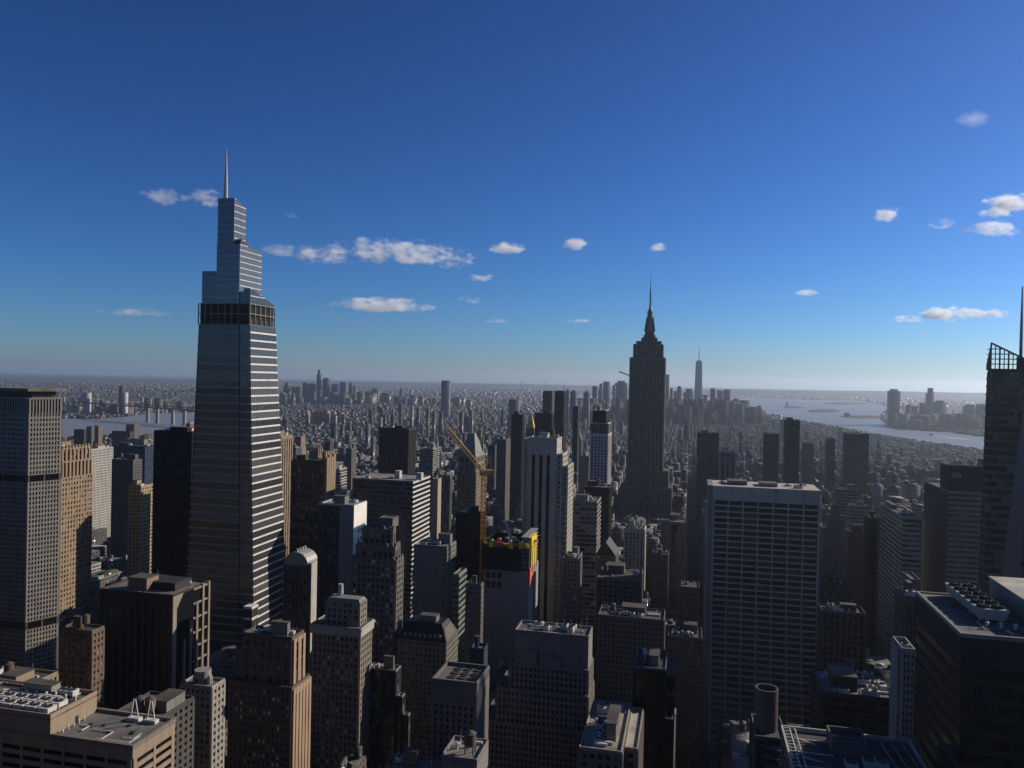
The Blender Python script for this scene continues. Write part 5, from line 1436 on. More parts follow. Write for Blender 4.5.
def stack_block():
    h = Hero('curved_louvre_block', 'dark block with curved louvred side and big round flue in front of the grid tower', 'office building', 'E', 738, 755, 786, 738, 262, 800, dep=18)
    r = h.root; m = wall((.07, .066, .064)); x0, x1, y0, y1 = h.rect
    tier(r, h.rect, 0, h.z, 'piers', m, G_BLACK, see='NE', single=30); roof(r, h.rect, h.z, None, wall((.2, .19, .18)), .9)
    lv = MB()
    for k in range(10):
        z = h.z-2-k*3.2
        n = 8
        for i in range(n):
            a0, a1 = i/n, (i+1)/n
            lv.quad((x0+2+(x1-x0-2)*a0, y0-.5-2.5*math.sin(a0*math.pi), z), (x0+2+(x1-x0-2)*a1, y0-.5-2.5*math.sin(a1*math.pi), z), (x0+2+(x1-x0-2)*a1, y0+.3, z+.5), (x0+2+(x1-x0-2)*a0, y0+.3, z+.5))
    lv.build('louvre', wall((.2, .19, .18), .5), r)
    s = MB(); cx, cy = h.lx(769, 700), 8
    zt_ = h.zy(686, 262+8); s.cone(cx, cy, h.z, zt_, 3.7, 3.7, 28, 0, False); s.cone(cx, cy, h.z, zt_, 3.3, 3.3, 28, 0, False)
    for k in range(5): s.cone(cx, cy, h.z+(zt_-h.z)*(k+.5)/5, h.z+(zt_-h.z)*(k+.5)/5+.3, 3.85, 3.85, 28, 0, False)
    n = len(s.v)
    for i in range(24):
        t0, t1 = 2*math.pi*i/24, 2*math.pi*(i+1)/24
        s.quad((cx+3.8*math.cos(t0), cy+3.8*math.sin(t0), zt_), (cx+3.8*math.cos(t1), cy+3.8*math.sin(t1), zt_), (cx+3.2*math.cos(t1), cy+3.2*math.sin(t1), zt_), (cx+3.2*math.cos(t0), cy+3.2*math.sin(t0), zt_))
    s.cone(cx, cy, h.z+1, zt_-2.2, 3.25, 3.25, 20)
    s.build('round_flue', wall((.15, .14, .13), .6), r)
    p = MB(); p.box(x0-.6, x0, y0-.6, y0+.1, 0, h.z+8); p.build('corner_post', wall((.25, .24, .23)), r)
    kit(r, h.rect, h.z, 144, None, 3, 0, 0)
stack_block()

# --- mid distance towers behind the grid tower, and others that stand out of the low quarters
MID = [
 ('violet_grey_tower', 'violet grey tower rising above the left shoulder of the white grid tower', 'W', 697.5, 719, 722, 434, 1450, 478, 'curtain', (.085, .08, .085), G_BLACK),
 ('white_frame_tower', 'dark tower with white frame lines just behind the grid tower roof left', 'W', 720.5, 735.5, 738, 452, 1250, 478, dict(k='strips', bay=7, pw=.3, dp=1.2, fl=4), (.36, .35, .35), G_BLACK),
 ('slim_grey_tower', 'slim grey tower with rounded top left of the tallest dark tower behind the grid roof', 'E', 763.5, 765, 779, 434, 1500, 476, 'punch', (.09, .085, .085), G_BLACK),
 ('tall_dark_tower', 'tallest dark tower directly behind the white grid tower roof', 'E', 784, 786, 800, 421, 1350, 476, 'curtain', (.07, .068, .07), G_BLACK),
 ('pale_brick_tower', 'pale brick tower behind the right end of the white grid tower', 'E', 802, 803, 814, 444, 1500, 474, 'punch', (.34, .31, .27), G_DARK),
 ('grey_ribbed_tower', 'light grey ribbed slab left of the broad dark tower', 'E', 825.5, 826.5, 835, 439, 1600, 478, dict(k='strips', bay=5, pw=.5, dp=.8, fl=4), (.24, .235, .23), G_DARK),
 ('broad_dark_tower', 'broad dark tower standing before the river right of the grid tower', 'E', 843.5, 847, 869, 434, 1550, 490, 'pair', (.085, .08, .078), G_BLACK),
 ('dark_square_tower', 'dark square tower left of the gold pyramid', 'W', 511.5, 522.5, 524.5, 415, 1350, 460, 'curtain', (.07, .065, .065), G_BLACK),
 ('dark_box_tower', 'wide dark box tower right of the gold pyramid', 'W', 535, 552, 554, 414, 1450, 434, 'curtain', (.07, .068, .07), G_BLACK),
 ('tall_grey_slab', 'tall grey slab above the wide dark box tower', 'W', 543, 552, 554, 391.5, 1950, 414, 'punch', (.13, .125, .12), G_BLACK),
 ('slender_black_tower', 'slender black tower with thin mast behind the limestone tower', 'W', 555, 564, 566.5, 391.5, 1600, 470, dict(k='strips', bay=4, pw=.4, dp=.6, fl=4), (.07, .065, .066), G_BLACK),
 ('thin_dark_tower', 'thin dark tower top between slender black tower and church-like spire', 'W', 573, 578, 580, 407, 1700, 430, 'punch', (.05, .05, .052), G_BLACK),
 ('beige_mid_tower', 'beige apartment tower in the low quarter left of the dark square tower', 'W', 497, 506, 510.5, 440, 1300, 490, 'punch', (.22, .2, .18), G_DARK),
 ('brown_mid_block', 'brown slab with pale right edge left of the beige apartment tower', 'W', 488, 495, 497, 446, 1500, 480, 'punch', (.17, .15, .135), G_DARK),
 ('ochre_flats', 'ochre apartment tower with balconies right of the slim tan pilastered tower', 'W', 296, 301, 305.5, 437, 1700, 462, 'punch', (.48, .33, .2), G_DARK),
 ('blue_grey_flats', 'small blue grey tower beside the slim tan pilastered tower', 'W', 292.5, 296, 297.5, 448, 1400, 462, 'curtain', (.25, .27, .3), G_BLUE),
 ('dark_mid_flats', 'dark slab with lit grey edge above the spiky crown tower', 'W', 325, 330, 333.5, 442, 1500, 470, 'punch', (.12, .11, .1), G_DARK),
 ('twin_edge_flats', 'grey apartment tower with lit edge right of the dark lit edged slab', 'W', 346, 351.5, 356.5, 449, 1450, 478, 'punch', (.2, .18, .16), G_DARK),
 ('white_stepped_flats', 'white balconied tower above the white sided slab', 'W', 336, 340, 347, 470, 1150, 500, 'bandsw', (.6, .57, .5), G_DARK),
 ('cream_wedge_block', 'cream lit wedge shaped block right of the banded glass office', 'W', 431.5, 438, 441.5, 480, 950, 530, 'blank', (.55, .45, .3), None),
 ('dark_mid_office', 'grey ribbed office right of the cream wedge block', 'W', 441.5, 450, 452, 477, 1000, 520, 'ribs', (.2, .19, .18), G_DARK),
 ('river_brown_flats', 'brown riverside apartment tower right of the slab tower roof', 'W', 86.5, 91.5, 94.5, 427, 2300, 447, 'punch', (.27, .185, .125), G_DARK),
 ('river_tan_flats', 'tan riverside apartment tower, taller one of the close brown group', 'W', 94.5, 98.5, 102.5, 426, 2350, 445, 'punch', (.36, .25, .16), G_DARK),
 ('river_dark_flats', 'dark low riverside block left of the brown riverside tower', 'W', 74, 84, 87, 430, 2450, 440, 'punch', (.1, .085, .075), G_DARK),
 ('river_long_flats', 'long dark riverside block left of the grey riverside tower', 'W', 112, 130, 133, 432, 2200, 446, 'punch', (.11, .1, .095), G_DARK),
 ('river_grey_flats', 'grey lit riverside tower above the blue glass block', 'W', 126, 134, 139, 425, 2350, 440, 'punch', (.24, .215, .19), G_DARK),
 ('river_beige_slab', 'beige long low slab above the blue glass block', 'W', 126, 144, 148, 440, 1800, 449, 'blank', (.32, .29, .25), None),
]
for i, (nm, lab, sd, xl, xc, xr, yt, D, yb, sty, wm, gm) in enumerate(MID):
    simple(nm, lab, 'tower' if D < 1700 else 'apartment block', sd, xl, xc, xr, yt, D, yb, sty, wm, gm, seed=200+i, n=2 if D < 1500 else 0, tank=.4, pent=1)
def gold_pyramid():
    h = Hero('gold_pyramid_tower', 'stone tower with a gilded pyramid roof behind the limestone tower', 'skyscraper', 'W', 526, 534, 536, 428.5, 1650, 445)
    r = h.root; m = wall((.22, .20, .17)); tier(r, h.rect, 0, h.z, 'punch', m, G_DARK, see='NW')
    c = inset(h.rect, 1); cx, cy = (c[0]+c[1])/2, (c[2]+c[3])/2
    q = MB(); q.frustum((cx-8, cx+8, cy-8, cy+8), (cx-.3, cx+.3, cy-.3, cy+.3), h.z, h.zy(413.5)); q.build('gold_pyramid_roof', plain((.70, .50, .12), .45, .2), r)
    h = Hero('church_like_spire_tower', 'dark tower ending in a domed clock spire left of the blue windowed tower', 'skyscraper', 'W', 572.5, 581, 583, 440, 1750, 470)
    r = h.root; m = wall((.13, .12, .115)); tier(r, h.rect, 0, h.z, 'punch', m, G_DARK, see='NW'); c = h.rect; cx, cy = (c[0]+c[1])/2, (c[2]+c[3])/2
    q = MB(); q.frustum(inset(c, .5), (cx-2.5, cx+2.5, cy-2.5, cy+2.5), h.z, h.zy(428)); q.cone(cx, cy, h.zy(428), h.zy(421), 2.4, .4, 10); q.build('spire_roof', plain((.09, .09, .095)), r)
    h = Hero('thin_mast', 'thin dark mast on the slender black tower', 'antenna', 'W', 563.6, 564.2, 564.6, 391, 1605, 392)
gold_pyramid()
HERO.pop(); bpy.data.objects.remove(bpy.data.objects['thin_mast'])

# ------------------------------------------------------------------ faraway towers (each a thing; a few pixels each)
def facade_mat(name, tones, roof_tones, win=True, dens=(3.4, 3.6)):
    m, nt, b, lk = newmat(name)
    oi = N(nt, 'ShaderNodeObjectInfo'); ge = N(nt, 'ShaderNodeNewGeometry')
    r = math_(nt, 'FRACT', math_(nt, 'ADD', math_(nt, 'MULTIPLY', oi.outputs['Random'], 13.7), math_(nt, 'MULTIPLY', ge.outputs['Random Per Island'], 5.13)))
    n = len(tones)
    col = ramp(nt, r, [(i/n, t) for i, t in enumerate(tones)], 'CONSTANT')
    tc = N(nt, 'ShaderNodeTexCoord')
    nz = N(nt, 'ShaderNodeTexNoise', Scale=.06, Detail=5.0); lk.new(tc.outputs['Object'], nz.inputs['Vector'])
    col = mixc(nt, 1.0, col, ramp(nt, nz.outputs[0], [(.3, .7), (.7, 1.25)]), 'MULTIPLY')
    rough = .85
    if win:
        sp = N(nt, 'ShaderNodeSeparateXYZ'); lk.new(tc.outputs['UV'], sp.inputs[0])
        # window width and storey height differ from building to building
        r2 = math_(nt, 'FRACT', math_(nt, 'MULTIPLY', r, 17.0)); r3 = math_(nt, 'FRACT', math_(nt, 'MULTIPLY', r, 41.0))
        su = math_(nt, 'ADD', math_(nt, 'MULTIPLY', r2, 2.4), 2.4)
        u = math_(nt, 'FRACT', math_(nt, 'DIVIDE', sp.outputs[0], su)); v = math_(nt, 'FRACT', math_(nt, 'DIVIDE', sp.outputs[1], dens[1]))
        lo = math_(nt, 'ADD', math_(nt, 'MULTIPLY', r3, .26), .06)
        w1 = math_(nt, 'MULTIPLY', math_(nt, 'GREATER_THAN', u, lo), math_(nt, 'LESS_THAN', u, math_(nt, 'SUBTRACT', 1.0, lo)))
        w2 = math_(nt, 'MULTIPLY', math_(nt, 'GREATER_THAN', v, .25), math_(nt, 'LESS_THAN', v, .78))
        w = math_(nt, 'MULTIPLY', w1, w2)
        iu = math_(nt, 'FLOOR', math_(nt, 'DIVIDE', sp.outputs[0], su)); iv = math_(nt, 'FLOOR', math_(nt, 'DIVIDE', sp.outputs[1], dens[1]))
        cx = N(nt, 'ShaderNodeCombineXYZ'); lk.new(iu, cx.inputs[0]); lk.new(iv, cx.inputs[1]); lk.new(math_(nt, 'MULTIPLY', r, 99.0), cx.inputs[2])
        wnz = N(nt, 'ShaderNodeTexWhiteNoise'); lk.new(cx.outputs[0], wnz.inputs['Vector'])
        gl = ramp(nt, wnz.outputs['Value'], [(0, .008), (.7, .03), (.8, .1), (1, .22)])
        col = mixc(nt, w, col, gl)
        lk.new(math_(nt, 'SUBTRACT', .88, math_(nt, 'MULTIPLY', w, .68)), b.inputs['Roughness'])
        bp = N(nt, 'ShaderNodeBump', Strength=.6, Distance=.4); lk.new(math_(nt, 'SUBTRACT', 1.0, w), bp.inputs['Height']); lk.new(bp.outputs[0], b.inputs['Normal'])
    lk.new(col, b.inputs['Base Color'])
    b.inputs['Specular IOR Level'].default_value = .35
    m2, nt, b, lk = newmat(name+'_roof')
    oi = N(nt, 'ShaderNodeObjectInfo'); ge = N(nt, 'ShaderNodeNewGeometry')
    r = math_(nt, 'FRACT', math_(nt, 'ADD', math_(nt, 'MULTIPLY', oi.outputs['Random'], 3.7), math_(nt, 'MULTIPLY', ge.outputs['Random Per Island'], 9.1)))
    n = len(roof_tones); col = ramp(nt, r, [(i/n, t) for i, t in enumerate(roof_tones)], 'CONSTANT')
    tc = N(nt, 'ShaderNodeTexCoord'); nz = N(nt, 'ShaderNodeTexNoise', Scale=.15, Detail=6.0); lk.new(tc.outputs['Object'], nz.inputs['Vector'])
    lk.new(mixc(nt, 1.0, col, ramp(nt, nz.outputs[0], [(.3, .55), (.7, 1.3)]), 'MULTIPLY'), b.inputs['Base Color']); b.inputs['Roughness'].default_value = .9
    return [m, m2]
CITY = [(.10, .082, .062), (.06, .049, .04), (.12, .105, .085), (.045, .042, .04), (.085, .07, .056), (.17, .148, .118), (.058, .054, .05), (.095, .066, .05), (.27, .245, .21), (.075, .067, .06)]
RTONE = [(.055, .052, .048), (.09, .085, .075), (.04, .04, .038), (.15, .14, .12), (.065, .06, .052), (.20, .185, .16)]
M_CITY = facade_mat('brick_and_stone', CITY, RTONE)
M_FARCITY = facade_mat('far_brick', [(.13, .105, .08), (.07, .055, .045), (.18, .15, .12), (.045, .042, .04), (.10, .08, .065), (.26, .235, .20), (.06, .055, .05), (.12, .085, .06)], RTONE, True, (5, 7))
M_TOWER = facade_mat('tower_glass', [(.10, .10, .105), (.16, .15, .145), (.07, .07, .075), (.13, .12, .115), (.2, .19, .18)], RTONE)

def boxes_mesh(name, B, mats):
    """B rows: cx, cy, hx, hy, z0, z1, rot -> one mesh with storey-true UVs"""
    B = np.asarray(B, float); n = len(B)
    cx, cy, hx, hy, z0, z1, ro = B.T
    c, s = np.cos(ro), np.sin(ro)
    sg = np.array([(-1,-1),(1,-1),(1,1),(-1,1)], float)
    X = cx[:,None]+sg[:,0]*hx[:,None]*c[:,None]-sg[:,1]*hy[:,None]*s[:,None]
    Y = cy[:,None]+sg[:,0]*hx[:,None]*s[:,None]+sg[:,1]*hy[:,None]*c[:,None]
    V = np.empty((n, 8, 3)); V[:,:4,0]=X; V[:,4:,0]=X; V[:,:4,1]=Y; V[:,4:,1]=Y; V[:,:4,2]=z0[:,None]; V[:,4:,2]=z1[:,None]
    F = np.array([(0,1,5,4),(1,2,6,5),(2,3,7,6),(3,0,4,7),(4,5,6,7)])
    L = (F.ravel()[None]+8*np.arange(n)[:,None]).ravel()
    me = bpy.data.meshes.new(name)
    me.vertices.add(8*n); me.vertices.foreach_set('co', V.ravel())
    me.loops.add(20*n); me.loops.foreach_set('vertex_index', L.astype(np.int32))
    me.polygons.add(5*n); me.polygons.foreach_set('loop_start', (np.arange(5*n)*4).astype(np.int32))
    me.polygons.foreach_set('material_index', np.tile([0,0,0,0,1], n).astype(np.int32))
    UV = np.zeros((n, 20, 2)); h = (z1-z0)
    for k, w in enumerate((2*hx, 2*hy, 2*hx, 2*hy)):
        UV[:,4*k+1,0]=w; UV[:,4*k+2,0]=w; UV[:,4*k+2,1]=h; UV[:,4*k+3,1]=h
    UV[:,16:,0]=.01; UV[:,16:,1]=.01
    uv = me.uv_layers.new(name='UVMap'); uv.data.foreach_set('uv', UV.ravel())
    for m in mats: me.materials.append(m)
    me.update(calc_edges=True); me.validate()
    return me
def far_tower(name, label, cat, xl, xr, yt, D, rot=-TH, dep=None, mats=None, group=None, extra=None, lit=None):
    P = at((xl+xr)/2, yt, D); w = (xr-xl)*D/FPX; w /= (abs(math.cos(rot))+.0); dep = dep or w*.8
    B = [(0, 0, w/2, dep/2, 0, P.z, 0)]
    if extra == 'cap': B.append((0, 0, w*.32, dep*.32, P.z-1, P.z+w*.18, 0))
    if extra == 'step': B = [(0, 0, w/2, dep/2, 0, P.z*.86, 0), (w*.06, 0, w*.34, dep*.36, P.z*.86-1, P.z, 0)]
    if extra == 'spike': B += [(0, 0, w*.3, dep*.3, P.z-1, P.z+w*.3, 0), (0, 0, w*.03, w*.03, P.z, P.z+w*1.2, 0)]
    me = boxes_mesh(name, B, mats or M_TOWER)
    o = link(name, me, None, (P.x, P.y+dep/2, 0)); o.rotation_euler[2] = rot
    return tag(o, label, cat, group)
ORD = ['first', 'second', 'third', 'fourth', 'fifth', 'sixth', 'seventh', 'eighth', 'ninth', 'tenth', 'eleventh', 'twelfth', 'thirteenth', 'fourteenth', 'fifteenth', 'sixteenth', 'seventeenth', 'eighteenth']
BK = [(284, 289, 382.5, 'step'), (292, 299.5, 387, None), (303, 308, 382.5, None), (309, 315, 384.5, 'cap'), (317, 320.8, 369.5, 'step'), (323, 329, 379, 'cap'), (332, 337, 384, None), (340, 346, 382, None), (349, 352, 383.5, 'spike'), (353.5, 356, 385.5, None), (360, 368, 391.5, None), (371, 378.6, 388.5, 'step'), (400, 402.5, 388.5, None)]
for i, (a, b_, y, e) in enumerate(BK):
    lab = 'tallest needle tower of the distant skyline between tapered tower and crane' if i == 4 else f'{ORD[i]} tower from the left in the distant skyline between tapered tower and crane'
    far_tower('distant_tower', lab, 'tower', a, b_, y, 7300, dep=None, extra=e, group='distant skyline left of centre')
far_tower('distant_white_tower', 'thin pale tower catching the sun right of the distant left skyline', 'tower', 410.5, 412.2, 389, 6900, mats=[wall(WHITE), roofmat()])
far_tower('river_glass_tower', 'lone dark glass tower on the horizon above the crane jib', 'skyscraper', 442, 449.6, 380.5, 4900, dep=40)
for i, (a, b_, y) in enumerate(((305.7, 308.3, 411), (313.2, 316, 412), (316.5, 319.3, 411.5), (320, 324, 411), (324.5, 328.5, 410.5), (331.5, 335, 412), (338, 342.5, 412.5))):
    far_tower('tan_slab_flats', f'{ORD[i]} tan slab from the left in the row below the distant left skyline', 'apartment block', a, b_, y, 4000, mats=[wall((.50, .38, .24)), roofmat()], dep=22, group='row of tan slab flats')
for i, (a, b_, y, D) in enumerate(((369, 371.2, 406, 4200), (380, 383.5, 408, 4000), (392, 393.5, 409, 3600), (399.5, 402, 405, 3900), (411.5, 413, 406, 3700), (417, 419.5, 408, 3500), (427, 429, 408, 3300), (433, 435, 411, 3000), (366, 369, 424, 2500), (372, 374, 437, 2100), (460, 463, 412, 3000), (470, 473, 410, 3400))):
    far_tower('slender_flats', f'{ORD[i]} slim tower from the left in the low quarter before the distant left skyline', 'apartment block', a, b_, y, D, mats=M_CITY, dep=18, group='slim towers in the low quarter')
LM = [(592.9, 597.7, 386, None), (599, 603, 383.5, 'step'), (603.8, 610, 381.5, None), (613, 616, 385.5, 'cap'), (616.2, 628, 383, 'cap'), (664.5, 669.8, 374.5, None), (670.4, 673, 388, None), (674, 677, 391, None), (677.5, 682, 387, 'cap'), (684.6, 694, 388.8, 'step'), (703.5, 708, 395, None), (711, 716, 388.3, None), (718, 724.5, 390.5, None), (725, 731, 389.6, None), (732.8, 741, 400, 'cap'), (741.5, 750, 400.5, None), (757, 762, 405.5, 'step'), (774.5, 781, 416, 'cap')]
for i, (a, b_, y, e) in enumerate(LM):
    far_tower('downtown_tower', f'{ORD[i]} tower from the left in the hazy downtown skyline around the art deco skyscraper', 'skyscraper', a, b_, y, 5600+(i*37 % 5)*120, extra=e, group='hazy downtown skyline')
DT2 = [(566.5, 569.5, 389.5, 4300, None), (571, 577, 391.5, 3900, 'cap'), (584, 590, 393, 4100, 'spike'), (509.5, 519.5, 399.5, 3300, None), (546, 549, 407, 2900, None), (781, 787, 420, 3300, None), (787.5, 792, 427, 3000, None)]
for i, (a, b_, y, D, e) in enumerate(DT2):
    far_tower('hazy_mid_tower', ['hazy thin tower just right of the slender black tower mast', 'hazy capped tower right of the slender black tower', 'hazy pointed tower left of the downtown skyline', 'hazy square tower above the dark square tower', 'hazy slab behind the wide dark box tower', 'small hazy tower above the tallest dark tower', 'small hazy block beside the tallest dark tower'][i], 'tower', a, b_, y, D, extra=e)

def glass_needle():
    P = at(699, 361.5, 6050); r = bpy.data.objects.new('tapering_spire_tower', None); COL.objects.link(r); r.location = (P.x, P.y, 0); r.rotation_euler[2] = -TH
    tag(r, 'pale blue tapering glass tower with mast, tallest of the downtown skyline', 'skyscraper')
    w = 32.0; z = P.z; mb = MB(); n = 0
    lo = [(w, w), (-w, w), (-w, -w), (w, -w)]; up = [(w, 0), (0, w), (-w, 0), (0, -w)]
    mb.v = [(x, y, 0) for x, y in lo]+[(x, y, 55) for x, y in lo]+[(x*.74, y*.74, z) for x, y in up]
    for i in range(4):
        j = (i+1) % 4; mb.f.append((i, j, 4+j, 4+i)); mb.m.append(0)
        # faces tilt into triangles as the square turns
        mb.f.append((4+i, 8+(i+1) % 4, 8+i)); mb.m.append(0)
        mb.f.append((4+i, 4+j, 8+(i+1) % 4)); mb.m.append(0)
    mb.f.append((8, 9, 10, 11)); mb.m.append(0)
    me_o = mb.build('shaft', glass((.10, .13, .19), (.12, .15, .2), .15, .2, .8), r)
    bm = bmesh.new(); bm.from_mesh(me_o.data); bmesh.ops.recalc_face_normals(bm, faces=bm.faces); bm.to_mesh(me_o.data); bm.free()
    t = at(699.3, 346.5, 6050).z; s = MB(); s.cone(0, 0, z-2, z+8, 18, 18, 16); s.cone(0, 0, z+8, t, 3.6, 1.2, 8); s.build('mast', M_UNITD, r)
glass_needle()
# the mast on the slender black tower and two far bridge towers
for (x, yt, yb, D, w, nm, lab) in ((564.3, 383, 392, 1600, .7, 'roof_mast', 'thin mast standing on the slender black tower'),):
    P, Q = at(x, yt, D), at(x, yb, D); mb = MB(); mb.cone(0, 0, Q.z-2, P.z, w, w*.4, 8); mb.box(-.9, .9, -.9, .9, Q.z-2.2, Q.z+1); tag(mb.build(nm, M_UNITD, None, (P.x, P.y+8, 0)), lab, 'antenna')
def far_bridge():
    r = bpy.data.objects.new('suspension_bridge', None); COL.objects.link(r); D = 17000
    a = at(521.5, 380.5, D); r.location = (a.x, a.y, 0); tag(r, 'far suspension bridge tower pair on the horizon left of the limestone tower', 'bridge')
    m = plain((.16, .17, .18)); span = 1300
    for k in (0, 1):
        t = MB(); x = k*span*.45; yy = k*span*.9
        for s in (-14, 14): t.box(x-5, x+5, yy+s-5, yy+s+5, 0, a.z)
        t.box(x-4, x+4, yy-18, yy+18, a.z-14, a.z-4); t.box(x-4, x+4, yy-18, yy+18, 70, 80); t.build('tower', m, r)
    d = MB(); d.bar((-500, -1000, 66), (span*.9, span*1.8, 66), 10); d.build('deck', m, r)
    c = MB()
    for i in range(12):
        t0, t1 = i/12, (i+1)/12; zz = lambda t: a.z-(a.z-72)*(1-(2*t-1)**2)
        c.bar((span*.45*t0, span*.9*t0, zz(t0)), (span*.45*t1, span*.9*t1, zz(t1)), 2.5)
    c.build('cable', m, r)
far_bridge()
def river_bridge():
    r = bpy.data.objects.new('steel_river_bridge', None); COL.objects.link(r); m = plain((.10, .105, .11), .6); ml = wall((.32, .32, .33))
    A, B_ = ground(128, 421, 0), ground(240, 418.5, 0)
    A = Vector((at(118, 420, 4150).x, 4150, 0)); B_ = Vector((at(240, 420, 3500).x, 3500, 0))
    r.location = A; tag(r, 'dark steel bridge on pale piers crossing the river left of the tapered tower', 'bridge')
    v = B_-A; zd = at(150, 407.5, 3950).z
    d = MB()
    d.bar((-v.x*.5, -v.y*.5, zd), (v.x, v.y, zd), 7)
    n = 30
    for i in range(n):
        t0, t1 = i/n-.0, (i+1)/n; p, q = v*t0, v*t1
        d.bar((p.x, p.y, zd+(12 if i % 2 else 0)), (q.x, q.y, zd+(0 if i % 2 else 12)), 2.2)
    d.bar((0, 0, zd+12), (v.x, v.y, zd+12), 3); d.build('deck_truss', m, r)
    for px, tall in ((148.0, 1), (157.6, 1), (173, 0), (184.6, 0)):
        # where along the deck this pier stands
        lo, hi = -.5, 1.0
        for _ in range(40):
            mid = (lo+hi)/2
            if proj(A+v*mid+Vector((0, 0, zd)))[0] < px: lo = mid
            else: hi = mid
        p = v*lo; t = MB(); w = 6
        t.box(p.x-w, p.x+w, p.y-8, p.y+8, -.3, zd); t.box(p.x-w-4, p.x+w+4, p.y-12, p.y+12, -.3, 4); t.build('pier', ml, r)
        if tall:
            t = MB()
            for s in (-7, 7): t.box(p.x+s-3, p.x+s+3, p.y-4, p.y+4, zd, zd+52)
            t.box(p.x-9, p.x+9, p.y-3, p.y+3, zd+40, zd+45); t.build('tower', m, r)
river_bridge()
# riverside towers across the water on the left
RV = [(83, 89, 392.8, 4450, (.60, .57, .52), 'white slab tower across the river right of the slab tower', 26), (66, 71, 405, 4400, (.42, .38, .33), 'small pale block across the river beside the slab tower', 30), (71.5, 75, 407, 4420, (.3, .26, .22), 'small brown block across the river left of the white slab tower', 30),
      (96, 103, 406.5, 4500, (.12, .11, .11), 'low dark block across the river right of the white slab tower', 50), (103.3, 107.5, 404.8, 4450, (.26, .16, .12), 'red brick block across the river, left of a lighter one', 40), (108, 113, 404.2, 4480, (.32, .2, .15), 'brick block across the river left of the twin white towers', 40),
      (119.3, 122.6, 385.5, 4500, (.10, .10, .11), 'tall dark tower with white top, left of the twin across the river', 24), (122.7, 126, 392.5, 4450, (.66, .63, .58), 'lower white tower, right one of the twin across the river', 24), (144.5, 148.7, 398.5, 4900, (.2, .2, .19), 'left grey block behind the steel bridge', 40), (155, 160, 399.5, 4900, (.13, .125, .12), 'right dark block behind the steel bridge', 40)]
for a, b_, y, D, c, lab, dep in RV:
    o = far_tower('riverside_tower', lab, 'tower', a, b_, y, D, mats=[wall(c), roofmat()], dep=dep)
for a, b_, y, lab in ((119.8, 122.2, 385.0, None),):
    pass
# towers across the harbour on the right
JC = [(890.8, 901, 391, 5150, 'cap', 'tall lone slab tower across the harbour'), (907, 911.5, 404.5, 5300, None, 'low block right of the lone slab across the harbour'), (913, 918.5, 406, 5350, None, 'lower wide block right of the lone slab across the harbour'), (921.5, 928, 403, 5200, None, 'square block left of the tallest thin tower across the harbour'), (928.2, 934.5, 388, 5250, 'step', 'tallest thin tower across the harbour'), (937, 947, 402.5, 5150, 'cap', 'broad rounded top block right of the tallest thin tower across the harbour'), (967, 978, 406.5, 4900, 'cap', 'capped block across the harbour left of the lattice tower'), (981, 992, 404.5, 4800, None, 'dark block across the harbour beside the lattice tower')]
for a, b_, y, D, e, lab in JC: far_tower('harbour_tower', lab, 'skyscraper', a, b_, y, D, extra=e, group='towers across the harbour')
def ferry():
    r = bpy.data.objects.new('ferry', None); COL.objects.link(r); P = ground(931, 435.4, .6); Q = ground(966, 439.4, .6)
    r.location = P; d = (P-Q); r.rotation_euler[2] = math.atan2(d.y, d.x); tag(r, 'small white ferry running left with a long pale wake', 'boat')
    h = MB(); h.frustum((-16, 14, -3.5, 3.5), (-17, 18, -4.5, 4.5), .1, 3.2); h.build('hull', wall((.5, .5, .5)), r)
    c = MB(); c.box(-13, 8, -3.6, 3.6, 3.2, 6.2); c.box(-4, 5, -3, 3, 6.2, 8.4); c.build('cabin', wall(WHITE), r)
    f = MB(); f.cone(-8, 0, 6.2, 9.5, .9, .7, 8); f.build('funnel', M_UNITD, r)
    L = (P-Q).length; w = MB(); n = 24; R = random.Random(2)
    for i in range(n):
        t0, t1 = i/n, (i+1)/n; w0, w1 = 4+15*t0*(1-.3*t0), 4+15*t1*(1-.3*t1)
        w.quad((-12-L*t0, -w0, .25), (-12-L*t1, -w1, .25), (-12-L*t1, w1, .25), (-12-L*t0, w0, .25))
    m, nt, b, lk = newmat('foam'); tc = N(nt, 'ShaderNodeTexCoord'); nz = N(nt, 'ShaderNodeTexNoise', Scale=.06, Detail=5.0); lk.new(tc.outputs['Object'], nz.inputs['Vector'])
    lk.new(ramp(nt, nz.outputs[0], [(.3, (.3, .32, .33)), (.48, (.85, .86, .87))]), b.inputs['Base Color'])
    o = w.build('wake_foam', m, None, P); o.rotation_euler[2] = r.rotation_euler[2]; tag(o, kind='stuff')
ferry()
def monument():
    r = bpy.data.objects.new('island_monument', None); COL.objects.link(r); P = ground(787, 407.2, .7); r.location = P
    tag(r, 'small dark monument on a pedestal on the far harbour island', 'monument')
    b_ = MB(); b_.box(-22, 22, -22, 22, -.5, 14); b_.frustum((-10, 10, -10, 10), (-7, 7, -7, 7), 14, 46); b_.build('pedestal', wall((.3, .28, .25)), r)
    s = MB(); s.cone(0, 0, 46, 72, 5, 3.2, 10); s.cone(0, 0, 72, 82, 3.0, 1.6, 10); s.bar((2, 0, 70), (5, 0, 90), 1.6); s.build('figure', wall((.16, .22, .19)), r)
    o = far_tower('domed_hall', 'low domed hall on the nearer harbour island', 'building', 845.5, 850.5, 413.6, 6350, mats=[wall((.3, .22, .17)), roofmat()], extra='cap')
monument()

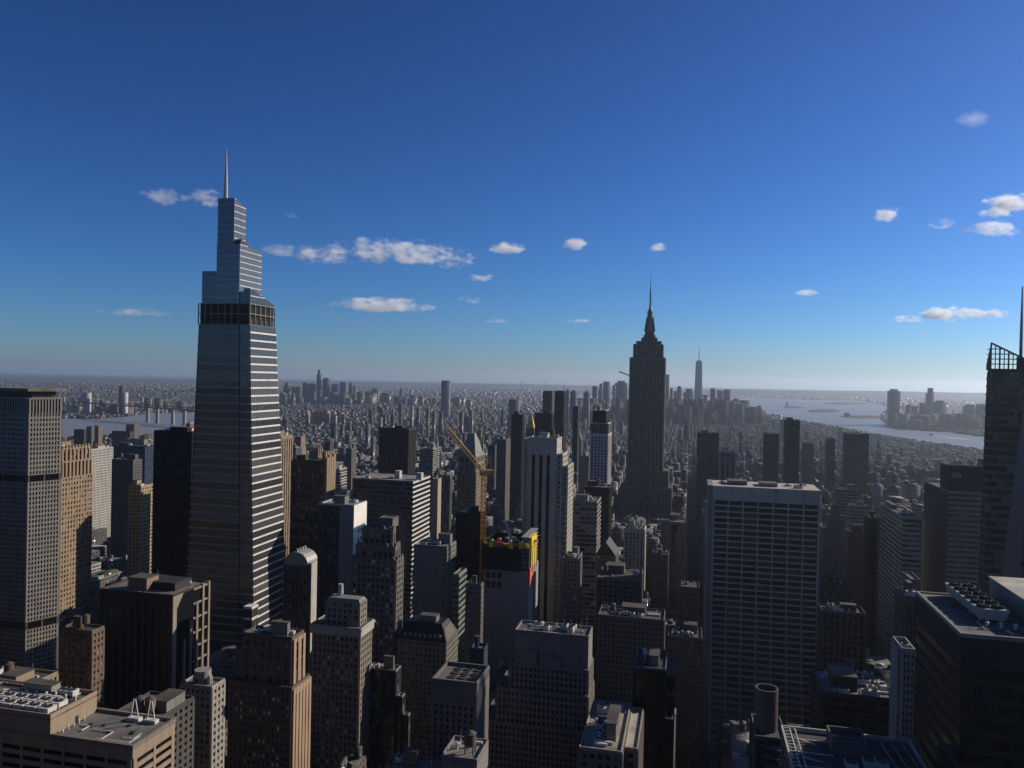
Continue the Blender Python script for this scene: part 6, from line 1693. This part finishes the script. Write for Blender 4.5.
def far_crane():
    r = bpy.data.objects.new('luffing_crane', None); COL.objects.link(r); D = 1700; a, b_ = at(630, 376, D), at(619, 371.5, D)
    r.location = (a.x, a.y, 0); tag(r, 'tiny far crane arm poking out left of the art deco skyscraper', 'crane')
    m = MB(); m.box(-1.2, 1.2, -1.2, 1.2, 0, a.z); m.build('mast', M_UNITD, r)
    j = MB(); j.bar((4, 0, a.z-1), (b_.x-a.x, b_.y-a.y, b_.z), 2.2); j.build('jib', M_UNITD, r)
far_crane()

# ------------------------------------------------------------------ the blocks between: lots on the street grid that no surveyed building stands on
def uv_to_w(u, v): return CR*u+AV*v
FEET = [h.foot for h in HERO]
def free(u0, u1, v0, v1, gap=1.5):
    for a, b_, c, d in FEET:
        if u0 < b_+gap and u1 > a-gap and v0 < d+gap and v1 > c-gap: return False
    return True
def cap_row(xa, xb, D):
    """lowest picture row a building of this distance may reach without hiding a surveyed one"""
    y = 0
    for h in HERO:
        if h.D+4 > D and h.px[0] < xb and h.px[1] > xa: y = max(y, h.ybot)
    return y
PROF = [(0, 560), (60, 640), (110, 610), (190, 600), (230, 640), (300, 640), (440, 600), (480, 650), (600, 630), (700, 600), (830, 600), (1024, 600)]
RL = random.Random(77)
LOTS = []
def open_row(D):
    """the roofs that nobody surveyed stay under this row, as in the photograph"""
    return np.interp(D, [200, 350, 450, 600, 800, 1000, 1300, 1700, 2300], [790, 745, 690, 625, 565, 530, 497, 470, 446])
def add_lot(u0, u1, v0, v1):
    c = uv_to_w((u0+u1)/2, (v0+v1)/2); D = c.y
    if D < 215: return
    px = [proj(Vector((*uv_to_w(u, v).xy, 40)))[0] for u in (u0, u1) for v in (v0, v1)]
    xa, xb = min(px), max(px)
    if xb < -60 or xa > 1090 or not free(u0, u1, v0, v1): return
    xm, ym, _ = proj((c.x, c.y, 0))
    if in_poly(xm, ym, EAST_RIVER) or in_poly(xm, ym, HARBOUR): return
    dmin = min(uv_to_w(u, v).y for u in (u0, u1) for v in (v0, v1))
    dmax = max(uv_to_w(u, v).y for u in (u0, u1) for v in (v0, v1))
    row = max(cap_row(xa, xb, dmin), open_row(D)-RL.random()**3*14)
    zc = at((xa+xb)/2, row, dmax).z-3
    far = np.interp(D, [300, 700, 1200, 2200], [95, 75, 40, 26])
    h = far*RL.lognormvariate(0, .38)
    if RL.random() < .07: h *= 1.7
    h = min(h, zc)
    if h < 8:
        h = RL.uniform(5, 9)
        if proj((c.x, c.y, h))[1] < cap_row(xa, xb, dmin)-14: return
    LOTS.append((u0, u1, v0, v1, h, D))
BU, BV = 142.0, 80.0
for iu in range(-14, 16):
    for iv in range(2, 31):
        v0 = iv*BV+9; v1 = v0+BV-18; vm = (v0+v1)/2; u = iu*BU+22
        uend = u+BU-26
        while u < uend-9:
            Dm = (CR*u+AV*vm).y
            if Dm < 200: u += 20; continue
            wd_ = RL.uniform(14, 34) if Dm < 1100 else RL.uniform(12, 26)
            u1 = min(u+wd_, uend)
            if uend-u1 < 9: u1 = uend
            if RL.random() < .3: add_lot(u, u1-.6, v0, v1)
            else:
                add_lot(u, u1-.6, v0, vm-RL.uniform(.5, 3)); add_lot(u, u1-.6, vm+RL.uniform(.5, 3), v1)
            u = u1
def lot_boxes(l):
    """body, bulkheads, setback and small roof boxes of one lot, in world coordinates"""
    u0, u1, v0, v1, h, D = l
    R = random.Random(int(u0*31+v0*17)); out = []
    def bx(a, b_, c, d, z0, z1): 
        q = uv_to_w((a+b_)/2, (c+d)/2); out.append((q.x, q.y, (b_-a)/2, (d-c)/2, z0, z1, -TH))
    w, d = u1-u0, v1-v0
    if h > 45 and R.random() < .5:
        k = R.uniform(.55, .85); bx(u0, u1, v0, v1, 0, h*k); s = R.uniform(.08, .2)
        u0, u1, v0, v1 = u0+w*s, u1-w*s, v0+d*s, v1-d*s; w, d = u1-u0, v1-v0; bx(u0, u1, v0, v1, h*k-.2, h)
    else: bx(u0, u1, v0, v1, 0, h)
    for k in range(R.randint(1, 3)):
        a, b_ = w*R.uniform(.12, .4), d*R.uniform(.12, .4); x, y = R.uniform(u0+a/2, u1-a/2), R.uniform(v0+b_/2, v1-b_/2)
        bx(x-a/2, x+a/2, y-b_/2, y+b_/2, h-.1, h+R.uniform(2, 5))
    if D < 1000:
        for k in range(R.randint(2, 7)):
            a, b_ = R.uniform(1, 4), R.uniform(1, 3); x, y = R.uniform(u0+2, u1-2), R.uniform(v0+2, v1-2); bx(x-a/2, x+a/2, y-b_/2, y+b_/2, h-.1, h+R.uniform(.8, 2.4))
    return out

# which of them the picture shows: rays through a coarse raster
def visible(lots):
    V, F, own = [], [], []
    for i, l in enumerate(lots):
        u0, u1, v0, v1, h, D = l
        n = len(V)
        for z in (0, h):
            for u, v in ((u0, v0), (u1, v0), (u1, v1), (u0, v1)): V.append((*uv_to_w(u, v).xy, z))
        F += [(n,n+1,n+5,n+4),(n+1,n+2,n+6,n+5),(n+2,n+3,n+7,n+6),(n+3,n,n+4,n+7),(n+4,n+5,n+6,n+7)]; own += [i]*5
    dgh = []
    for h in HERO:
        a, b_, c, d = h.foot; n = len(V)
        if h.root.name.startswith('tapered'): pass
        for z in (0, h.z):
            for u, v in ((a, c), (b_, c), (b_, d), (a, d)): V.append((*uv_to_w(u, v).xy, z))
        F += [(n,n+1,n+5,n+4),(n+1,n+2,n+6,n+5),(n+2,n+3,n+7,n+6),(n+3,n,n+4,n+7),(n+4,n+5,n+6,n+7)]; own += [-1]*5
    T = BVHTree.FromPolygons(V, F); hits = {}
    for y in range(386, 768, 2):
        for x in range(1, 1024, 3):
            d = ray(x, y).normalized(); _, _, k, _ = T.ray_cast(CAMP, d, 4000)
            if k is not None and own[k] >= 0: hits[own[k]] = hits.get(own[k], 0)+1
    return hits
HITS = visible(LOTS)
order = sorted(HITS, key=lambda i: -HITS[i])
ONES = [i for i in order if HITS[i] >= 5][:200]
print('LOTS', len(LOTS), 'seen', len(HITS), 'ones', len(ONES), 'heroes', len(HERO))
def near_hero(l):
    """the surveyed building that best says where this one is"""
    u0, u1, v0, v1, h, D = l; c = Vector((*uv_to_w((u0+u1)/2, (v0+v1)/2).xy, h)); x, y, _ = proj(c)
    best = None
    for q in HERO:
        if not q.root.get('label'): continue
        X = (q.px[0]+q.px[1])/2; s = abs(x-X)/1.0+abs(y-(q.yt+q.ybot)/2)*.8
        if q.px[1]-q.px[0] > 14 and 0 < X < 1024 and (best is None or s < best[0]): best = (s, q, X, x, y)
    return best
SHORT = {}
used = {}
for i in ONES:
    l = LOTS[i]; u0, u1, v0, v1, h, D = l; R = random.Random(i)
    s, q, X, x, y = near_hero(l)
    side = 'left of' if x < X-8 else 'right of' if x > X+8 else 'below'
    if D > q.D+60 and side == 'below': side = 'behind'
    nm = q.root.name.split('.')[0].replace('_', ' ')
    roofw = ['with cluttered flat roof', 'with roof sheds', 'with roof bulkheads'][i % 3]
    size = 'low' if h < 22 else 'mid-rise' if h < 60 else 'tall'
    lab = f'{size} masonry building {roofw} {side} the {nm}'
    used.setdefault(lab, []).append(i)
for lab, ids in used.items():
    for i in ids:
        l = LOTS[i]; B = np.array(lot_boxes(l)); u0, u1, v0, v1, h, D = l
        c = uv_to_w((u0+u1)/2, (v0+v1)/2); B[:, 0] -= c.x; B[:, 1] -= c.y
        nb_ = 2 if len(B) > 1 and abs(B[1, 4]-(h*1.0)) > 1 and B[1, 5] == h else 1
        body, top = B[:nb_], B[nb_:]
        o = link('city_building', boxes_mesh('city_building', body, M_CITY), None, (c.x, c.y, 0))
        tag(o, lab, 'building', lab if len(ids) > 1 else 'buildings filling the blocks')
        for k, row in enumerate(top):
            if row[2]*row[3]*4 > 14 or D < 700:
                link('bulkhead' if row[5]-row[4] > 2.05 else 'roof_unit', boxes_mesh('roof_box', row[None], M_CITY if row[5]-row[4] > 2.05 else [M_UNIT, M_UNIT]), o)
        if D < 900 and R.random() < .3:
            a = R.uniform(-.25, .25)*(u1-u0); b_ = R.uniform(-.25, .25)*(v1-v0); p = uv_to_w(a, b_)
            water_tank(o, p.x, p.y, h, R.uniform(1.7, 2.3))
# the blocks beside and behind the viewpoint: unseen from here, but they keep the light of that part of the sky out of the streets
SIDE = []
for iu in range(-7, 7):
    for iv in range(-10, 5):
        for k in range(3):
            u0 = iu*BU+22+k*39; v0 = iv*BV+9; u1, v1 = u0+37, v0+62
            cs = [uv_to_w(u, v) for u in (u0, u1) for v in (v0, v1)]
            if min(c.length for c in cs) < 60 or (u0 < 40 and u1 > -40 and v0 < 60 and v1 > -90): continue
            if any(c.y > 0 and -140 < proj((c.x, c.y, 100))[0] < 1160 for c in cs) or (min(c.y for c in cs) < 0 < max(c.y for c in cs) and max(c.y for c in cs) > 20): continue
            if not free(u0, u1, v0, v1): continue
            SIDE.append((u0, u1, v0, v1, RL.uniform(120, 235), 900))
rest = [r for l in SIDE for r in lot_boxes(l)]+[r for i, l in enumerate(LOTS) if i not in set(ONES) for r in lot_boxes(l)]
# ------------------------------------------------------------------ the low city to the horizon: more buildings than anyone could count
g = np.random.default_rng(5)
def field(d0, d1, lot, fill, hmed, hsig, tall, tallh, rot, xlim=(-60, 1090), keep=None):
    c, s = math.cos(-rot), math.sin(-rot)
    R0 = d1*1.25; n = int(2*R0/lot)
    ii, jj = np.meshgrid(np.arange(n), np.arange(n), indexing='ij')
    u = (ii.ravel()-n/2)*lot; v = (jj.ravel()-n/2)*lot
    # streets
    st = (ii.ravel() % 8 != 0) & (jj.ravel() % 3 != 0)
    X = u*math.cos(rot)-v*math.sin(rot); Y = u*math.sin(rot)+v*math.cos(rot)
    k = st & (Y > d0) & (Y < d1) & (np.abs(X) < Y*.72+60) & (g.random(len(X)) < fill)
    X, Y = X[k]+g.normal(0, lot*.06, k.sum()), Y[k]+g.normal(0, lot*.06, k.sum())
    h = hmed*np.exp(g.normal(0, hsig, len(X))); t = g.random(len(X)) < tall; h[t] *= tallh*np.exp(g.normal(0, .3, t.sum()))
    hx = lot*g.uniform(.28, .52, len(X)); hy = lot*g.uniform(.28, .52, len(X))
    q = np.stack([X, Y, np.zeros_like(X)-CAM_Z], 1)
    dep = q@np.array(_fwd); px = 512+FPX*(q@np.array(_rt))/dep; py = 384-FPX*(q@np.array(_up))/dep
    ok = np.array([xlim[0] < a < xlim[1] and not in_poly(a, b_, EAST_RIVER) and not in_poly(a, b_, HARBOUR) for a, b_ in zip(px, py)])
    if keep is not None: ok &= keep(X, Y, px, py)
    if d1 < 9000:          # keep the near shores low: nothing of this side stands in front of the water
        q2 = q.copy(); q2[:, 2] += h; d2 = q2@np.array(_fwd); tx = 512+FPX*(q2@np.array(_rt))/d2; ty = 384-FPX*(q2@np.array(_up))/d2
        ok &= np.array([not (in_poly(a, b_+2.2, HARBOUR) or in_poly(a, b_+1.5, EAST_RIVER)) or c_ > 0 for a, b_, c_ in zip(tx, ty, np.where((tx > 775) | (tx < 230), 0, 1))])
    B = np.stack([X, Y, hx, hy, np.zeros_like(X), h, np.full_like(X, rot)], 1)[ok]
    return B
def clear_of_heroes(X, Y, px, py):
    u = X*CR.x+Y*CR.y; v = X*AV.x+Y*AV.y; ok = np.ones(len(X), bool)
    for a, b_, c, d in FEET: ok &= ~((u > a-16) & (u < b_+16) & (v > c-16) & (v < d+16))
    return ok & ~((u > -14*BU+22) & (u < 16*BU) & (v < 31*BV))
def no_high(X, Y, px, py): return np.ones(len(X), bool)
F1 = field(1500, 3300, 15, .86, 12, .33, .010, 3.0, -TH, keep=clear_of_heroes)
F2 = field(3300, 5600, 17, .8, 10, .33, .008, 3.4, -TH)
F3 = field(5600, 9500, 27, .75, 9, .35, .02, 2.6, rad(20))
F4 = field(9500, 17000, 55, .6, 9, .4, .015, 2.5, rad(35))
def crowd_downtown():
    out = []
    for _ in range(330):
        x = g.uniform(560, 765); D = g.uniform(4600, 6200); top = 398+g.exponential(9)+max(0, (x-720))*.25
        P = at(x, top, D)
        if P.z > 25: out.append((P.x, P.y, g.uniform(12, 24), g.uniform(12, 24), 0, min(P.z, 190), -TH))
    for _ in range(90):
        x = g.uniform(283, 470); D = g.uniform(6600, 7800); top = 390+g.exponential(6)+abs(x-330)*.05
        P = at(x, top, D)
        if P.z > 20: out.append((P.x, P.y, g.uniform(16, 34), g.uniform(16, 34), 0, P.z, rad(20)))
    for _ in range(120):
        x = g.uniform(895, 1000); D = g.uniform(4650, 5300); top = 413+g.exponential(8)
        P = at(x, top, D); q = proj((P.x, P.y, 0))
        if P.z > 10 and not in_poly(q[0], q[1], HARBOUR): out.append((P.x, P.y, g.uniform(18, 40), g.uniform(18, 40), 0, P.z, -TH))
    for _ in range(60):
        x = g.uniform(-10, 215); D = g.uniform(4400, 5600); top = 401+g.exponential(6)
        P = at(x, top, D); q = proj((P.x, P.y, 0))
        if P.z > 10 and not in_poly(q[0], q[1], EAST_RIVER): out.append((P.x, P.y, g.uniform(14, 30), g.uniform(14, 30), 0, P.z, -TH))
    for _ in range(45):
        x = g.choice([g.uniform(480, 700), g.uniform(820, 868), g.uniform(280, 480)]); D = g.uniform(2500, 4300); top = 380+(x-512)*.02+(256-g.uniform(45, 110))*FPX/D
        P = at(x, top, D); q = proj((P.x, P.y, 0))
        if not in_poly(q[0], q[1], HARBOUR) and not (x > 740 and in_poly(x, top+2, HARBOUR)): out.append((P.x, P.y, g.uniform(6, 11), g.uniform(6, 11), 0, P.z, -TH))
    return np.array(out)
far = np.concatenate([F3, F4])
if rest: tag(link('city_blocks', boxes_mesh('city_blocks', np.array(rest), M_CITY)), kind='stuff')
tag(link('low_quarter_buildings', boxes_mesh('low_quarter', np.concatenate([F1, F2]), M_CITY)), kind='stuff')
tag(link('far_city_mass', boxes_mesh('far_city', np.concatenate([far, crowd_downtown()]), M_FARCITY)), kind='stuff')
print('mass', len(rest), len(F1), len(F2), len(F3), len(F4))

# ------------------------------------------------------------------ pavements of the near blocks, a kerb's height above the roadway
pv = MB()
for iu in range(-6, 8):
    for iv in range(2, 16):
        a, b_, c, d = iu*BU+18, iu*BU+BU+0, iv*BV+5.5, iv*BV+BV-5.5
        q = [uv_to_w(a, c), uv_to_w(b_, c), uv_to_w(b_, d), uv_to_w(a, d)]
        n = len(pv.v); pv.v += [(p.x, p.y, -.02) for p in q]+[(p.x, p.y, .13) for p in q]
        pv.f += [(n+4,n+5,n+6,n+7),(n,n+1,n+5,n+4),(n+1,n+2,n+6,n+5),(n+2,n+3,n+7,n+6),(n+3,n,n+4,n+7)]; pv.m += [0]*5
tag(pv.build('pavement', surf('paving', (.18, .175, .165))), kind='structure')

# ------------------------------------------------------------------ clouds, wholly above the haze
def cloud_mat():
    m = bpy.data.materials.new('cloud'); m.use_nodes = True; nt = m.node_tree; nt.nodes.clear(); lk = nt.links
    out = N(nt, 'ShaderNodeOutputMaterial'); pv_ = N(nt, 'ShaderNodeVolumePrincipled')
    pv_.inputs['Color'].default_value = (1, 1, 1, 1); pv_.inputs['Anisotropy'].default_value = .3; pv_.inputs['Density Attribute'].default_value = ''
    tc = N(nt, 'ShaderNodeTexCoord'); oi = N(nt, 'ShaderNodeObjectInfo')
    # object space: a unit ball stretched to the cloud; noise in a space of true proportions
    gr = N(nt, 'ShaderNodeVectorMath', operation='LENGTH'); lk.new(tc.outputs['Object'], gr.inputs[0])
    off = N(nt, 'ShaderNodeVectorMath', operation='SCALE'); off.inputs[0].default_value = (37., 91., 13.); lk.new(oi.outputs['Random'], off.inputs['Scale'])
    ge = N(nt, 'ShaderNodeNewGeometry')
    ad = N(nt, 'ShaderNodeVectorMath', operation='MULTIPLY_ADD'); lk.new(ge.outputs['Position'], ad.inputs[0]); ad.inputs[1].default_value = (.0050, .0050, .0095); lk.new(off.outputs[0], ad.inputs[2])
    nz = N(nt, 'ShaderNodeTexNoise', Scale=1.0, Detail=7.0, Roughness=.66); lk.new(ad.outputs[0], nz.inputs['Vector'])
    nb_ = N(nt, 'ShaderNodeTexNoise', Scale=.28, Detail=2.0); lk.new(ad.outputs[0], nb_.inputs['Vector'])
    f = math_(nt, 'ADD', math_(nt, 'MULTIPLY', math_(nt, 'SUBTRACT', nz.outputs[0], .5), 4.6), math_(nt, 'MULTIPLY', math_(nt, 'SUBTRACT', nb_.outputs[0], .5), 2.6))
    f = math_(nt, 'ADD', f, math_(nt, 'SUBTRACT', .05, math_(nt, 'MULTIPLY', math_(nt, 'POWER', gr.outputs['Value'], 3.0), .9)))
    oc = N(nt, 'ShaderNodeSeparateColor'); lk.new(oi.outputs['Color'], oc.inputs[0])
    f = math_(nt, 'ADD', f, oc.outputs[1])
    sx = N(nt, 'ShaderNodeSeparateXYZ'); lk.new(tc.outputs['Object'], sx.inputs[0])
    f = math_(nt, 'SUBTRACT', f, math_(nt, 'MULTIPLY', math_(nt, 'MAXIMUM', math_(nt, 'SUBTRACT', -.25, sx.outputs[2]), 0.0), 1.6))
    d = math_(nt, 'MULTIPLY', math_(nt, 'MAXIMUM', f, 0.0), .016)
    lk.new(math_(nt, 'MULTIPLY', d, oc.outputs[0]), pv_.inputs['Density'])
    lk.new(pv_.outputs[0], out.inputs['Volume'])
    return m
M_CLOUD = cloud_mat()
bm = bmesh.new(); bmesh.ops.create_icosphere(bm, subdivisions=3, radius=1.0); ME_CLOUD = bpy.data.meshes.new('cloud'); bm.to_mesh(ME_CLOUD); bm.free(); ME_CLOUD.materials.append(M_CLOUD)
# centre x, y, width, height in the photograph, distance, density, words
CL = [(382, 257, 160, 30, 9000, 1.0, 'largest puffy white cloud right of the tapered tower'), (384, 306, 95, 14, 11000, .8, 'long thin cloud below the largest cloud'), (166, 198, 50, 15, 8000, .5, 'small wispy cloud left of the white spire'), (206, 201, 32, 17, 8000, .7, 'small round cloud touching the white spire'),
      (508, 249, 34, 12, 9500, 1.0, 'small bright cloud in mid sky, left of a fainter pair'), (476, 278, 36, 9, 10000, .7, 'thin cloud strip below the right end of the largest cloud'), (576, 245, 24, 14, 9500, .8, 'small cloud between two brighter little clouds in mid sky'), (658, 248, 20, 8, 9500, 1.0, 'tiny bright cloud above the art deco skyscraper mast'),
      (469, 301, 28, 8, 11000, .7, 'thin small cloud right of the long thin cloud'), (503, 321, 36, 7, 12500, .6, 'faint low cloud strip left of the limestone tower'), (888, 216, 34, 18, 7500, 1.0, 'white cloud, left one of the upper right group'), (942, 225, 26, 13, 7500, 1.1, 'small white cloud in the middle of the upper right group'),
      (1010, 206, 44, 26, 7500, 1.3, 'large bright cloud at the upper right edge'), (990, 230, 52, 14, 7500, 1.0, 'bright flat cloud below the cloud at the right edge'), (948, 316, 70, 15, 11500, 1.0, 'long bright cloud low at the right'), (902, 320, 34, 8, 12000, .7, 'small flat cloud left of the long low bright cloud'), (994, 315, 30, 9, 11500, .9, 'small cloud right of the long low bright cloud'),
      (808, 294, 24, 7, 11000, .7, 'tiny lone cloud above the white grid tower'), (150, 313, 90, 9, 13000, .3, 'faint long cloud left of the tapered tower shoulder'), (282, 252, 40, 12, 9500, .3, 'faint wisp between tapered tower and largest cloud'), (284, 215, 40, 7, 8500, .25, 'faint thin wisp right of the tapered tower top'), (578, 320, 26, 6, 12500, .5, 'faint low cloud speck left of the art deco skyscraper'), (972, 120, 30, 12, 6500, .15, 'faint high wisp at the upper right')]
for x, y, w, h, D, dn, lab in CL:
    P = at(x, y, D); o = link('cloud', ME_CLOUD, None, P); k = D/FPX
    o.scale = (w*k*.62, max(h*k*1.4, w*k*.35), h*k*.72); o.color = (dn, 0 if w > 60 else .2, 0, 1)
    tag(o, lab, 'cloud', 'small clouds in the blue sky')

# ------------------------------------------------------------------ the air itself
hz = MB(); hz.box(-46000, 46000, -3200, 40000, -1.0, 490); m = bpy.data.materials.new('haze'); m.use_nodes = True; nt = m.node_tree; nt.nodes.clear()
out = N(nt, 'ShaderNodeOutputMaterial'); pv_ = N(nt, 'ShaderNodeVolumePrincipled'); pv_.inputs['Color'].default_value = (.84, .92, 1.0, 1)
pv_.inputs['Density'].default_value = HAZE; pv_.inputs['Anisotropy'].default_value = .6; pv_.inputs['Density Attribute'].default_value = ''; pv_.inputs['Color Attribute'].default_value = ''; pv_.inputs['Temperature Attribute'].default_value = ''
nt.links.new(pv_.outputs[0], out.inputs['Volume'])
tag(hz.build('haze', m), kind='stuff')
